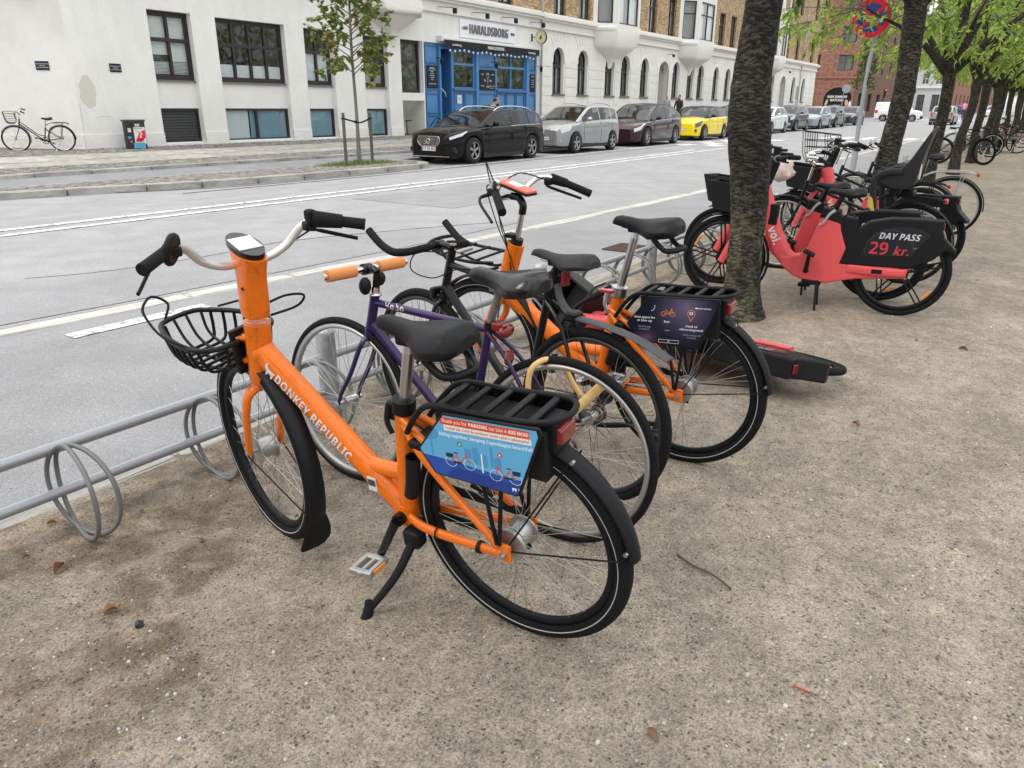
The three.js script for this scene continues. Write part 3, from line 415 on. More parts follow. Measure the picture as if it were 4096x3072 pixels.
{ // lettering board, awning, chalkboards, lamps, lanterns, bulbs
  const bd = thing('sign_board', 'white board with grey raised letters above the black awning', 'sign');
  mesh('board', rbox(.03, .66, 3.86, .006, -19.97, 4.4, -27.42), mat([.82, .83, .86], .55), bd);
  const L = text('HARALDSBORG', .34, .035, 4); L.computeBoundingBox(); const bb = L.boundingBox, w = bb.max.x; L.scale(2.72 / w, .98, 1);
  mesh('lettering', L.rotateY(Math.PI / 2).translate(-19.952, 4.245, -26.05), mat([.16, .165, .18], .5), bd);
  const c = text('café', .13, .02), b2 = text('BAR', .11, .02); mesh('lettering', c.rotateY(Math.PI / 2).translate(-19.952, 4.36, -25.62), mat([.16, .165, .18], .5), bd); mesh('lettering', b2.rotateY(Math.PI / 2).translate(-19.952, 4.36, -28.98), mat([.16, .165, .18], .5), bd);
  based(bd, -19.97, 4.05, -27.42);
  const aw = thing('awning', 'black folded awning with white lettered valance over the blue shopfront', 'awning');
  mesh('cassette', [rbox(.22, .14, 6.85, .05, -19.88, 3.93, -27.65), rbox(.26, .2, .12, .02, -19.88, 3.93, -24.15)], MT.frameW, aw);
  mesh('valance', ext(shape([[0, 3.66], [.015, 3.66], [.03, 3.9], [.015, 3.9]]), 6.7).translate(-19.78, 0, -31.0), mat([.012, .012, .014], .8), aw);
  for (const [tx, z, sz] of [['HARALDSBORG', -27.05, .12], ['haraldsborg', -24.75, .07], ['haraldsborg', -30.1, .07]]) mesh('lettering', text(tx, sz, .004, 2).rotateY(Math.PI / 2).translate(-19.755, 3.715, z), MT.white, aw);
  based(aw, -19.88, 3.86, -27.65);
  const lamps = []; [-24.15, -26.23, -28.25, -30.41].forEach((z, i) => {
    const t = thing('spot_lamp', ['black spot lamp on an arm at the oriel end of the cornice', 'black spot lamp on an arm above the café word', 'black spot lamp on an arm above the end of the raised letters', 'black spot lamp on an arm next to the round hanging sign'][i], 'lamp', [-19.95, 4.98, z], 0, 'spot lamps over the sign board');
    mesh('bracket', box(.06, .12, .1, .02, 0, 0), MT.frameW, t); mesh('arm', bar([.03, .03, 0], [.42, .02, -.42], .012), MT.black, t); mesh('lamp_head', rbox(.12, .2, .16, .03, .46, -.09, -.46), MT.black, t);
  });
  [[-24.12, 'lantern beside the spritz chalkboard'], [-27.72, 'lantern above the glass drawing chalkboard'], [-31.22, 'lantern next to the arched windows']].forEach(([z, l]) => { const t = thing('wall_lantern', 'small black iron wall ' + l, 'lantern', [-20.05, 3.12, z], 0, 'wall lanterns'); mesh('arm', bar([0, .14, 0], [.26, .14, 0], .012), MT.black, t); mesh('lantern_body', [cyl(.055, .16, 'y', .26, -.03, 0, 6, .07), cyl(.09, .08, 'y', .26, .09, 0, 6, .02)], MT.black, t); });
  const sb = thing('string_lights', 'string of white bulbs hung below the black awning', 'bulbs'); const wire = []; for (let i = 0; i <= 22; i++) wire.push([-19.72, 3.62 - .03 * Math.sin(i * 1.3), -24.4 - i * .295]);
  mesh('wire', tube(wire, .008, 60, 5), MT.black, sb); for (let i = 0; i <= 21; i++) mesh('bulb', sph(.042, -19.72, 3.54 - .03 * Math.sin(i * 1.3 + .6), -24.55 - i * .295, 1, 1.2, 1, 8), MT.white, sb); based(sb, -19.72, 3.6, -27.6);
  const chalk = (lines, w, h, fn) => canvasTex(w, h, (g) => { g.fillStyle = '#23242c'; g.fillRect(0, 0, w, h); g.fillStyle = g.strokeStyle = '#d8d8d8'; g.textAlign = 'center'; lines.forEach(([t, x, y, s]) => { g.font = `bold ${s}px sans-serif`; g.fillText(t, x * w, y * h); }); if (fn) fn(g, w, h); });
  const boards = [[-23.5, -24.1, 2.17, 2.97, 'narrow black chalkboard listing spritz drinks by the entrance', chalk([['SPRITZ', .5, .15, 34], ['APEROL', .5, .29, 18], ['PASSION', .5, .38, 18], ['LIMONCELLO', .5, .47, 18], ['CAMPARI', .5, .56, 18], ['HUGO', .5, .65, 18], ['75,- SPRITZ/ TO GO', .5, .85, 19]], 220, 300, (g, w, h) => { g.lineWidth = 4; g.beginPath(); g.moveTo(20, 60); g.quadraticCurveTo(110, 70, 200, 45); g.stroke(); })],
    [-26.85, -27.94, 2.16, 2.95, 'black chalkboard with a glass drawing and the words to go', chalk([['TO', .32, .58, 38], ['GO', .68, .58, 38], ['BEER', .16, .24, 22], ['AEROL', .84, .24, 22], ['COCKTAIL', .16, .82, 18], ['ESPRESSO  COFFEE', .78, .82, 16], ['ICED COFFEE', .78, .92, 16]], 360, 280, (g, w, h) => { g.lineWidth = 5; g.beginPath(); g.ellipse(180, 50, 26, 8, 0, 0, 7); g.moveTo(154, 50); g.quadraticCurveTo(160, 120, 180, 125); g.quadraticCurveTo(200, 120, 206, 50); g.moveTo(180, 125); g.lineTo(180, 235); g.stroke(); g.beginPath(); g.ellipse(180, 240, 30, 8, 0, 0, 7); g.stroke(); })],
    [-30.64, -31.08, 2.16, 2.9, 'narrow black chalkboard beside the downpipe', chalk([['BAR', .5, .15, 38], ['A BEER', .5, .36, 24], ['A WINE', .5, .48, 24], ['GT 2 DRINKS', .5, .6, 20], ['& COFFEE', .5, .75, 20]], 200, 320)]];
  for (const [z0, z1, y0, y1, l, t] of boards) { const o = thing('chalkboard', l, 'chalkboard', [-20.03, y0, (z0 + z1) / 2]); mesh('board_frame', box(.025, y1 - y0, z0 - z1, 0, (y1 - y0) / 2, 0), MT.black, o); const p = mesh('writing', new THREE.PlaneGeometry(z0 - z1 - .03, y1 - y0 - .03).rotateY(Math.PI / 2).translate(.0155, (y1 - y0) / 2, 0), new THREE.MeshStandardMaterial({ map: t, roughness: .85 }), o); }
  const pn = thing('paper_notice', 'white paper notice stuck on the blue panel under the café window', 'notice', [-20.02, 1.62, -25.45]); mesh('paper', box(.004, .32, .28, 0, .16, 0), MT.white, pn); mesh('writing', [box(.002, .02, .16, .003, .22, 0), box(.002, .02, .18, .003, .18, 0), box(.002, .02, .1, .003, .12, 0)], mat([.1, .25, .5], .7), pn);
  const rs = thing('hanging_sign', 'round cream hanging sign with a dark emblem between café and arched windows', 'sign', [-19.5, 4.4, -30.72]);
  mesh('sign_case', cyl(.28, .1, 'z', 0, 0, 0, 32), MT.black, rs);
  const t = canvasTex(256, 256, g => { g.fillStyle = '#d9d3a4'; g.beginPath(); g.arc(128, 128, 126, 0, 7); g.fill(); g.fillStyle = '#2a2a26'; g.beginPath(); g.ellipse(125, 140, 26, 34, .3, 0, 7); g.fill(); g.beginPath(); g.arc(140, 100, 18, 0, 7); g.fill(); g.font = 'bold 30px serif'; g.textAlign = 'center'; const arc = (s, r, a0, da, flip) => { for (let i = 0; i < s.length; i++) { g.save(); g.translate(128, 128); g.rotate(a0 + i * da); g.translate(0, flip ? r : -r); g.fillText(s[i], 0, 0); g.restore(); } }; arc('HARALDSBORG', 92, -1.25, .25); arc('Café Bar', 112, .75, -.2, true); });
  mesh('sign_face', new THREE.CircleGeometry(.27, 32).translate(0, 0, .0525), new THREE.MeshStandardMaterial({ map: t, roughness: .5 }), rs); mesh('bracket', [bar([-.5, .02, 0], [-.27, .02, 0], .015), box(.03, .3, .1, -.49, 0, 0)], MT.black, rs);
  // enamel parking notices on the corner
  const nt = canvasTex(256, 200, g => { g.fillStyle = '#16162e'; g.fillRect(0, 0, 256, 200); g.fillStyle = '#e6e6ea'; g.textAlign = 'center'; g.font = 'bold 25px sans-serif'; g.fillText('HENSTILLEN AF CYKLER', 128, 70, 236); g.fillText('FORBUDT', 128, 112, 120); g.font = 'bold 23px sans-serif'; g.fillText('FJERNES UDEN ANSVAR', 128, 152, 230); });
  const np = (x, z, r, l) => { const o = thing('wall_notice', l, 'sign', [x, 2.28, z], r); mesh('plate', rbox(.015, .2, .3, .004, .008, .1, 0), mat([.012, .012, .03], .3), o); mesh('writing', new THREE.PlaneGeometry(.295, .195).rotateY(Math.PI / 2).translate(.0165, .1, 0), new THREE.MeshStandardMaterial({ map: nt, roughness: .35 }), o); };
  np(-20 - .45, -10.22 + .45, -Math.PI / 4, 'small dark enamel notice on the cut corner wall above the bicycle'); np(-19.995, -11.32, 0, 'small dark enamel notice beside the bare plaster patch');
}
cafe.userData.label = 'white plastered corner building with dark brown windows and a blue café front';
based(cafe, -20, .42, -20);

// --- arcaded building with yellow brick above ---
const arc = thing('arcaded_building', 'white rusticated building with arched windows and yellow brick storeys', 'building');
{
  const wz = [-33.05, -35.4, -38.3, -40.13, -42.6, -47.13, -49.5, -51.25, -54.1, -56.45, -59.3, -61.6, -64.8, -67.2, -73.6, -76.9], dz = [-45.2, -70.2], E = -81;
  const s = shape(zr(-31.3, E, .1, 4.9)); wz.forEach(z => s.holes.push(hole(archPts(z, .5, 2.1, 3.65, 4.15)))); dz.forEach(z => s.holes.push(hole(archPts(z, .75, .3, 3.4, 4.1))));
  mesh('wall', face(s, .3, -20.3), MT.plasterW, arc);
  const op = wz.map(z => [z, .62]).concat(dz.map(z => [z, .9])).sort((a, b) => b[0] - a[0]); let z0 = -31.42; const gaps = []; for (const [z, h] of op) { gaps.push([z0, z + h]); z0 = z - h; } gaps.push([z0, E]);
  const unit = new Map();
  for (const [a, b] of gaps) if (a - b > .15) for (let i = 0; i < 6; i++) { const y = 1.18 + i * .42; const m = mesh('rusticated_block', box(.035, .395, a - b, -19.985, y + .2, (a + b) / 2), MT.plasterW, arc); }
  mesh('plinth', xz(-20.01, -19.93, .2, 1.1, -31.3, -44.3), MT.plasterW, arc); mesh('plinth', xz(-20.01, -19.93, .2, 1.1, -46.1, -69.3), MT.plasterW, arc); mesh('plinth', xz(-20.01, -19.93, .2, 1.1, -71.1, E), MT.plasterW, arc);
  for (const z of wz) { mesh('arch_surround', face(archRing(z, .5, .62, 3.5, 3.65, 4.15, 4.29), .05, -20.02), MT.plasterW, arc); const kz = []; for (const a of [-.75, -.4, -.13, .13, .4, .75]) { const c = -z; kz.push(face(shape([[c + Math.sin(a) * .68, 3.65 + Math.cos(a) * .7], [c + Math.sin(a) * .68 + .035, 3.65 + Math.cos(a) * .7], [c + Math.sin(a) * 1.25 + .035, 4.72], [c + Math.sin(a) * 1.25, 4.72]]), .018, -20.0)); } mesh('voussoir_rib', kz, MT.plasterW, arc); }
  for (const z of dz) { mesh('arch_surround', face(archRing(z, .75, .92, .3, 3.4, 4.1, 4.3), .09, -20.02), MT.plasterW, arc); mesh('door', xz(-20.95, -20.9, .3, 4.2, z + .8, z - .8), MT.frameB, arc); mesh('porch_wall', [xz(-20.9, -20.3, .3, 4.2, z + .76, z + .8), xz(-20.9, -20.3, .3, 4.2, z - .76, z - .8)], MT.plasterW, arc); }
  for (const z of wz) {
    const w = grp('arched_window', arc), o = new THREE.Shape(archPts(z, .5, 2.1, 3.65, 4.15).map(p => new THREE.Vector2(...p))); o.holes.push(hole(archPts(z, .43, 2.17, 3.65, 4.08)));
    mesh('window_frame', [face(o, .08, -20.24), xz(-20.23, -20.15, 2.17, 4.08, z + .035, z - .035), xz(-20.23, -20.14, 3.28, 3.4, z + .44, z - .44)], MT.frameB, w);
    for (const [a, b, y0, y1] of [[z + .42, z + .03, 2.16, 3.3], [z - .03, z - .42, 2.16, 3.3]]) mesh('pane', xz(-20.21, -20.205, y0, y1, a, b), MT.pane, w);
    mesh('pane', face(new THREE.Shape(archPts(z, .43, 3.38, 3.65, 4.08).map(p => new THREE.Vector2(...p))), .005, -20.21), MT.pane, w);
    mesh('curtain', [xz(-20.34, -20.33, 2.15, 3.25, z + .42, z + .08), xz(-20.34, -20.33, 2.15, 3.25, z - .1, z - .42)], MT.curtain, w);
    mesh('window_sill', xz(-20.1, -19.92, 2.02, 2.1, z + .56, z - .56), MT.sill, w);
  }
  mesh('cornice', [xz(-20.0, -19.88, 4.82, 4.9, -31.3, E + .05), xz(-20.2, -19.92, 4.9, 5.16, -31.3, E + .03), xz(-20.2, -19.8, 5.16, 5.26, -31.3, E - .05), xz(-20.2, -19.68, 5.26, 5.4, -31.3, E - .1), xz(-20.2, -19.85, 5.4, 5.5, -31.3, E)], MT.plasterW, arc);
  const uz = [-33.1, -35.45, -43.27, -46.0, -54.5, -56.75, -60.4, -62.8, -70.5, -73.6, -78.7], bs = shape(zr(-31.3, E, 5.48, 13)); for (const z of uz) for (const y of [5.53, 9.1]) bs.holes.push(hole(zr(z + .56, z - .56, y, y + 2)));
  mesh('brick_wall', face(bs, .3, -20.3), MT.brickY, arc);
  for (const z of uz) for (const y of [5.53, 9.1]) win(arc, z + .56, z - .56, y, y + 2, -20.16, { cols: 2, rows: [.66, .34], fm: MT.frameB, f: .06, openers: false, behind: [[z + .48, z + .1, y + .1, y + 1.9, MT.curtain, 'curtain', .14], [z - .1, z - .48, y + .1, y + 1.9, MT.curtain, 'curtain', .14]] });
  mesh('end_wall', xz(-34, -20.3, .1, 13, E + .3, E), MT.plasterW, arc);
  mesh('interior', [xz(-24.2, -24, .2, 12.9, -31.5, E + .4), xz(-24, -20.32, .9, 1.0, -31.5, E + .4), xz(-24, -20.32, 4.75, 4.88, -31.5, E + .4), xz(-24, -20.32, 8.7, 8.8, -31.5, E + .4), xz(-24, -20.32, 12.85, 12.95, -31.5, E + .4), ...[-36.7, -41.3, -44.2, -46.3, -52.7, -58, -66, -72, -80.5].map(z => xz(-24, -20.32, 1, 4.75, z, z - .1))], MT.dark, arc);
  for (const [z, h] of [[-38.55, 2.35], [-49.5, 2.5], [-66.4, 1.7]]) oriel(arc, z, h, .9, z < -60 ? 3.5 : 3.42, 5.22, 0, .35, true, 12.5);
  mesh('downpipe', [cyl(.05, 12, 'y', -19.86, 6.4, -31.35, 10), cyl(.05, 12, 'y', -19.86, 6.4, -75.2, 10)], MT.zinc, arc);
  for (const z of [-45.2, -70.2]) { mesh('door_lamp', [bar([-19.95, 4.5, z - .35], [-19.6, 4.5, z - .35], .015), sph(.09, -19.55, 4.42, z - .35)], MT.black, arc); }
  based(arc, -20, .45, -56);
}
// --- red brick building at the crossing ---
function rowBuilding(name, label, corner, dir, len, h, y0, m, wins, ground) {
  const o = thing(name, label, 'building', [corner[0], 0, corner[1]], Math.atan2(-dir[1], dir[0])); o.userData.label = label;
  const s = shape([[0, 0], [len, 0], [len, h], [0, h]]); for (const [x, y, w, hh] of wins) s.holes.push(hole([[x - w / 2, y], [x + w / 2, y], [x + w / 2, y + hh], [x - w / 2, y + hh]]));
  if (ground) for (const a of ground.arches) s.holes.push(hole(a));
  mesh('wall', ext(s, .4).translate(0, 0, -.4), m, o);
  for (const [x, y, w, hh, fm, cur] of wins) { const g = grp('window', o), e = .09, F = fm || MT.frameB; mesh('window_frame', [bx(x - w / 2, x + w / 2, y, y + e, -.3, -.2), bx(x - w / 2, x + w / 2, y + hh - e, y + hh, -.3, -.2), bx(x - w / 2, x - w / 2 + e, y, y + hh, -.3, -.2), bx(x + w / 2 - e, x + w / 2, y, y + hh, -.3, -.2), bx(x - .03, x + .03, y, y + hh, -.29, -.21), bx(x - w / 2, x + w / 2, y + hh * .5, y + hh * .5 + .06, -.29, -.21)], F, g); mesh('pane', bx(x - w / 2, x + w / 2, y, y + hh, -.26, -.25), MT.pane, g); }
  mesh('interior', [box(len - .6, h - .2, .2, len / 2, h / 2, -4), ...[.1, 5, 8.4, 11.6, h - .2].map(y => box(len - .6, .1, 3.5, len / 2, y, -2.2)), box(.1, h, 3.5, .1, h / 2, -2.2), box(.1, h, 3.5, len - .1, h / 2, -2.2)], MT.dark, o);
  mesh('roof', box(len + .4, .3, 9, len / 2, h + .15, -4.3), MT.zinc, o);
  return o;
}
{
  const W = []; for (const x of [2.6, 7.0]) for (const y of [5.9, 9.0, 12.1]) W.push([11 - x * 0 - (x === 2.6 ? 1.5 : 5.6), y, 1.9, 1.75, mat([.02, .04, .035], .5)]);
  const ar = [archPts(-9.1, 1.75, .5, 2.6, 4.0)];
  const rb = rowBuilding('red_brick_building', 'red brick building with an arched shop window at the crossing', [-30.2, -98.8], [.826, -.564], 11, 16, 0, MT.brickR, W, { arches: ar.map(a => a.map(p => [p[0] * 1 - .0, p[1]])) });
  const t = canvasTex(512, 512, g => { g.fillStyle = '#101318'; g.fillRect(0, 0, 512, 512); g.translate(0, 60); g.fillStyle = '#f4f4f4'; g.textAlign = 'center'; g.font = 'bold 54px sans-serif'; g.fillText('NEW SUMMER', 256, 120); g.fillText('MATCHAS', 256, 176); g.font = '26px sans-serif'; g.fillText('available now', 256, 250); g.fillStyle = '#cfae90'; g.beginPath(); g.ellipse(70, 200, 22, 60, .3, 0, 7); g.ellipse(440, 200, 30, 55, -.2, 0, 7); g.fill(); });
  mesh('shop_window', new THREE.PlaneGeometry(3.44, 3.6).translate(9.1, 2.25, -.22), new THREE.MeshStandardMaterial({ map: t, roughness: .15 }), rb);
  mesh('stone_band', [bx(-.05, 11.05, 5.0, 5.2, 0, .12), ...[.9, 1.5, 2.1, 2.7, 3.3, 3.9, 4.5].map(y => bx(0, 7.2, y, y + .06, -.02, .03))], mat([.3, .14, .1], .9), rb);
  const st = []; for (let i = 0; i < 5; i++) for (let j = 0; j < 3; j++) st.push([4 + i * 6, 5.9 + j * 3.3, 1.3, 1.8]);
  rowBuilding('street_brick_building', 'brown brick building receding beyond the red corner shop', [-21.1, -105.1], [0, -1], 34, 16, 0, MT.brickG, st.concat([[4, 1.2, 2.4, 2.2], [10, 1.2, 2.4, 2.2], [16, 1.2, 2.4, 2.2]]));
  const tw = []; for (let i = 0; i < 4; i++) for (let j = 0; j < 3; j++) tw.push([1.5 + i * 2.1, 5.4 + j * 3.2, 1.1, 1.7, MT.frameW]);
  const tf = rowBuilding('grey_shop_building', 'pale grey corner building with script lettering beyond the crossing', [-24.2, -147], [.9, -.43], 9, 15, 0, mat([.5, .5, .5], .9), tw.concat([[2.3, 1.4, 1.6, 2.1], [5.3, 1.2, 1.2, 2.6], [7.6, 1.2, 1.2, 2.6]]));
  mesh('lettering', text('Toft Vin', .62, .04, 2).translate(1.2, 4.05, .02), MT.black, tf); mesh('stone_band', [bx(0, 9, 4.8, 5.1, 0, .25), bx(0, 9, 8.2, 8.35, 0, .15)], MT.frameW, tf);
  const fw = []; for (let i = 0; i < 16; i++) for (let j = 0; j < 4; j++) fw.push([3 + i * 5, 2.2 + j * 3.3, 1.4, 1.8]);
  rowBuilding('far_brick_building', 'long dark red brick building far down the street', [-16.2, -152], [.04, -.999], 84, 16, 0, MT.brickR, fw);
}
// ---------- vehicles ----------
MT.carGlass = mat([.5, .55, .56], .02, { transmission: 1, thickness: 0, specularIntensity: 1 }); MT.seat = mat([.05, .05, .053], .8); MT.carBlack = mat([.01, .01, .011], .55); MT.lamp = mat([.62, .64, .66], .12, { clearcoat: 1 }); MT.lampDark = mat([.12, .125, .13], .1, { clearcoat: 1 }); MT.tail = mat([.42, .01, .012], .12, { clearcoat: 1 }); MT.plate = mat([.75, .75, .75], .4); MT.carTyre = mat([.014, .014, .015], .85);
const rimA = mat([.42, .42, .43], .3, { metalness: .8 }), rimB = mat([.03, .03, .032], .35, { metalness: .5 });
const paint = (c, o = {}) => mat(c, .3, { clearcoat: 1, specularIntensity: .4, clearcoatRoughness: .03, metalness: .15, ...o });
function carWheel(par, x, z, R, side, style, w = .22) {
  const g = grp('wheel', par); g.position.set(x, R, z); if (side < 0) g.rotation.y = Math.PI;
  const pr = [[R * .66, -w / 2], [R * .9, -w / 2], [R * .97, -w * .42], [R, -w * .28], [R, w * .28], [R * .97, w * .42], [R * .9, w / 2], [R * .66, w / 2]].map(p => new THREE.Vector2(...p));
  mesh('tyre', new THREE.LatheGeometry(pr, 40).rotateX(Math.PI / 2), MT.carTyre, g);
  const rim = [new THREE.TorusGeometry(R * .655, .018, 8, 40).translate(0, 0, w * .4), cyl(R * .14, .05, 'z', 0, 0, w * .34, 20)];
  const n = style === 'star' ? 5 : style === 'multi' ? 10 : 5;
  for (let i = 0; i < n; i++) { const a = i / n * 6.283 + .3, sp = style === 'double' ? [-.13, .13] : [0], sw = style === 'star' ? .075 : style === 'multi' ? .03 : .03; for (const o of sp) { const b = box(R * .56, sw, .025, R * .37, 0, w * .33); b.rotateZ(a + o); rim.push(b); } }
  mesh('rim', rim, style === 'disc' ? rimA : rimA, g);
  mesh('brake', [cyl(R * .64, .03, 'z', 0, 0, -w * .1, 24), cyl(R * .4, .02, 'z', 0, 0, w * .1, 20)], rimB, g);
}
function car(name, label, S, pos, turn, group) {
  const o = thing(name, label, S.cat || 'car', pos, turn, group), { L, W, H, xf, xr, R, body, roofM = body } = S, h = L / 2, N = 96;
  const plan = slut([[-h, W * .36], [-h + .06, W * .41], [-h + .3, W * .465], [-h + .9, W * .495], [0, W * .5], [h - 1.1, W * .492], [h - .5, W * .465], [h - .18, W * .415], [h, W * .31]]);
  const belt = slut(S.belt), sill = S.sill || .2, top = slut(S.hood), gap = R + .055;
  const yb = x => { let y = sill; for (const a of [xf, xr]) { const d = Math.abs(x - a); if (d < gap) y = Math.max(y, R + Math.sqrt(gap * gap - d * d) - .01); } if (x > h - .3) y = Math.max(y, sill + .0); return y; };
  const prof = t => t < .12 ? .955 + t / .12 * .03 : t < .5 ? .985 + (t - .12) / .38 * .015 : t < .78 ? 1 - (t - .5) / .28 * .012 : .988 - (t - .78) / .22 * .05;
  const side = (x, t) => [plan(x) * prof(t), yb(x) + (belt(x) - yb(x)) * t];
  const T = [0, .04, .12, .25, .4, .55, .7, .8, .88, .95, 1], xs = [];
  for (let i = 0; i <= N; i++) { const t = i / N; xs.push(-h + L * (t + .012 * Math.sin(6.283 * t) * -1)); }
  const rings = xs.map(x => { const l = T.map(t => { const [z, y] = side(x, t); return [x, y, -z]; }), e = l[l.length - 1], r = l.map(p => [p[0], p[1], -p[2]]).reverse(), mid = []; const ct = top(x); for (const k of [.85, .6, .3, 0, -.3, -.6, -.85]) { mid.push([x, e[1] + (ct - e[1]) * (1 - k * k), e[2] * k]); } return [...l, ...mid, ...r]; });
  // round the nose and tail
  for (const [i0, d] of [[0, 1], [N, -1]]) for (let q = 0; q < 3; q++) rings[i0 + d * q].forEach(p => { const f = [1, .45, .12][q]; p[1] = p[1] + ((sill + belt(p[0])) / 2 + .05 - p[1]) * .16 * f; });
  mesh('body', loft(rings), body, o);
  mesh('underbody', [box(L * .93, .3, W * .74, 0, .38, 0), box((xf - xr) - 2 * gap - .04, .16, W * .97, (xf + xr) / 2, sill + .02, 0), box(.3, .12, W * .78, h - .3, sill + .02, 0), box(.3, .14, W * .8, -h + .3, sill + .03, 0)], MT.carBlack, o);
  // cabin
  const c = S.cabin, roof = slut(c), x1 = c[c.length - 1][0], x0 = c[0][0], n2 = 56, side2 = [0, .09, .3, .55, .8, .91, 1], tp = [.86, .5, 0, -.5, -.86], G = { glass: {}, roof: [], pil: [], ws: [], rw: [] }, col = [];
  for (let i = 0; i <= n2; i++) { const x = x0 + (x1 - x0) * i / n2, b = belt(x) - .01, wb = plan(x) * .935, hh = Math.max(.001, roof(x) - b), wr = wb - hh * (S.tumble || .3), l = side2.map(t => [x, b + hh * .94 * t, -(wb + (wr - wb) * (t * .85 + t * t * .15))]), e = l[l.length - 1], m = tp.map(k => [x, e[1] + hh * .06 * (1 - k * k), e[2] * k]); col.push([...l, ...m, ...l.map(p => [p[0], p[1], -p[2]]).reverse()]); }
  const ns = side2.length, M = col[0].length, quad = (a, i, j) => a.push(col[i][j], col[i][j + 1], col[i + 1][j + 1], col[i][j], col[i + 1][j + 1], col[i + 1][j]);
  const wins = S.wins; for (let i = 0; i < n2; i++) { const x = x0 + (x1 - x0) * (i + .5) / n2; for (let j = 0; j < M - 1; j++) { const js = j < ns - 1 ? j : j >= M - ns ? M - 2 - j : -1; if (js >= 0) { const wi = js >= 1 && js <= 4 ? wins.findIndex(w => x > w[0] && x < w[1]) : -1; if (wi >= 0) quad(G.glass[wi + (j < ns ? 'l' : 'r')] ??= [], i, j); else quad(S.pillar && wins.some(w => x > w[0] - .1 && x < w[1] + .1) ? G.pil : G.roof, i, j); } else { const edge = j === ns - 1 || j === M - ns - 1; if (x > S.roofF) quad(edge ? G.roof : G.ws, i, j); else if (x < S.roofR) quad(edge ? G.roof : G.rw, i, j); else quad(S.glassRoof && !edge ? G.rw : G.roof, i, j); } } }
  const tri = a => { const g = new THREE.BufferGeometry(), p = []; a.forEach(q => p.push(...q)); g.setAttribute('position', new THREE.Float32BufferAttribute(p, 3)); g.computeVertexNormals(); return smoothN(g); };
  mesh('roof', tri(G.roof), roofM, o); if (G.pil.length) mesh('pillar', tri(G.pil), MT.blackGloss, o); mesh('windscreen', tri(G.ws), MT.carGlass, o); if (G.rw.length) mesh('rear_window', tri(G.rw), MT.carGlass, o); for (const k in G.glass) mesh('side_window', tri(G.glass[k]), MT.carGlass, o);
  for (const s of [-1, 1]) { carWheel(o, xf, s * (W / 2 - .125), R, s, S.rim); carWheel(o, xr, s * (W / 2 - .125), R, s, S.rim); }
  { const y0 = belt(0); mesh('cabin_trim', [box(x1 - x0 - .7, .03, W * .8, (x0 + x1) / 2 + .02, y0 + .03, 0), rbox(.35, .1, W * .76, .04, S.roofF + .42, y0 + .04, 0)], MT.carBlack, o);
    const rows = S.cat === 'van' && wins.length < 2 ? [.05] : [-.28, Math.max(x0 + .75, -1.15)]; for (const sx of rows) for (const s of [-1, 1]) { const g = rbox(.13, .34, .46, .05, 0, .17, 0), q = rbox(.09, .17, .25, .04, -.05, .42, 0); g.rotateZ(.22); q.rotateZ(.15); mesh('seat', [g, q].map(h2 => h2.scale(1, Math.min(1, (roof(sx) - y0) / .56), 1).translate(sx, y0 - .02, s * W * .19)), MT.seat, o); }
    mesh('steering_wheel', new THREE.TorusGeometry(.17, .015, 6, 24).rotateY(Math.PI / 2).rotateZ(-.4).translate(S.roofF + .18, y0 + .1, -W * .19), MT.carBlack, o); }
  // seams, handles, mirrors
  const sp = (x, t, s, off = .002) => { const [z, y] = side(x, t); return [x, y, s * (z + off)]; };
  for (const s of [-1, 1]) {
    const seams = S.doors.map(x => tube([.1, .3, .5, .7, .85, 1].map(t => sp(x, t, s)), .004, 10, 4)); seams.push(tube([S.doors[0], (S.doors[0] + S.doors.at(-1)) / 2, S.doors.at(-1)].map(x => sp(x, .09, s)), .004, 8, 4)); mesh('door_seam', seams, MT.carBlack, o);
    for (let i = 0; i < S.doors.length - 1; i++) { const x = S.doors[i + 1] + .16, p = sp(x, .8, s, .012); mesh('door_handle', rbox(.2, .03, .03, .012, p[0], p[1], p[2]), S.handle || body, o); }
    const mx = S.mirror, mp = [mx, belt(mx) + .09, s * (plan(mx) + .1)]; mesh('mirror', [sph(.1, mp[0], mp[1], mp[2], .7, .75, 1.05), bar([mx, belt(mx), s * plan(mx) * .92], mp, .02)], S.mirrorM || body, o);
    if (S.rails) mesh('roof_rail', tube([[S.roofF - .05, roof(S.roofF) - .01, s * W * .33], [S.roofF - .35, roof(S.roofF - .3) + .045, s * W * .335], [S.roofR + .4, roof(S.roofR + .4) + .04, s * W * .33], [S.roofR + .05, roof(S.roofR) - .01, s * W * .325]], .018, 20), S.rails, o);
    if (S.chrome) mesh('window_trim', tube([S.wins[0][1] - .05, ...S.wins.map(w => w[0] + .05)].map(x => { const q = belt(x) - .005, z = plan(x) * .935; return [x, q, s * (z + .004)]; }), .011, 20, 5), MT.chrome, o);
    const hx = S.head || .3, hl = ext(curveShape(S.headShape || [[0, 0], [.1, .09], [.42, .15], [.5, .1], [.3, .02]], 24), .03, .01, 1); hl.translate(0, -.05, 0); hl.rotateY(s > 0 ? -2.35 + Math.PI + 0 : 0);
    // headlamp patch follows the corner of the nose
    const P = []; const hr = S.headR || [.6, .92], hw = S.headW || [.05, .6]; for (let a = 0; a <= 8; a++) { const x = h - hw[0] - (hw[1] - hw[0]) * a / 8, t0 = hr[0] + (S.headTilt || .1) * a / 8, t1 = hr[1] + .03 * a / 8; P.push([0, .5, 1].map(q => sp(x, t0 + (t1 - t0) * q, s, .006))); } mesh('headlight', loft(P, { close: false, caps: false }), S.headM || MT.lamp, o);
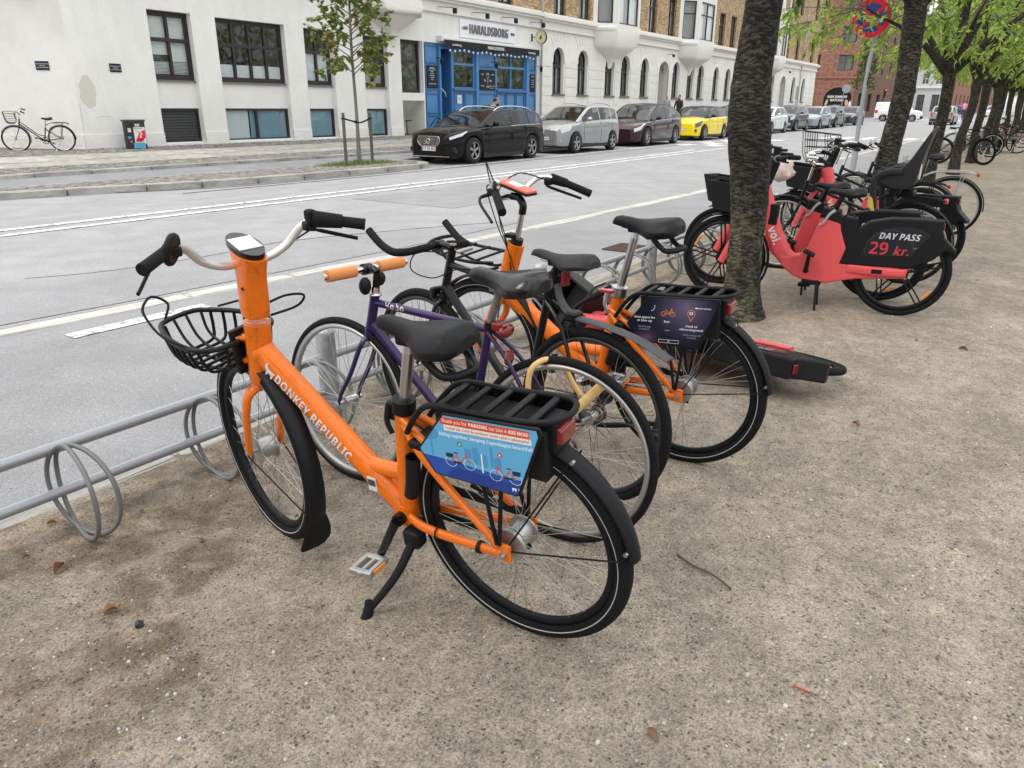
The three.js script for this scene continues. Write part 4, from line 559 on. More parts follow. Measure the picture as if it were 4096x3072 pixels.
    const Q = []; for (let a = 0; a <= 5; a++) { const x = -h + .03 + (S.tailW || .28) * a / 5; Q.push([0, .5, 1].map(q => sp(x, .62 + .34 * q, s, .006))); } mesh('tail_light', loft(Q, { close: false, caps: false }), MT.tail, o);
  }
  if (S.extra) S.extra(o, { h, side, sp, belt, top, plan, roof });
  return o;
}
function smoothN(g) { // weld normals at equal positions
  const p = g.attributes.position, n = g.attributes.normal, m = new Map(); for (let i = 0; i < p.count; i++) { const k = [p.getX(i), p.getY(i), p.getZ(i)].map(v => Math.round(v * 2000)).join(); const a = m.get(k) || [0, 0, 0]; a[0] += n.getX(i); a[1] += n.getY(i); a[2] += n.getZ(i); m.set(k, a); } for (let i = 0; i < p.count; i++) { const k = [p.getX(i), p.getY(i), p.getZ(i)].map(v => Math.round(v * 2000)).join(), a = m.get(k), l = Math.hypot(...a) || 1; n.setXYZ(i, a[0] / l, a[1] / l, a[2] / l); } return g; }
function plateM(s) { return new THREE.MeshStandardMaterial({ map: canvasTex(256, 64, g => { g.fillStyle = '#eee'; g.fillRect(0, 0, 256, 64); g.fillStyle = '#223c9c'; g.fillRect(0, 0, 24, 64); g.strokeStyle = '#c33'; g.lineWidth = 4; g.strokeRect(2, 2, 252, 60); g.fillStyle = '#111'; g.font = 'bold 50px sans-serif'; g.textAlign = 'center'; g.fillText(s, 140, 50, 216); }), roughness: .4 }); }
function plate(o, x, y, s, back) { const m = mesh('number_plate', box(.02, .115, .5, x, y, 0), MT.plate, o); if (s) mesh('number_plate_print', new THREE.PlaneGeometry(.5, .115).rotateY(back ? -Math.PI / 2 : Math.PI / 2).translate(x + (back ? -.0115 : .0115), y, 0), plateM(s), o); }
function grille(o, x, y, w, hh, bars, vertical = true, fr = MT.chrome) { mesh('grille', rbox(.05, hh, w, .02, x, y, 0), MT.carBlack, o); if (fr) mesh('grille_frame', tube([[x + .026, y + hh / 2, w / 2 - .05], [x + .026, y + hh / 2, -w / 2 + .05], [x + .026, y, -w / 2], [x + .026, y - hh / 2, -w / 2 + .1], [x + .026, y - hh / 2, w / 2 - .1], [x + .026, y, w / 2]], .011, 40, 6, true, .1), fr, o); for (let i = 0; i < bars; i++) vertical ? mesh('grille_bar', box(.02, hh - .04, .012, x + .024, y, -w / 2 + .06 + (w - .12) * i / (bars - 1)), MT.chrome, o) : mesh('grille_bar', box(.02, .012, w - .08, x + .024, y - hh / 2 + .05 + (hh - .1) * i / (bars - 1), 0), fr || MT.carBlack, o); }
const PX = -13.97, PT = -Math.PI / 2, parked = 'cars parked along the pavement side of the street';
const volvo = { L: 4.76, W: 1.87, H: 1.43, xf: 1.5, xr: -1.4, R: .345, rim: 'double', body: paint([.003, .003, .0035], { metalness: 0, clearcoat: .4, specularIntensity: .2 }), belt: [[-2.38, .86], [-2.2, .98], [-1.2, .99], [0, .96], [1.0, .93], [1.6, .88], [2.15, .8], [2.38, .7]], hood: [[-2.38, .9], [-2.2, 1.0], [0, 1.0], [1.05, 1.0], [1.7, .95], [2.2, .84], [2.38, .72]], cabin: [[-2.3, 1.0], [-2.1, 1.22], [-1.85, 1.36], [-1.2, 1.42], [-.4, 1.44], [.1, 1.41], [.4, 1.33], [1.15, .95]], roofF: .28, roofR: -1.9, wins: [[-1.95, -1.3], [-1.24, -.38], [-.32, .85]], doors: [.82, -.33, -1.27], mirror: .66, rails: MT.chrome, chrome: true, handle: MT.blackGloss, headR: [.8, .93], headTilt: .06, headW: [.08, .62], extra: (o, k) => { grille(o, 2.355, .6, .78, .24, 15); mesh('emblem', [new THREE.TorusGeometry(.062, .013, 8, 24).rotateY(Math.PI / 2).translate(2.395, .6, 0), bar([2.395, .52, .16], [2.395, .68, -.16], .008)], MT.chrome, o); plate(o, 2.39, .4, 'CP 85 883'); mesh('air_intake', rbox(.06, .14, 1.1, .03, 2.32, .27, 0), MT.carBlack, o); for (const s of [-1, 1]) { mesh('fog_trim', tube([[2.33, .46, s * .58], [2.26, .34, s * .63], [2.15, .32, s * .78]], .018, 12), MT.chrome, o); mesh('fog_intake', rbox(.12, .13, .22, .03, 2.2, .38, s * .68), MT.carBlack, o); } mesh('front_lip', box(.06, .02, 1.3, 2.32, .2, 0), MT.chrome, o); } };
car('parked_car', 'black estate car with chrome grille and roof rails behind the young lime tree', volvo, [PX, gy(-18.7), -18.75], PT, parked);
const peug = { L: 4.2, W: 1.76, H: 1.55, xf: 1.28, xr: -1.32, R: .325, rim: 'star', body: paint([.33, .345, .355], { metalness: .5 }), belt: [[-2.1, .9], [-1.9, 1.03], [0, 1.0], [.9, .98], [1.5, .93], [1.9, .85], [2.1, .76]], hood: [[-2.1, .95], [-1.9, 1.05], [0, 1.05], [1.0, 1.06], [1.6, 1.02], [1.95, .9], [2.1, .78]], cabin: [[-2.05, 1.03], [-1.92, 1.25], [-1.6, 1.45], [-1, 1.52], [-.3, 1.53], [.1, 1.5], [.35, 1.42], [1.15, 1.0]], roofF: .25, roofR: -1.7, wins: [[-1.7, -1.25], [-1.18, -.4], [-.34, .85]], doors: [.82, -.36, -1.2], mirror: .68, rails: MT.aluDull, headR: [.7, .95], headTilt: .05, headW: [.1, .5], sill: .24, extra: (o) => { grille(o, 2.06, .66, .8, .18, 4, false); plate(o, 2.1, .48, 'BX 31 405'); mesh('air_intake', rbox(.06, .2, 1.1, .03, 2.05, .36, 0), MT.carBlack, o); for (const s of [-1, 1]) { mesh('fog_trim', new THREE.TorusGeometry(.07, .012, 6, 20).rotateY(Math.PI / 2 - s * .5).translate(1.98, .42, s * .62), MT.chrome, o); mesh('fog_light', sph(.045, 1.98, .42, s * .62), MT.lamp, o); } } };
car('parked_car', 'silver compact suv with silver roof rails parked behind the black estate', peug, [PX + .02, gy(-24.2), -24.25], PT, parked);
const tesla = { L: 4.75, W: 1.92, H: 1.62, xf: 1.52, xr: -1.38, R: .355, rim: 'multi', body: paint([.028, .006, .011]), belt: [[-2.37, .9], [-2.15, 1.04], [-1, 1.02], [0, .98], [1.1, .93], [1.7, .87], [2.2, .75], [2.37, .66]], hood: [[-2.37, .93], [-2.1, 1.06], [0, 1.03], [1.3, 1.02], [1.8, .95], [2.2, .82], [2.37, .68]], cabin: [[-2.3, 1.04], [-1.9, 1.26], [-1.3, 1.48], [-.7, 1.58], [-.1, 1.61], [.3, 1.55], [.7, 1.38], [1.45, .96]], roofF: .3, roofR: -1.1, glassRoof: true, wins: [[-1.85, -1.25], [-1.2, -.35], [-.3, 1.0]], doors: [.95, -.33, -1.25], mirror: .8, mirrorM: MT.blackGloss, pillar: true, headR: [.66, .9], headW: [.08, .68], extra: o => { mesh('air_intake', rbox(.05, .1, 1.3, .03, 2.33, .3, 0), MT.carBlack, o); } };
car('parked_car', 'dark maroon crossover with black glass roof next to the yellow hatchback', tesla, [PX - .1, gy(-30), -30.05], PT + .02, parked);
const r5 = { L: 3.95, W: 1.78, H: 1.5, xf: 1.22, xr: -1.3, R: .335, rim: 'multi', body: paint([.86, .66, .01], { metalness: 0 }), roofM: MT.blackGloss, belt: [[-1.97, .85], [-1.8, 1.0], [0, .98], [.8, .96], [1.4, .9], [1.8, .82], [1.97, .74]], hood: [[-1.97, .9], [-1.8, 1.02], [0, 1.02], [.95, 1.02], [1.5, .96], [1.85, .86], [1.97, .76]], cabin: [[-1.9, 1.0], [-1.75, 1.2], [-1.5, 1.4], [-.8, 1.48], [-.1, 1.49], [.2, 1.44], [.45, 1.34], [1.05, .98]], roofF: .25, roofR: -1.5, wins: [[-1.5, -1.1], [-1.05, -.3], [-.25, .8]], doors: [.78, -.3, -1.05], mirror: .62, mirrorM: MT.blackGloss, pillar: true, headR: [.6, .92], headW: [.07, .5], headM: MT.lampDark, extra: o => { plate(o, 1.97, .5, 'DA 77 578'); mesh('air_intake', [rbox(.06, .12, 1.0, .03, 1.93, .34, 0), rbox(.1, .14, .1, .03, 1.86, .44, .66), rbox(.1, .14, .1, .03, 1.86, .44, -.66)], MT.carBlack, o); mesh('emblem', box(.015, .1, .07, 1.965, .68, 0).rotateX(0), MT.carBlack, o); for (const s of [-1, 1]) mesh('fog_trim', new THREE.TorusGeometry(.075, .012, 4, 4).rotateZ(.785).rotateY(Math.PI / 2).translate(1.93, .44, s * .66), MT.alu, o); } };
car('parked_car', 'bright yellow hatchback with black roof parked behind the maroon crossover', r5, [PX, gy(-36), -35.95], PT, parked);
const gen = (o) => ({ ...peug, rails: null, ...o });
car('parked_car', 'dark grey suv half hidden behind the big tree trunk', gen({ body: paint([.1, .105, .115], { metalness: .4 }), L: 4.4, headM: MT.lampDark, extra: o => { grille(o, 2.12, .68, 1.1, .14, 3, false, null); } }), [PX, gy(-40.8), -40.9], PT, parked);
const sedan = { ...volvo, L: 4.4, xf: 1.34, xr: -1.26, R: .315, rim: 'multi', rails: null, chrome: false, headW: [.06, .55], handle: null, belt: [[-2.2, .86], [-2.0, .97], [0, .95], [1, .91], [1.5, .86], [2, .78], [2.2, .68]], hood: [[-2.2, .9], [-1.9, .99], [0, .98], [1.0, .98], [1.6, .92], [2.05, .8], [2.2, .7]], cabin: [[-1.9, .98], [-1.5, 1.28], [-1, 1.42], [-.3, 1.46], [.1, 1.42], [.4, 1.33], [1.1, .95]], roofR: -1.1, wins: [[-1.6, -1.1], [-1.04, -.3], [-.24, .85]], doors: [.82, -.27, -1.1], extra: o => { grille(o, 2.17, .58, .7, .14, 3, false); plate(o, 2.2, .42); mesh('air_intake', rbox(.06, .12, 1.1, .03, 2.15, .3, 0), MT.carBlack, o); } };
car('parked_car', 'white saloon car showing beside the right edge of the big trunk', { ...sedan, body: paint([.7, .72, .73], { metalness: 0 }) }, [PX, gy(-46.2), -46.2], PT, parked);
car('parked_car', 'black hatchback with turned front wheel behind the white saloon', { ...gen({ body: paint([.014, .017, .024]) }), L: 4.05, H: 1.45 }, [PX, gy(-51.2), -51.3], PT, parked);
car('parked_car', 'pale blue grey estate car with old style grille in the parked row', { ...sedan, body: paint([.3, .36, .38], { metalness: .4 }), rails: MT.black, roofR: -1.75, cabin: [[-2.15, 1.0], [-1.95, 1.25], [-1.6, 1.4], [-.3, 1.46], [.1, 1.42], [.4, 1.33], [1.1, .95]] }, [PX, gy(-57), -57.2], PT, parked);
car('parked_car', 'dark small round lamped hatchback second from the end of the row', { ...r5, body: paint([.03, .045, .055], { metalness: .3 }), roofM: paint([.03, .045, .055]), H: 1.42, headM: MT.lamp, extra: o => { grille(o, 1.94, .5, .9, .2, 3, false); for (const s of [-1, 1]) mesh('round_lamp', sph(.12, 1.8, .74, s * .6, .5, 1, 1), MT.lamp, o); } }, [PX, gy(-61.7), -61.8], PT, parked);
car('parked_car', 'dark blue grey saloon last in the parked row before the crossing', { ...sedan, body: paint([.035, .05, .06], { metalness: .3 }) }, [PX, gy(-68.6), -68.7], PT, parked);
// traffic
const rear = (s) => ({ extra: (o, k) => { plate(o, -k.h - .005, .62, s, true); mesh('rear_bumper', rbox(.14, .2, 1.5, .05, -k.h + .02, .38, 0), MT.carBlack, o); mesh('tail_light', [rbox(.06, .13, .4, .03, -k.h + .05, .86, .6), rbox(.06, .13, .4, .03, -k.h + .05, .86, -.6)], MT.tail, o); } });
car('driving_car', 'silver hatchback driving away seen from behind between two tree trunks', { ...r5, L: 4.2, W: 1.78, H: 1.46, body: paint([.36, .36, .36], { metalness: .5 }), roofM: paint([.36, .36, .36], { metalness: .5 }), pillar: false, xr: -1.35, xf: 1.3, ...rear('') }, [-7.72, gy(-74.7), -74.7], Math.PI / 2, 'moving traffic');
car('driving_car', 'white panel van crossing the junction', { ...gen({ L: 4.3, W: 1.83, H: 1.82, cat: 'van', R: .31, body: paint([.74, .75, .76], { metalness: 0 }), belt: [[-2.15, 1.1], [-1, 1.12], [.6, 1.1], [1.0, 1.06], [1.6, .98], [1.95, .88], [2.15, .76]], hood: [[-2.15, 1.12], [.8, 1.12], [1.2, 1.1], [1.7, 1.03], [2.0, .92], [2.15, .78]], cabin: [[-2.15, 1.15], [-2.13, 1.72], [-1.9, 1.8], [-.5, 1.83], [.3, 1.8], [.6, 1.68], [1.35, 1.06]], roofF: .5, roofR: -2.1, wins: [[.0, 1.05]], doors: [.95, -.1, -.9], tumble: .14, extra: o => { mesh('side_strip', [bx(-1.2, .9, .5, .58, -.925, -.9), bx(-1.2, .9, .5, .58, .9, .925)], MT.carBlack, o); mesh('bumper', rbox(.2, .3, 1.6, .06, 2.06, .38, 0), MT.carBlack, o); } }) }, [-12.95, gy(-86.5), -86.5], .08, 'moving traffic');
car('driving_car', 'blue small van waiting beyond the crossing', { ...gen({ L: 4.1, H: 1.7, body: paint([.02, .1, .2]) }), cat: 'van' }, [-12.2, gy(-140), -140], Math.PI / 2, 'moving traffic');
car('driving_car', 'white car coming towards the crossing far down the street', { ...sedan, body: paint([.7, .71, .72], { metalness: 0 }) }, [-7.2, gy(-125), -125], PT, 'moving traffic');
// ---------- trees ----------
function barkTex(moss) { // flaking cherry bark: horizontal plates with dark cracks
  const w = 512, h = 1024, H = new Float32Array(w * h), d = new Uint8Array(w * h * 4);
  for (let j = 0; j < h; j++) for (let i = 0; i < w; i++) {
    const u = i / w, v = j / h, wu = u + .03 * (vn(u * 8, v * 24, 8) - .5), wv = v + .008 * (vn(u * 12, v * 30, 12) - .5);
    const pl = fbm(wu * 26, wv * 260, 26, 4), big = fbm(u * 4, v * 11, 4, 3), g = NT[(i * 53 + j * 977) & 65535], crack = sm(.56, .44, fbm(wu * 30 + 9, wv * 110 + 3, 30, 4)), lent = sm(.66, .74, vn(wu * 20 + 5, wv * 260, 20));
    const hh = .2 + .75 * sm(.28, .7, pl) - .22 * crack + .15 * lent + .15 * (big - .5); H[j * w + i] = Math.max(0, Math.min(1, hh));
    let k = .085 + .2 * (hh - .25) + .1 * (big - .5) + .08 * (g - .5); k = Math.max(.05, k); let r = k * 1.07, gg = k * .99, b = k * .9; const li = sm(.6, .72, fbm(u * 10 + 3, v * 30, 10, 3)) * .45; r += li * .1; gg += li * .11; b += li * .1;
    if (moss) { const m = sm(.5, .68, fbm(u * 8, v * 20, 8, 4) + .16 * (1 - Math.abs(v - .14) * 9)) * .75 * sm(.36, .26, v) * (.5 + g); r = r * (1 - .5 * m) + .1 * m; gg = gg * (1 - .5 * m) + .105 * m; b = b * (1 - .5 * m) + .06 * m; const pg = sm(.4, .55, fbm(u * 14 + 1, v * 34, 14, 3)) * sm(.4, .2, v) * .8; r += pg * .13 * g * 2; gg += pg * .13 * g * 2; b += pg * .11 * g * 2; }
    const q = (j * w + i) * 4; d[q] = Math.min(255, r * 255); d[q + 1] = Math.min(255, gg * 255); d[q + 2] = Math.min(255, b * 255); d[q + 3] = 255;
  }
  return new THREE.MeshStandardMaterial({ map: dtex(d, w, h), bumpMap: tex(w, h, (u, v, i, j) => H[j * w + i], false), bumpScale: .012, roughness: .95, color: new THREE.Color().setRGB(...(moss ? [1.15, 1.12, 1.06] : [1.6, 1.55, 1.45])) });
}
MT.bark1 = barkTex(true); MT.bark = barkTex(false); MT.twig = mat([.09, .075, .05], .9);
function trunkGeo(pts, rads, n, m, amp, flare = .0, seed = 0) {
  const c = new THREE.CatmullRomCurve3(pts.map(ar), false, 'centripetal'), rad = slut(rads), R = [];
  for (let i = 0; i <= n; i++) { const t = i / n, p = c.getPoint(t), r0 = rad(t), ring = []; for (let j = 0; j < m; j++) { const a = j / m * 6.2832, ca = Math.cos(a), sa = Math.sin(a); let r = r0 * (1 + amp * 2.2 * (nz(ca * 1.2 + seed, t * 9 + sa * 1.2, 3) - .5) + amp * 1.5 * (nz(ca * 4 + seed * 3, t * 60 + sa * 4, 3) - .5)); if (flare) r *= 1 + flare * Math.exp(-t * 14) * (.6 + .8 * nz(ca * 2 + 7, sa * 2 + seed, 2)); ring.push([p.x + ca * r, p.y, p.z + sa * r]); } R.push(ring); }
  return loft(R);
}
function leafMat(c, tr = .35) { return new THREE.MeshPhysicalMaterial({ color: new THREE.Color().setRGB(1, 1, 1), vertexColors: true, roughness: .75, transmission: tr, thickness: 0, side: THREE.DoubleSide, specularIntensity: .35 }); }
// leaves: [pos, direction of the tip, length, width, colour]
function leafGeo(list) {
  const P = [], C = [], I = [];
  for (const [p, d, l, w, c] of list) {
    const s = V(d.z, 0, -d.x); if (s.lengthSq() < .01) s.set(1, 0, 0); s.normalize().applyAxisAngle(d, rr(-.9, .9)); const n = s.clone().cross(d), b = P.length / 3, q = (t, x, y) => P.push(p.x + d.x * l * t + s.x * w * x + n.x * w * y, p.y + d.y * l * t + s.y * w * x + n.y * w * y, p.z + d.z * l * t + s.z * w * x + n.z * w * y);
    q(0, 0, 0); q(.4, .5, .18); q(.5, 0, 0); q(.4, -.5, .18); q(1, 0, -.2);
    for (let i = 0; i < 5; i++) C.push(...c); I.push(b, b + 1, b + 2, b, b + 2, b + 3, b + 1, b + 4, b + 2, b + 2, b + 4, b + 3);
  }
  const g = new THREE.BufferGeometry(); g.setAttribute('position', new THREE.Float32BufferAttribute(P, 3)); g.setAttribute('color', new THREE.Float32BufferAttribute(C, 3)); g.setIndex(I); g.computeVertexNormals(); return g;
}
const dirr = () => { const z = rr(-1, 1), a = rnd() * 6.283, r = Math.sqrt(1 - z * z); return V(r * Math.cos(a), z, r * Math.sin(a)); };
const lc = (base, v) => { const k = rr(1 - v, 1 + v), y = rr(-.12, .2); return [base[0] * k * (1 + y), base[1] * k, base[2] * k * (1 - y)]; };
function spray(list, twigs, a, b, n, base, L = .13, droop = .6) { // a twig from a to b with leaves along it
  const d = b.clone().sub(a), len = d.length(); twigs.push(bar(a, b, .007, .003, 4));
  for (let i = 0; i < n; i++) { const t = (i + rnd()) / n, p = a.clone().addScaledVector(d, t), o = dirr().multiplyScalar(.8).addScaledVector(d, .5 / len); o.y -= droop; o.normalize(); p.addScaledVector(o, .02); list.push([p, o, L * rr(.65, 1.15), L * rr(.36, .48), lc(base, .3)]); }
}
const LEAF = leafMat(null, .5);
function cherryCrown(seedc, y0, top, rx, rzz, nTw, base, fork) {
  const leaves = [], tw = [], limbs = [];
  const main = []; for (let i = 0; i < 6; i++) { const a = i / 6 * 6.283 + rr(-.3, .3), e = V(Math.cos(a) * rx * rr(.55, .85), rr(y0 + .7, top - 1.2), Math.sin(a) * rzz * rr(.55, .85)), m = V(e.x * .4, fork + (e.y - fork) * rr(.3, .5), e.z * .4); main.push([V(0, fork, 0), m, e]); limbs.push(sweep([[0, fork - .15, 0], m, e], t => [.07 * (1 - .8 * t), .07 * (1 - .8 * t)], 10, 8)); }
  main.push([V(0, fork, 0), V(.1, fork + 1, .1), V(.2, top - .8, -.1)]); limbs.push(sweep([[0, fork - .1, 0], [.1, fork + 1, .1], [.2, top - .8, -.1]], t => [.09 * (1 - .8 * t), .09 * (1 - .8 * t)], 10, 8));
  const curves = main.map(p => new THREE.CatmullRomCurve3(p));
  for (let i = 0; i < nTw; i++) {
    const a = rnd() * 6.283, u = Math.sqrt(rnd()), lo = y0 + .35 * u * u, y = lo + (top - lo) * rnd() ** 1.25, sh = Math.sqrt(Math.max(.15, 1 - ((y - (y0 + 1.2)) / (top - y0 - .6)) ** 2)); const c = V(Math.cos(a) * rx * u * Math.min(1, sh), y, Math.sin(a) * rzz * u * Math.min(1, sh));
    let best = null, bd = 1e9; for (const cv of curves) for (const t of [.4, .6, .8, 1]) { const p = cv.getPoint(t), d = p.distanceTo(c); if (d < bd) { bd = d; best = p; } }
    const dd = c.clone().sub(best).normalize(), s = best.clone().lerp(c, .35); if (i % 3 === 0) tw.push(bar(best, c, .012, .005, 4));
    for (let k = 0; k < 3; k++) { const e = c.clone().add(dd.clone().multiplyScalar(rr(.1, .3))).add(V(rr(-.25, .25), rr(-.3, .12), rr(-.25, .25))); spray(leaves, tw, c, e, 9, base); }
  }
  return { leaves: leafGeo(leaves), limbs: mg(limbs), twigs: mg(tw) };
}
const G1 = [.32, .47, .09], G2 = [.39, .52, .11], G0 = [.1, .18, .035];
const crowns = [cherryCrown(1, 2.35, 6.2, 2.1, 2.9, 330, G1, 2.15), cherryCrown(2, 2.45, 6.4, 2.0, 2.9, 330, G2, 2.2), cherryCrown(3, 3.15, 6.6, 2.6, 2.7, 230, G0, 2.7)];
const tkA = trunkGeo([[0, -.05, 0], [.03, .8, .02], [-.04, 1.5, .03], [0, 2.3, 0]], [[0, .12], [.3, .1], [.7, .095], [1, .11]], 60, 22, .08, .5, 3), tkB = trunkGeo([[0, -.05, 0], [-.03, .7, .05], [.04, 1.5, .0], [0, 2.35, 0]], [[0, .13], [.3, .11], [.7, .105], [1, .12]], 60, 22, .09, .5, 8);
const tkC = trunkGeo([[0, -.05, 0], [-.02, .8, .03], [.05, 1.7, .0], [.02, 2.4, .02], [0, 2.95, 0]], [[0, .15], [.25, .125], [.6, .118], [.85, .125], [1, .13]], 110, 26, .07, .4, 6);
function cherry(label, x, z, k, turn, crown, lean = 0) {
  const t = thing('cherry_tree', label, 'tree', [x, gpt(x, z), z], turn, 'street trees along the promenade'), c = crowns[crown];
  const tr = mesh('trunk', crown === 2 ? tkC : k ? tkA : tkB, MT.bark, t); mesh('limbs', c.limbs, MT.bark, t); const cr = mesh('crown', c.leaves, LEAF, t); tag(mesh('twigs', c.twigs, MT.twig, cr), null, null, null, 'stuff'); t.rotation.z = lean; return t;
}
{ // the near tree: thick flaking trunk
  const t = thing('cherry_tree', 'thick dark flaking cherry trunk with mossy foot beside the red hire bikes', 'tree', [-1.64, 0, -5.4], 0, 'street trees along the promenade');
  mesh('trunk', trunkGeo([[0, -.06, 0], [-.02, .35, 0], [-.025, .8, 0], [-.07, 1.25, .02], [-.1, 1.6, .02], [-.08, 2.1, 0], [-.1, 2.8, 0], [-.08, 3.2, 0]], [[0, .145], [.06, .12], [.15, .112], [.3, .124], [.45, .145], [.6, .125], [.75, .117], [1, .14]], 300, 72, .055, .45, 5), MT.bark1, t);
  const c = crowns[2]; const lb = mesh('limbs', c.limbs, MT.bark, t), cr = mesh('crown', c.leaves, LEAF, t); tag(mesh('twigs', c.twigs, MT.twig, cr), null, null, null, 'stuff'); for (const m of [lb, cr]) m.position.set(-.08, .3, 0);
  // low twigs hanging into view
  const L = [], tw = [], H = (x, y, z, pts) => { let p = V(x + 1.64, y, z + 5.4); for (const [dx, dy, dz, n] of pts) { const q = p.clone().add(V(dx, dy, dz)); spray(L, tw, p, q, n, G0, .115, .9); p = q; } };
  H(-3.1, 2.66, -6.5, [[-.3, -.1, .15, 8], [-.25, -.06, .1, 9]]); H(-2.75, 2.78, -6.7, [[-.25, -.18, .2, 9], [-.2, -.1, .2, 8]]); H(-3.3, 2.85, -7.2, [[-.2, -.2, .15, 9], [-.15, -.1, .2, 7]]);
  H(-1.75, 3.05, -6.9, [[-.1, -.35, -.2, 10], [-.15, -.3, -.2, 12], [-.1, -.12, -.1, 7]]);
  H(-1.45, 2.95, -7.8, [[-.25, -.12, .05, 12], [-.3, -.15, .1, 14], [-.3, -.15, .08, 12]]); H(-1.35, 3.0, -8.2, [[-.2, -.2, .1, 14], [-.25, -.18, .1, 14], [-.2, -.1, .1, 9]]);

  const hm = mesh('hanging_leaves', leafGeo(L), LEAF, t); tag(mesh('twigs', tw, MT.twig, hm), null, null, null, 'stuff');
}
[['dark trunk standing directly behind the child seat bike', -1.62, -10.6, 0, .4, 2, .0], ['slim forked trunk next to the parked black mountain bike', -1.72, -15.9, 1, 1.9, 0, .05], ['flared trunk with the black mountain bike leaning at it', -1.75, -20.9, 1, 3.1, 1, .05], ['trunk beside the wooden bench', -1.72, -25.4, 0, 5, 0, .03]].forEach(([l, ...a]) => cherry('street tree with a ' + l, ...a));
for (let i = 0; i < 20; i++) cherry('distant street tree in the receding promenade row beyond the bench', -1.72 + rr(-.1, .1), -30.2 - i * 4.9, i % 2, rnd() * 6, i % 2, rr(-.03, .03));
for (const z of [0, 5, 10]) cherry('street tree of the promenade row behind the viewpoint', -1.7, z + 1.2, 0, rnd() * 6, 2);
for (let i = 0; i < 6; i++) cherry('street tree in the second row across the promenade', 8.5, -2 - i * 8, i % 2, rnd() * 6, i % 2);
// young limes on the traffic island and at the crossing
MT.limeBark = mat([.34, .31, .27], .9, { map: dirtT });
function lime(label, x, y, z, sc, base, n) {
  const t = thing('young_lime_tree', label, 'tree', [x, y, z]); const L = [], tw = [], br = [];
  mesh('trunk', trunkGeo([[0, -.05, 0], [.02, 1.2, .01], [-.02, 2.6, 0], [.03, 4, .02], [0, 5.6, 0]], [[0, .055], [.2, .042], [.6, .03], [1, .012]], 50, 10, .04, .3, 4), MT.limeBark, t);
  for (let i = 0; i < n; i++) { const y0 = 2.1 + 3.3 * i / n, a = i * 2.4 + rr(-.4, .4), r = (y0 < 4 ? rr(.7, 1.15) : rr(.4, .8)) * (1 - .25 * (i / n)), p0 = V(0, y0, 0), p1 = V(Math.cos(a) * r * .5, y0 + .22, Math.sin(a) * r * .5), p2 = V(Math.cos(a) * r, y0 + rr(-.15, .4), Math.sin(a) * r); br.push(bar(p0, p1, .014, .01, 5), bar(p1, p2, .01, .005, 5)); for (let k = 0; k < 5; k++) { const s = p1.clone().lerp(p2, k / 4), e = s.clone().add(V(rr(-.22, .22), rr(-.2, .15), rr(-.22, .22))); const bb = rnd() < .15 ? [base[0] * 1.35, base[1] * .95, base[2]] : base; spray(L, tw, s, e, 17, bb, .12, .8); } }
  mesh('branches', br, MT.twig, t); const c = mesh('crown', leafGeo(L.map(q => [q[0], q[1], q[2], q[3] * 1.7, q[4]])), LEAF, t); tag(mesh('twigs', tw, MT.twig, c), null, null, null, 'stuff'); t.scale.setScalar(sc); return t;
}
lime('young staked lime tree with sparse yellowing leaves on the traffic island', -14.45, .1, -14.2, 1, [.21, .28, .065], 54);
lime('small green tree in front of the red brick corner', -16.8, .75, -88, 1.3, [.12, .2, .04], 50);
{ const tt = mat([.23, .21, .19], .95, { map: dirtT });
  [[-14.42, -13.72, 'near'], [-14.5, -14.72, 'far']].forEach(([x, z, k], i) => { const t = thing('tree_stake', i ? 'weathered grey tree stake between the lime trunk and the black car' : 'weathered grey tree stake on the bare kerb side of the lime', 'stake', [x, .08, z]); mesh('post', cyl(.042, 1.24, 'y', 0, .62, 0, 12, .04), tt, t); mesh('post_top', cyl(.04, .012, 'y', 0, 1.245, 0, 12, .03), tt, t); });
  const s = thing('tree_tie', 'black rubber tie holding the lime tree to its stakes', 'strap', [-14.45, 1.1, -14.2]); mesh('strap', [tube([[.03, .1, .48], [.05, .04, .2], [.06, 0, 0], [.02, .03, -.25], [-.05, .1, -.52]], .02, 24, 6), new THREE.TorusGeometry(.05, .014, 6, 16).rotateX(Math.PI / 2).translate(.03, .1, .48), new THREE.TorusGeometry(.05, .014, 6, 16).rotateX(Math.PI / 2).translate(-.05, .1, -.52), rbox(.05, .06, .07, .01, .06, .02, .1)], MT.rubber, s); }
{ const b = new THREE.BufferGeometry(); b.setAttribute('position', new THREE.Float32BufferAttribute([-.006, 0, 0, .006, 0, 0, .004, .6, .08, -.004, .6, .08, 0, 1, .25], 3)); b.setIndex([0, 1, 2, 0, 2, 3, 3, 2, 4]); b.computeVertexNormals();
  const N = 1500, im = new THREE.InstancedMesh(b, mat([1, 1, 1], .8, { side: THREE.DoubleSide }), N), M = new THREE.Matrix4(), q = new THREE.Quaternion(), c = new THREE.Color(); for (let i = 0; i < N; i++) { const a = rnd() * 6.28, r = rnd() ** .7; q.setFromEuler(new THREE.Euler(rr(-.3, .3), rnd() * 6.28, rr(-.3, .3))); const h = rr(.05, .17) * (1.2 - r * .6); M.compose(V(-14.35 + Math.cos(a) * r * .55, .09, -14.0 + Math.sin(a) * r * 1.3), q, V(1, h, h)); im.setMatrixAt(i, M); const k = rr(.7, 1.2); rnd() < .25 ? im.setColorAt(i, c.setRGB(.3 * k, .26 * k, .12 * k)) : im.setColorAt(i, c.setRGB(.1 * k, .19 * k, .035 * k)); }
  im.name = 'grass'; tag(im, 'tuft of green grass round the foot of the young lime', 'grass', null, 'stuff'); scene.add(im); }
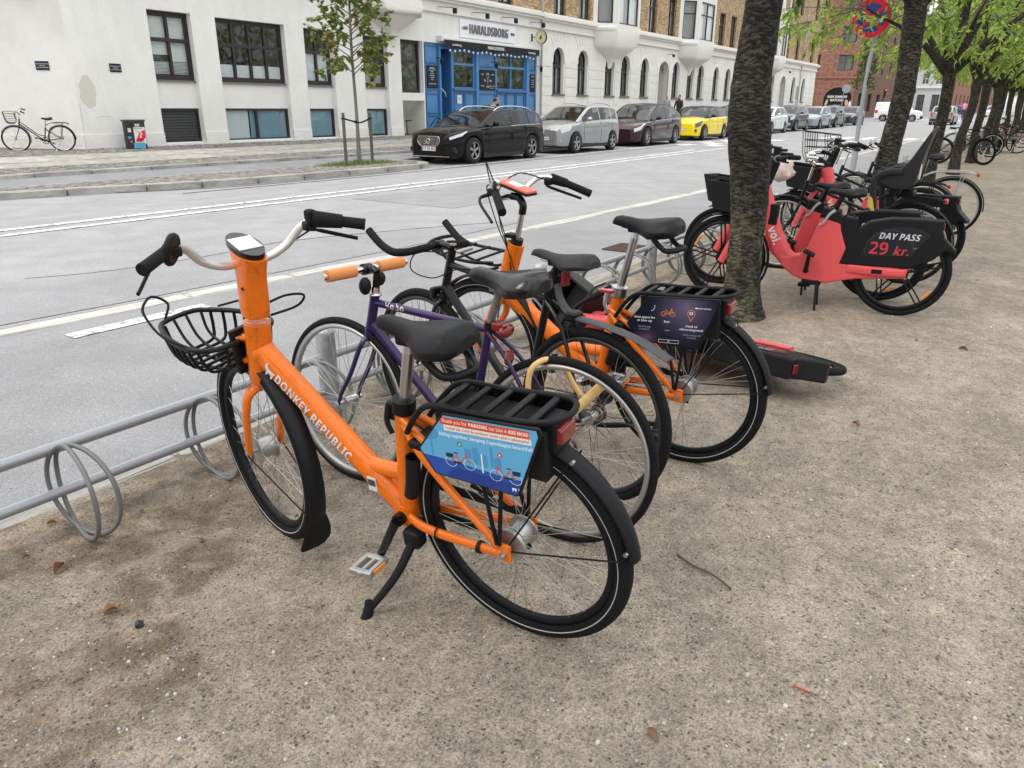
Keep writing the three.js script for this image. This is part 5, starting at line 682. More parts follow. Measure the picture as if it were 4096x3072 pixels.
// ---------- bicycles ----------
// local frame of every bike: x forward, y up, z to its right; origin on the ground under the rear hub
function bikeRoot(name, label, x, z, headDeg, leanDeg, group, y) {
  const t = thing(name, label, 'bicycle', [x, y ?? gpt(x, z) - .002, z], 0, group), a = headDeg * D, L = leanDeg * D;
  const X = V(-Math.cos(a), 0, -Math.sin(a)), rt = X.clone().cross(UP), Y = UP.clone().multiplyScalar(Math.cos(L)).addScaledVector(rt, -Math.sin(L)), Z = X.clone().cross(Y);
  t.quaternion.setFromRotationMatrix(new THREE.Matrix4().makeBasis(X, Y, Z)); return t;
}
const uSpoke = new THREE.CylinderGeometry(.0011, .0011, 1, 5), spokeQ = (m, a, b) => { const d = b.clone().sub(a), l = d.length(); m.position.copy(a).addScaledVector(d, .5); m.quaternion.setFromUnitVectors(UP, d.divideScalar(l)); m.scale.set(1, l, 1); };
function wheel(par, x, y, { R = .345, tw = .044, rimM = MT.black, rimH = .022, n = 32, hubR = .018, hubM = MT.alu, spM = MT.spoke, stripe = false, tyreM = MT.tyre, merged = false, flange = .024, name = 'wheel' } = {}) {
  const g = grp(name, par); g.position.set(x, y, 0);
  mesh('tyre', new THREE.TorusGeometry(R - tw / 2, tw / 2, 14, 96), tyreM, g);
  if (stripe) mesh('reflective_stripe', [1, -1].map(s => new THREE.TorusGeometry(R - tw * .62, .0022, 6, 96).translate(0, 0, s * tw * .455)), MT.stripe, g);
  const ro = R - tw + .006, ri = ro - rimH, pr = [[ri, -.006], [ri + .005, -.011], [ro, -.0125], [ro, .0125], [ri + .005, .011], [ri, .006], [ri, -.006]].map(p => new THREE.Vector2(...p));
  mesh('rim', new THREE.LatheGeometry(pr, 96).rotateX(Math.PI / 2), rimM, g);
  mesh('hub', [cyl(hubR, .06, 'z', 0, 0, 0, 18), cyl(hubR + .012, .004, 'z', 0, 0, .03, 18), cyl(hubR + .012, .004, 'z', 0, 0, -.03, 18), cyl(.006, .13, 'z', 0, 0, 0, 10), cyl(.011, .012, 'z', 0, 0, .064, 6), cyl(.011, .012, 'z', 0, 0, -.064, 6)], hubM, g);
  const list = []; for (let i = 0; i < n; i++) { const s = i % 2 ? 1 : -1, p = (i >> 1), a = p / (n / 2) * 6.2832 + (s > 0 ? .1 : 0), tw2 = (p % 2 ? 1 : -1) * 1.05; const A = V(Math.cos(a) * (hubR + .01), Math.sin(a) * (hubR + .01), s * .03), B = V(Math.cos(a + tw2 * .28) * (ri + .002), Math.sin(a + tw2 * .28) * (ri + .002), s * .003); if (merged) list.push(bar(A, B, .0012, .0012, 4)); else { const m = mesh('spoke', uSpoke, spM, g); spokeQ(m, A, B); } }
  if (merged) mesh('spokes', list, spM, g);
  return g;
}
function magWheel(par, x, y, R = .33, rot = 0) { // black cast wheel, five double spokes
  const g = grp('wheel', par); g.position.set(x, y, 0); g.rotation.z = rot; const tw = .045;
  mesh('tyre', new THREE.TorusGeometry(R - tw / 2, tw / 2, 12, 80), MT.tyre, g);
  const ro = R - tw + .006, pr = [[ro - .028, -.011], [ro - .02, -.014], [ro, -.014], [ro, .014], [ro - .02, .014], [ro - .028, .011], [ro - .028, -.011]].map(p => new THREE.Vector2(...p));
  mesh('rim', new THREE.LatheGeometry(pr, 80).rotateX(Math.PI / 2), MT.plastic, g);
  for (let i = 0; i < 5; i++) { const b = []; for (const o of [-.014, .014]) b.push(rbox(ro - .07, .011, .016, .004, (ro - .01) / 2 + .02, o * 1.15, 0)); const q = mg(b); q.rotateZ(i * 1.2566); mesh('spoke', q, MT.plastic, g); }
  mesh('hub', [cyl(.055, .07, 'z', 0, 0, 0, 28), cyl(.03, .11, 'z', 0, 0, 0, 20)], MT.plastic, g);
  for (let i = 0; i < 2; i++) { const q = rbox(.09, .018, .02, .008, 0, ro - .046, -.008); q.rotateZ(1.9 + i * 3.1); mesh('reflector', q, MT.amber, g); }
  return g;
}
function fender(cx, cy, r, a0, a1, w, n = 36) { // curved mudguard shell, angles in degrees from +x
  const R = []; for (let i = 0; i <= n; i++) { const a = (a0 + (a1 - a0) * i / n) * D, ring = [], m = 8; for (let j = 0; j <= m; j++) { const q = (j / m - .5) * 2, rad = r + .012 * Math.cos(q * 1.5) - .006; ring.push([cx + Math.cos(a) * rad, cy + Math.sin(a) * rad, q * w / 2]); } for (let j = m; j >= 0; j--) { const q = (j / m - .5) * 2, rad = r + .012 * Math.cos(q * 1.5) - .009; ring.push([cx + Math.cos(a) * rad, cy + Math.sin(a) * rad, q * (w / 2 - .002)]); } R.push(ring); }
  return loft(R);
}
function saddleGeo(x, y, L, w, h = .05, tilt = 0) { // nose towards +x
  const st = [[-.5, .45, -.012, .5], [-.47, .78, .004, .8], [-.4, .95, .01, 1], [-.25, 1, 0, 1.05], [-.12, .84, -.012, 1.1], [0, .52, -.018, .95], [.12, .33, -.016, .8], [.25, .27, -.006, .72], [.38, .23, 0, .66], [.46, .18, -.004, .5], [.5, .08, -.02, .25]], R = [];
  for (const [t, k, dy, hk] of st) { const ring = [], hw = w / 2 * k, yy = y + dy * .6; for (let j = 0; j < 18; j++) { const a = j / 18 * 6.2832, cz = Math.cos(a), sy = Math.sin(a); ring.push([x + t * L, yy + (sy > 0 ? sy ** .8 * h * .42 * Math.min(1, hk) - .03 * (Math.abs(cz) ** 3) * k : -(Math.abs(sy) ** .6) * h * hk * .55 - .02 * k * Math.abs(cz)), Math.sign(cz) * Math.abs(cz) ** .75 * hw]); } R.push(ring); }
  const g = loft(R); g.translate(-x, -y, 0).rotateZ(tilt).translate(x, y, 0); return g;
}
function crankset(par, x, y, len, ang, { m = MT.black, ring = .075, pedal = MT.black, refl = true, z = .07 } = {}) {
  mesh('chainring', [new THREE.TorusGeometry(ring, .006, 6, 36).translate(x, y, z - .02), ...[0, 1, 2, 3, 4].map(i => box(ring, .016, .004, ring / 2, 0, 0).rotateZ(i * 1.2566).translate(x, y, z - .02)), cyl(.02, .13, 'z', x, y, 0, 16)], m, par);
  for (const s of [-1, 1]) { const a = ang * D + (s > 0 ? Math.PI : 0), ex = x + Math.cos(a) * len, ey = y + Math.sin(a) * len; mesh('crank_arm', sweep([[x, y, s * z], [(x + ex) / 2, (y + ey) / 2, s * (z + .006)], [ex, ey, s * (z + .012)]], t => [.009, .016 - .003 * t], 8, 8), m, par); const p = grp('pedal', par); p.position.set(ex, ey, s * (z + .065)); p.rotation.z = rr(-.3, .5); mesh('pedal_body', [rbox(.09, .022, .02, .006, 0, 0, .035), rbox(.09, .022, .02, .006, 0, 0, -.035), rbox(.02, .024, .08, .006, .035, 0, 0), rbox(.02, .024, .08, .006, -.035, 0, 0), cyl(.01, .1, 'z', 0, 0, 0, 8)], pedal, p); if (refl) mesh('reflector', [box(.004, .014, .05, .047, 0, 0), box(.004, .014, .05, -.047, 0, 0)], MT.amber, p); }
}
function steerAbout(par, from, px, py, dx, dy, deg) { // turn the front parts about the steering axis
  const ax = V(dx, dy, 0).normalize(), q = new THREE.Quaternion().setFromAxisAngle(ax, -deg * D), o = V(px, py, 0), m = new THREE.Matrix4().makeTranslation(px, py, 0).multiply(new THREE.Matrix4().makeRotationFromQuaternion(q)).multiply(new THREE.Matrix4().makeTranslation(-px, -py, 0));
  par.children.slice(from).forEach(c => c.applyMatrix4(m));
}
function alongText(str, size, a, b, r, phi0, flip, squash = 1) { // letters wrapped on a round tube from a to b; phi0 = angle round the tube
  const g = text(str, size, .0008, 3); g.computeBoundingBox(); const w = g.boundingBox.max.x; a = ar(a); b = ar(b); const T = b.clone().sub(a).normalize(), Z = V(0, 0, -1), N = Z.clone().cross(T).normalize(), p = g.attributes.position; const up = flip ? -1 : 1;
  for (let i = 0; i < p.count; i++) { const x = p.getX(i), y = p.getY(i) - size / 2, z = p.getZ(i), ph = phi0 + up * y / r, rd = r + .0006 + z, c = a.clone().addScaledVector(T, x); c.addScaledVector(Z, Math.cos(ph) * rd).addScaledVector(N, Math.sin(ph) * rd * squash); p.setXYZ(i, c.x, c.y, c.z); } g.computeVertexNormals(); return { g, w };
}
function cable(pts, r = .0028) { return tube(pts, r, pts.length * 7, 6); }
function donkeyIcon(s) { return shape([[0, .9], [.12, 1.0], [.16, .8], [.3, .62], [.75, .6], [.95, .7], [.88, .5], [.85, 0], [.72, 0], [.7, .3], [.38, .28], [.36, 0], [.24, 0], [.2, .4], [.06, .5], [-.06, .62]].map(([x, y]) => [x * s, y * s])); }
MT.tailRed = mat([.2, .006, .009], .2, { clearcoat: .6 });
MT.matBlack = mat([.007, .0075, .0095], .5, { specularIntensity: .5 });
const panelA = canvasTex(1024, 640, (g, W, H) => { // poster on the side panel
  g.fillStyle = '#62b2e2'; g.fillRect(0, 0, W, H); g.fillStyle = '#4c9bd0'; for (const [x, y, w, h] of [[420, 300, 60, 130], [490, 270, 50, 160], [545, 320, 70, 120], [640, 240, 24, 190], [670, 330, 60, 110]]) g.fillRect(x, y, w, h); g.beginPath(); g.ellipse(130, 210, 70, 60, 0, 0, 7); g.ellipse(80, 250, 40, 34, 0, 0, 7); g.fill(); g.fillRect(122, 240, 16, 180);
  g.fillStyle = '#2554b0'; g.beginPath(); g.moveTo(0, 430); g.bezierCurveTo(250, 420, 600, 500, W, 500); g.lineTo(W, H); g.lineTo(0, H); g.fill(); g.fillStyle = '#1d3f96'; g.beginPath(); g.moveTo(300, 520); g.bezierCurveTo(500, 480, 700, 560, W, 540); g.lineTo(W, H); g.lineTo(200, H); g.fill();
  g.fillStyle = '#df4f26'; g.fillRect(230, 40, 740, 66); g.fillStyle = '#fff'; g.font = '44px sans-serif'; g.textAlign = 'left'; g.fillText('Thank you for', 248, 88, 220); g.font = 'bold 44px sans-serif'; g.fillText('PARKING', 480, 88, 160); g.font = '44px sans-serif'; g.fillText('our bike in', 650, 88, 150); g.font = 'bold 44px sans-serif'; g.fillText('BIKE RACKS!', 808, 88, 155);
  g.fillStyle = '#f2ece4'; g.fillRect(262, 108, 720, 52); g.fillStyle = '#c9492a'; g.font = 'bold 34px sans-serif'; g.fillText('Tusind tak, fordi du parkerer vores cykel i cykelstativ!', 276, 146, 690);
  g.fillStyle = '#e8f4fc'; g.font = 'bold 42px sans-serif'; g.fillText('Riding together, keeping Copenhagen beautiful!', 210, 214, 780);
  const bk = (x, y, s, fl) => { g.save(); g.translate(x, y); g.scale(fl ? -s : s, s); g.lineWidth = 5; g.strokeStyle = '#dfe9f2'; g.beginPath(); g.arc(-80, 60, 52, 0, 7); g.stroke(); g.beginPath(); g.arc(90, 60, 52, 0, 7); g.stroke(); g.strokeStyle = '#d6502a'; g.lineWidth = 11; g.beginPath(); g.moveTo(90, 60); g.lineTo(60, -50); g.moveTo(66, -20); g.lineTo(0, 60); g.lineTo(-30, -20); g.moveTo(0, 60); g.lineTo(-80, 60); g.lineTo(-24, 0); g.stroke(); g.fillStyle = '#23303c'; g.fillRect(-125, -20, 70, 44); g.fillRect(-50, -38, 44, 12); g.fillRect(-60, 52, 80, 22); g.restore(); };
  bk(370, 390, .95); bk(760, 440, .95, true); g.fillStyle = '#eef4f8'; g.fillRect(560, 320, 12, 180); g.fillStyle = '#2f9a44'; g.beginPath(); g.arc(385, 268, 22, 0, 7); g.fill(); g.fillStyle = '#d62f3a'; g.beginPath(); g.arc(720, 300, 22, 0, 7); g.fill(); g.strokeStyle = '#fff'; g.lineWidth = 6; g.beginPath(); g.moveTo(375, 268); g.lineTo(383, 277); g.lineTo(396, 258); g.moveTo(711, 291); g.lineTo(729, 309); g.moveTo(729, 291); g.lineTo(711, 309); g.stroke();
  g.fillStyle = '#e4ecf6'; g.font = 'bold 26px sans-serif'; g.fillText('DONKEY', 850, 596); g.font = '20px sans-serif'; g.fillText('REPUBLIC', 850, 618); g.fillRect(800, 580, 36, 20); g.fillRect(802, 598, 8, 16); g.fillRect(826, 598, 8, 16);
});
const panelB = canvasTex(1024, 640, (g, W, H) => { const gr = g.createRadialGradient(700, 130, 30, 650, 200, 420); gr.addColorStop(0, '#6d6180'); gr.addColorStop(1, '#141a2c'); g.fillStyle = '#141a2c'; g.fillRect(0, 0, W, H); g.fillStyle = gr; g.fillRect(0, 0, W, H); const g2 = g.createRadialGradient(250, 560, 20, 250, 560, 260); g2.addColorStop(0, 'rgba(120,80,110,.8)'); g2.addColorStop(1, 'rgba(20,26,44,0)'); g.fillStyle = g2; g.fillRect(0, 0, W, H);
  g.fillStyle = '#f2f2f2'; g.textAlign = 'center'; g.strokeStyle = '#fff'; g.lineWidth = 5; g.beginPath(); g.moveTo(330, 120); g.quadraticCurveTo(335, 180, 290, 200); g.stroke(); g.font = 'bold 38px serif'; g.fillText('Hent appen for', 215, 300, 250); g.fillText('at låse op', 215, 344, 180); g.fillText('Kør', 480, 340); g.font = 'bold 38px serif'; g.fillText('Find et', 760, 380); g.fillText('afleveringssted', 760, 424, 270); g.font = '28px serif'; g.fillStyle = '#b9bccb'; g.fillText('Get the app', 215, 420); g.fillText('to unlock', 215, 454); g.fillText('Ride', 490, 450); g.fillText('Find a drop-off', 770, 490); g.fillText('location', 770, 522);
  g.strokeStyle = '#e58a2c'; g.lineWidth = 8; g.beginPath(); g.arc(435, 225, 28, 0, 7); g.stroke(); g.beginPath(); g.arc(540, 225, 28, 0, 7); g.stroke(); g.beginPath(); g.moveTo(435, 225); g.lineTo(500, 225); g.lineTo(525, 160); g.lineTo(545, 160); g.moveTo(525, 160); g.lineTo(540, 225); g.moveTo(455, 165); g.lineTo(500, 225); g.stroke(); g.beginPath(); g.arc(750, 200, 42, Math.PI * .85, Math.PI * 2.15); g.lineTo(750, 300); g.closePath(); g.stroke(); g.strokeStyle = '#fff'; g.beginPath(); g.arc(750, 200, 16, 0, 7); g.stroke(); g.lineWidth = 4; g.strokeRect(395, 565, 110, 40); g.strokeRect(515, 565, 110, 40); g.fillStyle = '#e8e8f0'; g.font = 'bold 24px sans-serif'; g.fillText('DONKEY REPUBLIC', 890, 140, 150); g.fillRect(790, 122, 30, 16); });
// hire bike with step-through aluminium frame
function hireBike(label, x, z, head, lean, o) {
  const t = bikeRoot('hire_bike', label, x, z, head, lean, 'orange hire bikes'), R = .345, wb = o.wb, s72 = o.front;
  const H = o.head, hb = H.bot, ht = H.top; // steering axis points
  const seat = [o.seat[0], o.seat[1], 0], bb = [.394, .3, 0];
  wheel(t, 0, R, { R, tw: .05, rimM: MT.matBlack, rimH: .024, n: 36, hubR: .034, hubM: MT.aluDull, stripe: true, merged: false });
  const f = []; // frame tubes
  const dt0 = V(hb[0] - .0 + (ht[0] - hb[0]) * o.dt, hb[1] + (ht[1] - hb[1]) * o.dt, 0);
  f.push(bar(hb, [hb[0] + (ht[0] - hb[0]) * H.tube, hb[1] + (ht[1] - hb[1]) * H.tube, 0], .04, .041, 22));
  f.push(sweep([dt0, dt0.clone().lerp(ar(bb), .5), bb], t => [.036, .043 - .004 * t], 20, 18));
  f.push(bar(bb, seat, .033, .028, 20), sweep([[.565, .43, 0], [.48, .432, 0], [.375, .438, 0]], () => [.024, .026], 10, 14));
  f.push(cyl(.034, .08, 'z', ...bb, 22), sph(.046, dt0.x - .012, dt0.y - .012, 0, 1, 1, .9));
  for (const s of [-1, 1]) { f.push(sweep([[.37, .3, s * .03], [.3, .303, s * .052], [.12, .318, s * .066], [.0, .328, s * .07]], t => [.012, .018 - .004 * t], 14, 10), sweep([[.345, .625, s * .02], [.28, .575, s * .05], [.1, .42, s * .066], [.02, .352, s * .07]], () => [.0115, .0125], 14, 10), rbox(.05, .06, .012, .012, .005, .335, s * .07), bar([.35, .645, s * .022], [.22, .585, s * .05], .011)); }
  f.push(bar([.285, .58, -.05], [.285, .58, .05], .009));
  const fr = mesh('frame', f, MT.orange, t);
  // lettering and icon along the down tube
  const A = dt0.clone().lerp(ar(bb), .1), B = dt0.clone().lerp(ar(bb), .72);
  if (o.letters) { const { g } = alongText('DONKEY REPUBLIC', .028, A.clone().lerp(B, .1), B, .0372, .12, false, 1.13); mesh('lettering', g, MT.white, fr); const ic = ext(donkeyIcon(.045), .0012); ic.rotateY(Math.PI); const im = mesh('emblem', ic, MT.white, fr); im.position.set(A.x + .012, A.y - .012, -.0375); im.rotation.z = .7; mesh('barcode_sticker', [rbox(.035, .05, .002, .004, 0, 0, 0)], MT.white, fr).position.set(.5, .385, -.0362); const bc = mesh('barcode', [0, 1, 2, 3, 4, 5].map(i => box(.003, .022, .001, -.012 + i * .005, .005, -.0015)), MT.black, fr); bc.position.set(.5, .385, -.0362); }
  mesh('cable_tie', [new THREE.TorusGeometry(.018, .0025, 6, 18).rotateY(Math.PI / 2).translate(.24, .31, -.058), cyl(.0185, .012, 'x', .085, .32, -.067, 16)], o.letters ? MT.black : MT.black, fr);
  // seat post, clamp, saddle
  const sp = o.post; mesh('seat_clamp', [bar([seat[0] + .002, seat[1] - .012, 0], [seat[0] - .004, seat[1] + .028, 0], .034, .034, 20), rbox(.03, .06, .026, .008, seat[0] + .045, seat[1] - .02, 0), sweep([[seat[0] + .05, seat[1], -.012], [seat[0] + .055, seat[1] - .05, -.02], [seat[0] + .04, seat[1] - .085, -.022]], () => [.006, .01], 8, 8)], o.letters ? MT.black : MT.alu, t);
  mesh('seat_post', [bar(seat, sp, .0165, .0165, 20), bar(sp, [sp[0] - .006, sp[1] + .035, 0], .0165, .012, 16)], MT.alu, t);
  const sd = mesh('saddle', saddleGeo(o.sad[0], o.sad[1], .295, .19, .066, o.sadTilt || .04), MT.plastic, t);
  mesh('saddle_grip', tube([[o.sad[0] - .06, o.sad[1] - .045, -.07], [o.sad[0] - .11, o.sad[1] - .09, -.06], [o.sad[0] - .165, o.sad[1] - .085, 0], [o.sad[0] - .11, o.sad[1] - .09, .06], [o.sad[0] - .06, o.sad[1] - .045, .07]], .011, 30, 8), MT.plastic, sd); mesh('saddle_rails', [bar([o.sad[0] + .1, o.sad[1] - .02, -.015], [o.sad[0] - .1, o.sad[1] - .045, -.03], .004), bar([o.sad[0] + .1, o.sad[1] - .02, .015], [o.sad[0] - .1, o.sad[1] - .045, .03], .004), rbox(.06, .04, .05, .008, sp[0] - .006, sp[1] + .045, 0)], MT.black, sd);
  // mudguards
  mesh('rear_mudguard', fender(0, R, R + .016, 52, 172, .062, 40), MT.matBlack, t);
  mesh('mudguard_stay', [-1, 1].flatMap(s => [bar([.0, .34, s * .072], [-.325, .40, s * .034], .0026), bar([.0, .34, s * .072], [-.19, .655, s * .034], .0026)]), MT.black, t);
  mesh('mudguard_bolt', [cyl(.006, .01, 'z', -.2, .66, -.033, 10), cyl(.006, .01, 'z', -.34, .43, -.033, 10)], MT.steel, t);
  // ring lock
  mesh('ring_lock', [tube([[.3, .55, -.052], [.31, .47, -.056], [.33, .41, -.05]], .022, 14, 10), tube([[.3, .55, .052], [.31, .47, .056], [.33, .41, .05]], .022, 14, 10), rbox(.05, .03, .12, .012, .285, .59, 0)], MT.plastic, t);
  // rack, box, panels
  const z0 = .072, rk = [[.31, .625, -.05], [.255, .7, -.064], [.2, .745, -z0], [.05, .757, -z0], [-.12, .772, -z0], [-.17, .778, -.05], [-.188, .78, 0], [-.17, .778, .05], [-.12, .772, z0], [.05, .757, z0], [.2, .745, z0], [.255, .7, .064], [.31, .625, .05]];
  mesh('rack', [tube(rk, .0085, 110, 10), bar([.08, .75, -.068], [.02, .36, -.076], .006), bar([-.03, .755, -.068], [.012, .36, -.076], .006), bar([.08, .75, .068], [.02, .36, .076], .006), bar([-.03, .755, .068], [.012, .36, .076], .006)], MT.matBlack, t);
  for (let i = 0; i < 5; i++) mesh('rack_slat', rbox(.02, .012, .14, .004, .17 - i * .07, .748 + i * .005, 0), MT.plastic, t);
  mesh('rack_box', [bx(-.14, .19, .6, .735, -.06, .06)], mat([.006, .006, .007], .8), t);
  const pc = [[.137, .748], [-.148, .772], [-.152, .755], [-.08, .566], [-.07, .56], [.185, .555], [.232, .622]], ps = shape(pc);
  for (const s of [-1, 1]) { const g = ext(ps, .006, .002, 1); g.translate(0, 0, s < 0 ? -.094 : .086); const p = mesh('side_panel', g, MT.plastic, t); if (s < 0) { const d = new THREE.ShapeGeometry(shape(pc.map(([a, b]) => [(a - .04) * .97 + .04, (b - .66) * .97 + .66]))), u = d.attributes.uv, q = d.attributes.position; for (let i = 0; i < q.count; i++) { const X = q.getX(i), Y = q.getY(i); const bl = (.232 - X) / .374, slope = .748 + (.137 - X) * .084, yl = .553; u.setXY(i, bl, (Y - (slope - .2)) / .205); } d.rotateY(Math.PI); const dp = d.attributes.position; for (let i = 0; i < dp.count; i++) dp.setX(i, -dp.getX(i)); d.index.array.reverse(); d.computeVertexNormals(); mesh('panel_print', d.translate(0, 0, -.0968), new THREE.MeshStandardMaterial({ map: o.panel, roughness: .28 }), p); } }
  mesh('tail_light', rbox(.022, .045, .075, .008, -.166, .722, 0), MT.tailRed, t); mesh('light_bracket', rbox(.05, .09, .08, .008, -.135, .715, 0), MT.plastic, t);
  // drivetrain, stand
  mesh('chain_case', [rbox(.4, .03, .012, .006, .2, .375, .062), rbox(.4, .03, .012, .006, .2, .262, .062)], MT.plastic, t);
  crankset(t, bb[0], bb[1], .165, o.crank, { m: MT.blackGloss, pedal: MT.aluDull, z: .072 });
  const kf = o.kick; mesh('kickstand', [rbox(.06, .06, .05, .012, .345, .25, -.05), sweep([[.345, .235, -.065], [.37, .15, -.13], kf], t => [.013 - .003 * t, .015 - .004 * t], 12, 10), sweep([[kf[0], kf[1] + .03, kf[2] + .012], kf, [kf[0] + .005, kf[1] - .035, kf[2] - .02]], t => [.014 + .008 * t, .014 + .004 * t], 6, 10)], MT.matBlack, t);
  mesh('brake_drum', [cyl(.05, .012, 'z', 0, R, -.045, 28), rbox(.2, .018, .008, .004, .1, .312, -.058), cyl(.009, .02, 'z', 0, R - .01, -.085, 12)], MT.aluDull, t);
  // ---- front: everything that turns ----
  const n0 = t.children.length;
  wheel(t, wb, R, { R, tw: .05, rimM: MT.matBlack, rimH: .024, n: 36, hubR: .036, hubM: MT.aluDull, stripe: true });
  const fk = [rbox(.05, .03, .07, .014, hb[0] + .004, hb[1] - .02, 0)]; for (const s of [-1, 1]) fk.push(sweep([[hb[0] + .008, hb[1] - .022, s * .02], [hb[0] + .014, hb[1] - .045, s * .05], [hb[0] + .03, hb[1] - .1, s * .062], [wb - .03, R + .1, s * .06], [wb, R, s * .058]], t => [.014 - .003 * t, .021 - .007 * t], 20, 12)); mesh('fork', fk, MT.orange, t);
  mesh('front_mudguard', fender(wb, R, R + .016, 48, 205, .062, 44), MT.matBlack, t); mesh('mud_flap', sweep([[wb - .33, R - .13, 0], [wb - .318, R - .18, 0], [wb - .295, R - .235, 0], [wb - .262, R - .285, 0]], t => [.031 + .024 * Math.sin(Math.min(1, t * 1.25) * 1.57) * (t > .85 ? 1 - (t - .85) * 2.2 : 1), .006], 16, 14), MT.rubber, t);
  mesh('mudguard_stay', [-1, 1].map(s => bar([wb, R - .01, s * .066], [wb - .33, R - .11, s * .034], .0026)), MT.black, t);
  o.cockpit(t, hb, ht);
  steerAbout(t, n0, hb[0], hb[1], ht[0] - hb[0], ht[1] - hb[1], o.steer);
  if (o.after) o.after(t);
  return t;
}
function grips(t, L, inner, outer, m = MT.rubber, r = .0165) { for (const s of [-1, 1]) { const a = V(inner[0], inner[1], s * inner[2]), b = V(outer[0], outer[1], s * outer[2]), d = b.clone().sub(a); mesh('grip', [bar(a, b, r, r * 1.05, 18), bar(b, b.clone().addScaledVector(d, .06), r * 1.12, r * 1.05, 18), bar(a.clone().addScaledVector(d, -.03), a, r * 1.15, r * 1.1, 18)], m, t); } }
function lever(t, s, p, q, m = MT.black) { mesh('brake_lever', [rbox(.035, .03, .035, .008, p[0], p[1], s * p[2]), sweep([[p[0] + .01, p[1] - .01, s * p[2]], [p[0] + .035, p[1] - .025, s * (p[2] + .04)], [q[0], q[1], s * q[2]]], t => [.005, .0085 - .002 * t], 12, 8)], m, t); }
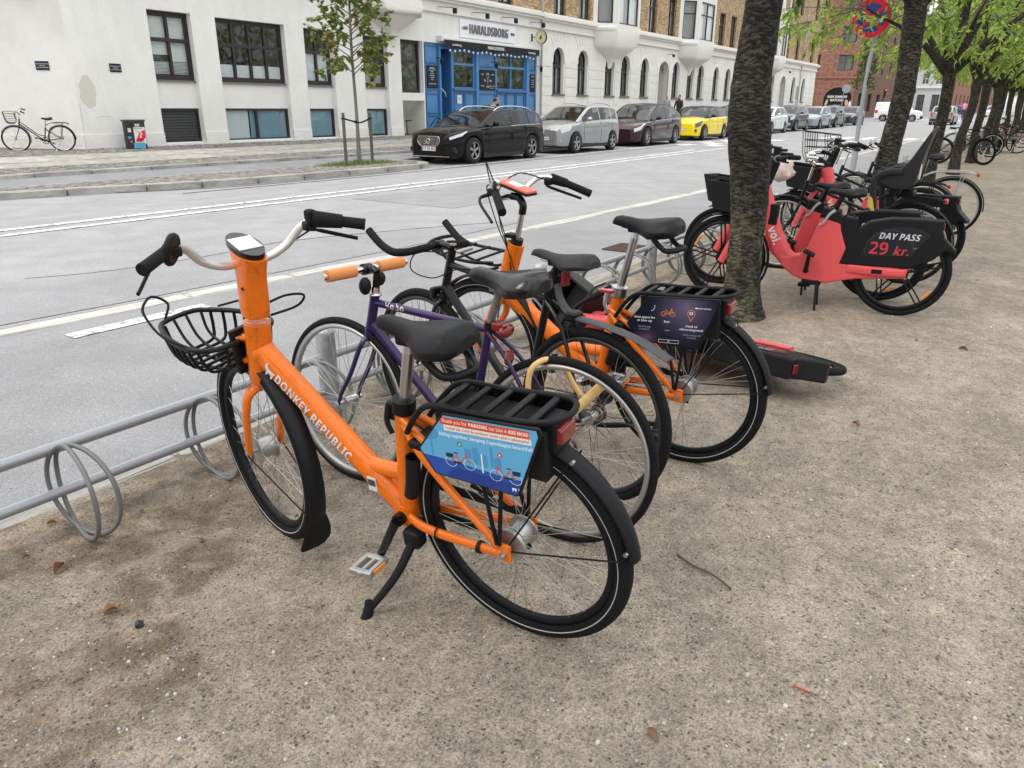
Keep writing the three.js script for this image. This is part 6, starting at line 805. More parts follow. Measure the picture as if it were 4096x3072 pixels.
// --- front orange hire bike ---
hireBike('orange hire bike with front wire basket and blue poster panel leaning on its kickstand', -1.007, -1.552, -2.1, 8, {
  wb: 1.048, head: { bot: [.953, .635, 0], top: [.872, 1.05, 0], tube: .5 }, seat: [.354, .67], post: [.306, .85, 0], sad: [.256, .925], letters: true, dt: .28, panel: panelA, crank: -62, kick: [.425, .055, -.215], steer: 16,
  cockpit: (t, hb, ht) => {
    const R = [], n = 14, ax = V(ht[0] - hb[0], ht[1] - hb[1], 0).normalize(); const hd = [[.86, .0405, .0405], [.88, .043, .042], [.9, .045, .042], [.94, .047, .041], [.98, .052, .04], [1.01, .062, .04], [1.04, .076, .041], [1.06, .083, .0415]];
    for (const [y, a, b] of hd) { const k = (y - hb[1]) / (ht[1] - hb[1]), cx = hb[0] + (ht[0] - hb[0]) * k + (a - .04) * .25, ring = []; for (let j = 0; j < 28; j++) { const q = j / 28 * 6.2832, f = v => Math.sign(v) * Math.abs(v) ** .85; ring.push([cx + f(Math.cos(q)) * a, y + f(Math.cos(q)) * a * .22 + .01, f(Math.sin(q)) * b]); } R.push(ring); }
    const hs = mesh('head_unit', loft(R), MT.orange, t); mesh('head_ring', new THREE.TorusGeometry(.0415, .0018, 6, 32).rotateX(Math.PI / 2).rotateZ(.2).translate(.908, .856, 0), MT.steel, hs);
    const di = mesh('display', new THREE.CylinderGeometry(1, 1, .014, 32).scale(.09, 1, .044).rotateZ(.215), MT.blackGloss, t); di.position.set(.892, 1.083, 0); const st = mesh('display_sticker', box(.085, .003, .07), MT.white, di); st.rotation.z = .215; st.position.set(.0, .0085, 0);
    mesh('keyhole', sph(.008, .872, .965, -.0415, 1, .6, .3), MT.black, hs);
    mesh('handlebar', tube([-.235, -.21, -.175, -.13, -.07, 0, .07, .13, .175, .21, .235].map(z => { const a = Math.abs(z); return [slut([[0, .905], [.07, .902], [.13, .895], [.175, .875], [.21, .85], [.235, .825]])(a), slut([[0, 1.035], [.07, 1.035], [.13, 1.062], [.175, 1.11], [.21, 1.13], [.235, 1.128]])(a), z]; }), .0125, 90, 14), mat([.72, .71, .69], .32, { metalness: .7 }), t);
    grips(t, .1, [.824, 1.128, .238], [.762, 1.108, .325]);
    mesh('bell_ring', [new THREE.TorusGeometry(.036, .01, 8, 30), cyl(.036, .016, 'z', 0, 0, 0, 24)].map(g => g.rotateY(-.7).rotateX(.35).translate(.828, 1.128, -.226)), MT.black, t);
    mesh('gear_shifter', [bar([.84, 1.135, .2], [.796, 1.12, .275], .026, .021, 20), rbox(.04, .045, .03, .01, .85, 1.14, .2)], MT.rubber, t);
    lever(t, -1, [.845, 1.118, .215], [.79, 1.04, .345]); lever(t, 1, [.85, 1.115, .19], [.795, 1.06, .32]);
    mesh('brake_cable', [cable([[.86, 1.1, .2], [.92, 1.06, .16], [.93, 1.03, .1], [.92, 1.02, .05]])], MT.black, t);
  },
  after: t => {
    // basket fixed to the head tube
    const b = grp('basket', t), W = mat([.006, .006, .007], .4, { specularIntensity: .6 }), hw = slut([[.99, .1], [1.03, .14], [1.08, .15], [1.18, .135], [1.27, .1], [1.325, .06], [1.335, .03]]), ry = x => .778 + (x - 1.0) * .05, rim = [.99, 1.03, 1.08, 1.18, 1.27, 1.325].map(x => [x, ry(x), -hw(x)]).concat([1.325, 1.27, 1.18, 1.08, 1.03, .99].map(x => [x, ry(x), hw(x)]));
    mesh('basket_rim', tube(rim, .009, 90, 8, true), W, b);
    for (let i = 0; i < 7; i++) { const x = 1.04 + i * .04, h = hw(x); mesh('basket_wire', tube([[x, ry(x), -h], [x - .004, .73, -h * .93], [x - .008, .697, -h * .8], [x - .01, .69, 0], [x - .008, .697, h * .8], [x - .004, .73, h * .93], [x, ry(x), h]], .0055, 34, 6), W, b); }
    for (let i = 0; i < 4; i++) { const z = -.075 + i * .05, xe = 1.325 - Math.abs(z) * .35; mesh('basket_wire', tube([[.99, .77, z], [1.0, .71, z], [1.03, .69, z], [1.22, .69, z * .9], [1.28, .725, z * .9], [xe, ry(xe), z * .95]], .0055, 30, 6), W, b); }
    mesh('basket_bracket', [rbox(.02, .15, .1, .006, .995, .74, 0), rbox(.05, .03, .06, .008, .975, .785, 0), rbox(.05, .03, .06, .008, .99, .705, 0)], W, b); mesh('bracket_lug', bar([.945, .79, -.02], [.99, .785, -.02], .013), MT.orange, b); mesh('bracket_lug', bar([.96, .71, -.02], [1.0, .705, -.02], .013), MT.orange, b); mesh('bolt', [cyl(.008, .012, 'z', .985, .785, -.035, 10), cyl(.008, .012, 'z', .995, .705, -.035, 10)], MT.steel, b);
    mesh('luggage_cord', [cable([[1.06, .785, -.148], [1.16, .805, -.16], [1.28, .83, -.13], [1.345, .86, -.1], [1.36, .88, -.05], [1.33, .85, -.02], [1.3, .815, -.06]], .0045), cable([[1.25, .805, .11], [1.15, .83, .15], [1.05, .85, .15], [.98, .83, .1]], .004)], MT.rubber, b);
    mesh('front_cable', [cable([[.92, .88, .04], [.87, .9, .1], [.85, .885, .15], [.87, .855, .14], [.92, .84, .05]], .004)], MT.rubber, t);
  }
});
// --- second orange hire bike ---
hireBike('orange hire bike with dark print panel and front carrier parked behind the black bullhorn bike', -1.071, -2.877, -.7, 3, {
  wb: 1.032, head: { bot: [.925, .615, 0], top: [.839, .876, 0], tube: 1 }, seat: [.318, .715], post: [.255, .955, 0], sad: [.205, 1.02], letters: false, dt: .14, panel: panelB, crank: 150, kick: [.07, .2, -.1], steer: 4,
  cockpit: (t, hb, ht) => {
    mesh('steerer', [bar([.838, .87, 0], [.83, .9, 0], .028, .028, 18)], MT.black, t); mesh('stem', [bar([.832, .9, 0], [.803, 1.02, 0], .0135, .0135, 16)], MT.chrome, t); mesh('stem_head', tube([[.803, 1.01, 0], [.798, 1.05, 0], [.82, 1.08, 0], [.86, 1.085, 0]], .017, 18, 12), MT.blackGloss, t);
    mesh('handlebar', tube([-.235, -.21, -.175, -.13, -.07, 0, .07, .13, .175, .21, .235].map(z => { const a = Math.abs(z); return [slut([[0, .87], [.07, .868], [.13, .86], [.175, .83], [.21, .79], [.235, .765]])(a), slut([[0, 1.085], [.07, 1.085], [.12, 1.11], [.155, 1.145], [.2, 1.15], [.235, 1.135]])(a), z]; }), .0115, 90, 12), MT.chrome, t);
    grips(t, .1, [.76, 1.132, .24], [.66, 1.075, .325]); lever(t, -1, [.8, 1.13, .21], [.7, 1.03, .34]); lever(t, 1, [.8, 1.13, .2], [.71, 1.045, .34]);
    mesh('bell_ring', [new THREE.TorusGeometry(.03, .009, 8, 30), cyl(.03, .014, 'z', 0, 0, 0, 24)].map(g => g.rotateY(-.9).translate(.775, 1.14, -.225)), MT.black, t); mesh('bell', sph(.02, .8, 1.165, -.18, 1, .8, 1), MT.alu, t); mesh('gear_shifter', bar([.79, 1.145, .205], [.745, 1.12, .265], .024, .02, 18), MT.rubber, t);
    const d = mesh('device', rbox(.17, .018, .075, .006), mat([.75, .13, .06], .35), t); d.position.set(.83, 1.125, 0); d.rotation.z = .25; mesh('device_sticker', box(.07, .002, .05, .01, .0102, 0), MT.white, d); mesh('device_case', rbox(.174, .014, .079, .005, 0, -.006, 0), MT.black, d);
    mesh('brake_cable', [cable([[.79, 1.15, -.2], [.86, 1.24, -.17], [.93, 1.2, -.08], [.93, 1.05, -.03], [.87, .9, -.035], [.84, .75, -.035]]), cable([[.79, 1.14, .18], [.9, 1.17, .1], [.95, 1.1, .02], [.9, .95, -.03], [.86, .86, -.035]]), cable([[.8, 1.14, -.18], [.92, 1.13, -.1], [.91, .95, -.04], [.85, .84, -.04], [.8, .7, -.035]])], MT.rubber, t);
    mesh('cable_guide', [rbox(.06, .02, .05, .006, .86, .91, 0)], MT.black, t);
  },
  after: t => {
    const b = grp('front_carrier', t); mesh('carrier_loop', [tube([[.9, .8, -.1], [1.0, .8, -.13], [1.2, .82, -.12], [1.27, .85, -.1], [1.28, .85, .1], [1.2, .82, .12], [1.0, .8, .13], [.9, .8, .1]], .008, 60, 8), tube([[.9, .77, -.06], [1.02, .74, -.07], [1.2, .78, -.06], [1.25, .84, -.05]], .007, 30, 8), tube([[.9, .77, .06], [1.02, .74, .07], [1.2, .78, .06], [1.25, .84, .05]], .007, 30, 8)], MT.matBlack, b); for (let i = 0; i < 3; i++) mesh('carrier_bar', bar([1.0 + i * .08, .8 + i * .01, -.13], [1.0 + i * .08, .8 + i * .01, .13], .006), MT.matBlack, b); mesh('carrier_clip', rbox(.03, .015, .1, .004, 1.12, .82, -.02), MT.aluDull, b);
    mesh('clamp_lever', [rbox(.06, .015, .02, .005, .36, .725, -.03)], MT.red, t);
  }
});
// ordinary bikes with a diamond frame
function plainBike(name, label, x, z, head, lean, o) {
  const t = bikeRoot(name, label, x, z, head, lean, o.group, o.y), R = o.R || .345, m = o.m, wb = o.wb, [hx, hy] = o.ht, [lx, ly] = o.hb, [sx, sy] = o.sc, [bx0, by0] = o.bb, mk = o.merged;
  const W = { R, tw: o.tw || .036, rimM: o.rimM || MT.aluDull, n: o.n || 32, spM: o.spM || MT.spoke, merged: mk, rimH: .02 };
  wheel(t, 0, R, W);
  const f = [bar([lx, ly, 0], [hx, hy, 0], .019, .018, 16), bar([lx + (hx - lx) * .15, ly + (hy - ly) * .15, 0], [bx0, by0, 0], o.dr || .017, o.dr || .016, 14), bar([bx0, by0, 0], [sx, sy, 0], .0155, .0155, 14), cyl(.022, .075, 'z', bx0, by0, 0, 16)];
  if (o.step) f.push(sweep([[lx + (hx - lx) * .55, ly + (hy - ly) * .55, 0], ...o.step, [bx0 + (sx - bx0) * .38, by0 + (sy - by0) * .38, 0]], () => [.012, .012], 18, 10)); else f.push(bar([lx + (hx - lx) * .8, ly + (hy - ly) * .8, 0], [sx, sy - .015, 0], .0145, .0145, 14));
  for (const s of [-1, 1]) f.push(sweep([[bx0 - .02, by0, s * .025], [bx0 - .12, by0 + .012, s * .05], [0, R, s * .064]], t => [.008, .011 - .002 * t], 10, 8), sweep([[sx, sy - .02, s * .014], [sx - .1, sy - .11, s * .04], [0, R, s * .064]], () => [.0075, .008], 10, 8));
  const fr = mesh('frame', f, m, t);
  const [px, py] = o.post; mesh('seat_post', [bar([sx, sy, 0], [px, py, 0], .0135, .0135, 14), rbox(.06, .03, .05, .008, px, py + .012, 0)], o.postM || MT.aluDull, t); mesh('seat_collar', bar([sx + .001, sy - .02, 0], [sx - .003, sy + .012, 0], .019, .019, 14), MT.black, t);
  const sd = mesh('saddle', saddleGeo(o.sad[0], o.sad[1], o.sad[2] || .27, o.sad[3] || .16, o.sad[4] || .05, .03), o.sadM || MT.plastic, t); mesh('saddle_rails', [bar([o.sad[0] + .09, o.sad[1] - .02, -.015], [o.sad[0] - .09, o.sad[1] - .03, -.03], .0035), bar([o.sad[0] + .09, o.sad[1] - .02, .015], [o.sad[0] - .09, o.sad[1] - .03, .03], .0035)], MT.steel, sd);
  crankset(t, bx0, by0, .165, o.crank ?? 30, { m: o.crankM || MT.black, pedal: MT.black, ring: .085, z: .065 });
  mesh('chain', tube([[bx0, by0 + .086, .045], [bx0 + .08, by0 + .03, .045], [bx0 + .08, by0 - .03, .045], [bx0, by0 - .086, .045], [0, R - .035, .045], [-.034, R, .045], [0, R + .035, .045]], .004, 60, 5, true), MT.rust, t); mesh('sprocket', [cyl(.035, .01, 'z', 0, R, .045, 20), cyl(.024, .03, 'z', 0, R, .04, 20)], MT.rust, t);
  if (o.rearFender) mesh('rear_mudguard', fender(0, R, R + .014, o.rearFender[0], o.rearFender[1], .052, 36), o.fenM || MT.matBlack, t);
  if (o.kick) mesh('kickstand', sweep([[.1, R - .06, -.07], [.12, .15, -.12], [.15, .02, -.19]], () => [.009, .009], 8, 8), MT.alu, t);
  if (o.rack) { const y = R * 2 + .06; mesh('rack', [tube([[sx - .02, y - .06, -.04], [.2, y, -.06], [-.16, y + .005, -.06], [-.22, y - .02, 0], [-.16, y + .005, .06], [.2, y, .06], [sx - .02, y - .06, .04]], .006, 60, 8), bar([-.08, y, -.06], [0, R + .02, -.07], .0055), bar([-.08, y, .06], [0, R + .02, .07], .0055), bar([-.12, y, -.06], [0, R + .02, -.07], .0045), tube([[.2, y, -.022], [-.2, y, -.022]], .005, 4, 6), tube([[.2, y, .022], [-.2, y, .022]], .005, 4, 6)], o.rackM || MT.matBlack, t); mesh('tail_light', rbox(.03, .04, .06, .01, -.24, y - .02, 0), MT.red, t); }
  if (o.mid) o.mid(t, fr);
  const n0 = t.children.length; wheel(t, wb, R, { ...W, ...(o.fw || {}) });
  const fk = [bar([lx + .002, ly - .005, 0], [lx + .012, ly - .045, 0], .02, .02, 12)]; for (const s of [-1, 1]) fk.push(sweep([[lx + .008, ly - .035, s * .018], [lx + .014, ly - .06, s * .04], [lx + (wb - lx) * .5, ly + (R - ly) * .58, s * .048], [wb - .02, R + .05, s * .05], [wb, R, s * .052]], t => [.008 - .002 * t, .013 - .005 * t], 18, 8)); mesh('fork', fk, m, t);
  if (o.frontFender) mesh('front_mudguard', fender(wb, R, R + .014, o.frontFender[0], o.frontFender[1], .052, 32), o.ffM || o.fenM || MT.matBlack, t);
  o.cockpit(t); steerAbout(t, n0, lx, ly, hx - lx, hy - ly, o.steer || 0); if (o.after) o.after(t);
  return t;
}
// --- purple bike with foam grips ---
const purpleBike = plainBike('racing_bike', 'purple bike with straight bar and orange foam grips between two others', -1.17, -2.02, -5.1, 0, { group: 'bikes in the rack', m: MT.purple, wb: .959, R: .342, tw: .031, ht: [.782, .795], hb: [.812, .668], sc: [.289, .751], bb: [.378, .272], post: [.248, .875], sad: [.222, .925, .285, .2, .075], sadM: mat([.012, .012, .013], .22), postM: mat([.35, .33, .32], .6, { map: dirtT, metalness: .3 }), crank: 200, steer: 6, spM: MT.spoke, dr: .0175,
  mid: (t, fr) => { const { g } = alongText('Hobo', .026, [.73, .768, 0], [.5, .758, 0], .0148, .1, false); mesh('lettering', g, MT.white, fr); mesh('tail_light', [sph(.034, .222, .742, 0, .6, .72, 1.25), rbox(.04, .03, .05, .008, .25, .755, 0)], MT.tailRed, t); mesh('reflector', cyl(.028, .008, 'x', .2, .655, -.02, 20), MT.tailRed, t); mesh('frame_lock', [rbox(.05, .07, .06, .015, .355, .5, -.02), cyl(.012, .05, 'z', .375, .545, -.04, 10)], MT.plastic, t); },
  cockpit: t => { mesh('headset', [new THREE.TorusGeometry(.021, .005, 6, 20).rotateX(Math.PI / 2).translate(.781, .8, 0), bar([.781, .8, 0], [.776, .83, 0], .017, .015, 14)], MT.chrome, t); mesh('stem', [bar([.779, .8, 0], [.766, .885, 0], .0135, .0135, 14), sweep([[.765, .882, 0], [.785, .893, 0], [.815, .892, 0]], () => [.014, .015], 8, 10), cyl(.021, .035, 'z', .82, .89, 0, 16)], MT.blackGloss, t); mesh('handlebar', cyl(.0125, .42, 'z', .82, .89, 0, 16), MT.chrome, t); for (const s of [-1, 1]) mesh('foam_grip', [cyl(.0215, .13, 'z', .82, .89, s * .125, 20)], MT.foam, t); mesh('bar_lamp', [sph(.03, .795, .835, -.035, .7, 1.1, .8), sph(.028, .785, .855, .03, .7, 1, .9)], MT.black, t); } });
{ // cream lock hooked over the purple bike's rear wheel
  const l = tag(purpleBike.clone(false), '', ''); l.name = numbered('u_lock'); l.userData = {}; tag(l, 'cream coloured u lock hooked over a rear wheel of the purple bike', 'lock'); scene.add(l);
  mesh('shackle', tube([[.104, .5, -.05], [.108, .6, -.052], [.095, .648, -.045], [.065, .668, -.01], [.03, .648, .03], [-.01, .575, .05], [-.04, .53, .06]], .0098, 60, 12), MT.cream, l); mesh('lock_body', [bar([-.025, .49, .035], [-.1, .578, .075], .017, .017, 16), bar([-.1, .578, .075], [-.104, .582, .077], .019, .019, 16)], MT.cream, l); mesh('collar', bar([-.034, .542, .056], [-.042, .53, .06], .014, .014, 12), MT.alu, l);
}
// --- black bike with bullhorn bars ---
plainBike('racing_bike', 'black bike with taped bullhorn bars and clip on rear mudguard', -1.237, -2.349, 7.5, 0, { group: 'bikes in the rack', m: MT.blackPaint, wb: .945, tw: .038, ht: [.756, .856], hb: [.8, .705], sc: [.225, .78], bb: [.335, .28], post: [.186, .9], sad: [.163, .935, .29, .145, .045], sadM: mat([.03, .03, .031], .6, { map: dirtT }), postM: MT.black, crank: 160, steer: 3, rimM: mat([.06, .06, .062], .4, { metalness: .6 }), spM: MT.spokeD, dr: .019,
  mid: t => { mesh('rear_mudguard', sweep([[.185, .83, 0], [.165, .77, 0], [.115, .725, 0], [-.05, .708, 0], [-.19, .685, 0], [-.315, .64, 0]], t => [.012 + .018 * Math.min(1, t * 1.6), .005 + .012 * (1 - Math.min(1, t * 1.5))], 24, 10), mat([.06, .063, .07], .5), t); mesh('reflector', rbox(.012, .055, .045, .004, .145, .855, 0), MT.tailRed, t); mesh('post_strap', [bar([.205, .84, 0], [.198, .865, 0], .025, .025, 12), bar([.215, .8, 0], [.21, .82, 0], .027, .027, 12)], MT.rubber, t); mesh('brake_caliper', [rbox(.05, .04, .06, .012, .1, .72, 0), bar([.12, .7, -.03], [.1, .64, -.03], .006), bar([.12, .7, .03], [.1, .64, .03], .006)], MT.blackGloss, t); mesh('brake_cable', [cable([[.79, .88, -.03], [.87, .87, -.1], [.9, .8, -.1], [.83, .765, -.05], [.68, .82, -.02], [.45, .81, -.02], [.2, .77, -.02], [.14, .72, 0]])], MT.rubber, t); mesh('cable_clip', [cyl(.0165, .012, 'x', .55, .817, 0, 14), cyl(.0165, .012, 'x', .35, .795, 0, 14)], MT.alu, t); },
  cockpit: t => { mesh('stem', [bar([.757, .85, 0], [.747, .892, 0], .0175, .0175, 14), sweep([[.747, .892, 0], [.785, .9, 0], [.83, .897, 0]], () => [.015, .017], 8, 12), cyl(.023, .045, 'z', .835, .896, 0, 16)], MT.blackGloss, t); mesh('stem_cap', cyl(.0175, .006, 'y', .745, .912, 0, 18), MT.chrome, t); mesh('handlebar', cyl(.0125, .2, 'z', .835, .896, 0, 14), MT.black, t); for (const s of [-1, 1]) mesh('bar_tape', sweep([[.835, .896, s * .05], [.835, .89, s * .12], [.85, .884, s * .17], [.89, .882, s * .195], [.95, .9, s * .205], [1.02, .943, s * .21], [1.04, .957, s * .21]], () => [.0165, .0165], 44, 14, V(0, 1, 0)), MT.rubber, t); mesh('brake_caliper', [rbox(.05, .05, .06, .014, .835, .67, 0), rbox(.03, .05, .09, .01, .84, .695, 0)], MT.blackGloss, t); } });
// ---------- coral hire e-bikes ----------
const voiPanel = (a, b, c3) => canvasTex(768, 400, g => { g.fillStyle = '#151b24'; g.fillRect(0, 0, 768, 400); g.strokeStyle = '#252e3a'; g.lineWidth = 16; g.beginPath(); g.arc(330, 330, 270, Math.PI, 0); g.stroke(); g.strokeStyle = '#6b7480'; g.lineWidth = 6; g.strokeRect(590, 250, 60, 3); g.textAlign = 'center'; g.font = 'italic bold 100px sans-serif'; g.lineWidth = 14; g.strokeStyle = '#0c1016'; g.fillStyle = '#c9ced3'; g.strokeText(a, 413, 165, 450); g.fillText(a, 413, 165, 450); if (b) { g.font = 'bold 200px sans-serif'; g.fillStyle = '#c03a44'; g.strokeText(b, 215, 345, 260); g.fillText(b, 215, 345, 260); g.font = 'italic bold 140px sans-serif'; g.strokeText(c3, 460, 345, 190); g.fillText(c3, 460, 345, 190); } else { g.font = 'bold 34px sans-serif'; g.fillStyle = '#e8e8e8'; g.strokeStyle = '#e8e8e8'; g.lineWidth = 3; g.strokeRect(330, 200, 330, 54); g.fillText('KUN I KØBENHAVN', 495, 240, 310); } });
const vpA = new THREE.MeshStandardMaterial({ map: voiPanel('DAY PASS', '29', 'kr.'), roughness: .25 }), vpB = new THREE.MeshStandardMaterial({ map: voiPanel('LÅS OP FOR', ''), roughness: .25 });
function voiBike(label, x, z, head, lean, o = {}) {
  const t = bikeRoot('rental_e_bike', label, x, z, head, lean, 'coral rental e-bikes', o.y), R = .33, wb = 1.283;
  magWheel(t, 0, R, R, .35 + (o.rot || 0));
  const f = [sweep([[1.04, .9, 0], [.967, .69, 0], [.89, .5, 0], [.8, .365, 0], [.66, .305, 0]], t => [.045, .056 + .012 * t], 36, 20, V(0, 0, 1), .8), ext(shape([[.74, .255], [.69, .235], [.5, .215], [.44, .235], [.3, .27], [-.02, .3], [-.03, .348], [.22, .36], [.36, .36], [.385, .44], [.45, .6], [.475, .7], [.57, .735], [.59, .65], [.645, .45], [.7, .395], [.79, .37], [.84, .38], [.82, .32]]), .066, .016, 3).translate(0, 0, -.033)];
  const fr = mesh('frame', f, MT.coral, t);
  const { g } = alongText('voi.', .06, [.937, .6, 0], [.857, .43, 0], .2, .0, false); const p = g.attributes.position; for (let i = 0; i < p.count; i++) p.setZ(i, -.0462 + (p.getZ(i) + .2) * .05); mesh('lettering', g, MT.white, fr);
  for (const s of [-1, 1]) { mesh('rear_arm', sweep([[.36, .33, s * .045], [.15, .325, s * .06], [-.03, .33, s * .062]], t => [.012, .034 - .006 * t], 12, 10, V(0, 0, 1), .7), MT.coral, t); }
  mesh('arm_plate', box(.07, .03, .003, .16, .328, -.074), MT.blackGloss, t); mesh('seat_collar', [ext(shape([[.455, .66], [.47, .735], [.575, .755], [.59, .7]]), .08, .012, 2).translate(0, 0, -.04)], MT.plastic, t); mesh('clamp_lever', sweep([[.5, .75, -.05], [.535, .72, -.056], [.575, .65, -.058], [.6, .635, -.056]], t => [.006, .012 - .004 * t], 10, 8), MT.silverGrey, t);
  mesh('seat_post', bar([.515, .73, 0], [.462, .87, 0], .021, .021, 16), MT.blackGloss, t); mesh('saddle', saddleGeo(.44, .885, .27, .17, .06, 0), MT.plastic, t); mesh('battery', [ext(shape([[.46, .7], [.43, .55], [.385, .46], [.345, .6], [.35, .69]]), .07, .012, 2).translate(0, 0, -.035), tube([[.44, .7, -.04], [.4, .73, -.04], [.36, .71, -.04]], .008, 10, 6)], MT.plastic, t);
  // rear wheel cover
    mesh('wheel_cover', ext(shape([[.41, .372], [.37, .517], [.322, .61], [.247, .672], [.115, .702], [-.045, .707], [-.205, .703], [-.2, .655], [-.23, .585], [-.31, .51], [-.31, .5], [-.25, .522], [-.18, .445], [-.03, .376], [.35, .37]]), .088, .013, 3).translate(0, 0, -.044), MT.matBlack, t);
  for (const s of [-1, 1]) { const pc = [[.293, .43], [.264, .536], [.23, .585], [.18, .628], [.09, .655], [-.007, .662], [-.09, .648], [-.152, .609], [-.09, .53], [-.041, .458]], d = new THREE.ShapeGeometry(shape(pc)), u = d.attributes.uv, q = d.attributes.position; for (let i = 0; i < q.count; i++) u.setXY(i, s < 0 ? (.3 - q.getX(i)) / .46 : (q.getX(i) + .16) / .46, (q.getY(i) - .42) / .25); if (s < 0) { d.index.array.reverse(); d.computeVertexNormals(); } mesh('cover_print', d.translate(0, 0, s * .0595), o.b ? vpB : vpA, t); }
  mesh('tail_light', rbox(.012, .05, .05, .005, -.222, .67, 0), MT.tailRed, t);
  crankset(t, .647, .29, .15, o.crank ?? 95, { m: MT.black, pedal: MT.black, ring: .05, z: .08 });
  mesh('centre_stand', [-1, 1].flatMap(s => [bar([.56, .22, s * .04], [.545, .0, s * .11], .011, .009, 10)]).concat([rbox(.14, .04, .1, .01, .6, .2, 0)]), MT.matBlack, t);
  const n0 = t.children.length; magWheel(t, wb, R, R, .2 + (o.rot || 0));
  mesh('fork', [-1, 1].map(s => sweep([[1.05, .8, s * .03], [1.085, .72, s * .056], [1.2, .5, s * .058], [wb + .005, .3, s * .06]], () => [.012, .028], 16, 10, V(0, 0, 1), .75)), MT.coral, t);
  mesh('front_mudguard', fender(wb, R, R + .02, 70, 205, .075, 36), MT.matBlack, t); mesh('mud_flap', sweep([[wb - .31, R - .13, 0], [wb - .3, R - .2, 0], [wb - .27, R - .26, 0]], () => [.042, .006], 8, 10), MT.matBlack, t);
  mesh('head_tower', sweep([[1.045, .86, 0], [1.0, .98, 0], [.965, 1.08, 0]], t => [.036 - .006 * t, .045 - .01 * t], 12, 16, V(0, 0, 1), .8), MT.matBlack, t);
  mesh('handlebar', tube([[.87, 1.1, -.29], [.92, 1.105, -.2], [.975, 1.1, -.1], [.985, 1.1, 0], [.975, 1.1, .1], [.92, 1.105, .2], [.87, 1.1, .29]], .0145, 50, 10), MT.black, t); for (const s of [-1, 1]) { mesh('grip', [bar([.915, 1.105, s * .2], [.855, 1.1, s * .31], .019, .019, 16)], MT.rubber, t); mesh('brake_lever', sweep([[.95, 1.095, s * .17], [.97, 1.075, s * .23], [.93, 1.06, s * .3]], () => [.005, .008], 8, 6), MT.black, t); } mesh('grip_ring', cyl(.024, .03, 'z', .925, 1.106, -.185, 18), MT.silverGrey, t);
  mesh('phone_holder', [rbox(.05, .09, .08, .01, .965, 1.14, 0), rbox(.07, .02, .05, .006, .93, 1.16, .0)], MT.plastic, t);
  mesh('front_basket', [ext(shape([[1.1, .68], [1.36, .72], [1.42, .93], [1.09, .9]]), .012).translate(0, 0, -.16), ext(shape([[1.1, .68], [1.36, .72], [1.42, .93], [1.09, .9]]), .012).translate(0, 0, .148), bx(1.09, 1.11, .68, .9, -.15, .15), box(.015, .22, .31, 0, 0, 0).rotateZ(-.28).translate(1.39, .825, 0), box(.27, .015, .3, 0, 0, 0).rotateZ(.15).translate(1.23, .7, 0)], MT.plastic, t);
  mesh('lock_box', [rbox(.07, .16, .07, .012, .935, .69, .0).rotateZ(0)], MT.plastic, t).visible = true;
  steerAbout(t, n0, 1.045, .86, -.09, .24, o.steer ?? 0);
  if (o.after) o.after(t); return t;
}
voiBike('coral rental e-bike with day pass wheel cover standing nearest the big trunk', -.722, -6.114, -8.6, 0, { steer: 4 });
voiBike('coral rental e-bike close behind another with a yellow tab on its cover', -.93, -6.55, -6, 0, { steer: 8, rot: .5, crank: 80, after: t => mesh('yellow_tab', ext(curveShape([[0, 0], [.05, .05], [.06, .12], [.03, .11]], 16), .004).translate(.1, .69, -.055), mat([.7, .5, .08], .5), t) });
voiBike('coral rental e-bike with pale bag at its bar beyond the child seat bike', -.789, -8.05, 11, 0, { b: true, steer: -6, rot: .9 });
voiBike('coral rental e-bike fallen over on its side on the gravel', -.93, -4.5, 12, 78, { steer: 25, y: .06, crank: 20 });
{ const b = thing('paper_bag', 'crumpled pale pink paper bag hanging at a rental bike handlebar', 'bag', [-1.92, .84, -7.0]); const R = []; for (let i = 0; i <= 10; i++) { const y = i / 10, k = [.02, .55, .85, 1, 1.02, 1, .96, .9, .8, .6, .4][i], ring = []; for (let j = 0; j < 26; j++) { const a = j / 26 * 6.2832, w = 1 + .9 * (nz(Math.cos(a) * 2.4 + i * .5, Math.sin(a) * 2.4 + 3 + i * .3, 3) - .5) + rr(-.07, .07); ring.push([Math.cos(a) * .105 * k * w, y * .22, Math.sin(a) * .065 * k * w]); } R.push(ring); } mesh('bag', loft(R), mat([.72, .6, .54], .85), b); }
// ---------- city bikes ----------
function cityCockpit(o = {}) { return t => { const [x, y] = o.at || [.86, 1.0]; mesh('stem', [bar([x + .035, y - .16, 0], [x, y - .01, 0], .0125, .0125, 12), sweep([[x, y - .01, 0], [x + .03, y + .012, 0], [x + .07, y + .01, 0]], () => [.012, .013], 8, 8)], o.m || MT.chrome, t); mesh('handlebar', tube([[x - .1, y + .04, -.29], [x - .02, y + .07, -.23], [x + .06, y + .06, -.15], [x + .07, y + .02, -.07], [x + .07, y + .01, 0], [x + .07, y + .02, .07], [x + .06, y + .06, .15], [x - .02, y + .07, .23], [x - .1, y + .04, .29]], .0115, 60, 10), o.m || MT.chrome, t); for (const s of [-1, 1]) { mesh('grip', bar([x - .04, y + .065, s * .245], [x - .14, y + .02, s * .315], .0165, .0165, 14), MT.rubber, t); mesh('brake_lever', sweep([[x + .01, y + .05, s * .21], [x + .03, y + .02, s * .26], [x - .06, y - .01, s * .33]], () => [.004, .007], 8, 6), MT.black, t); } mesh('bell', sph(.03, x + .02, y + .095, -.17, 1, .7, 1), MT.chrome, t); if (o.basket) o.basket(t); }; }
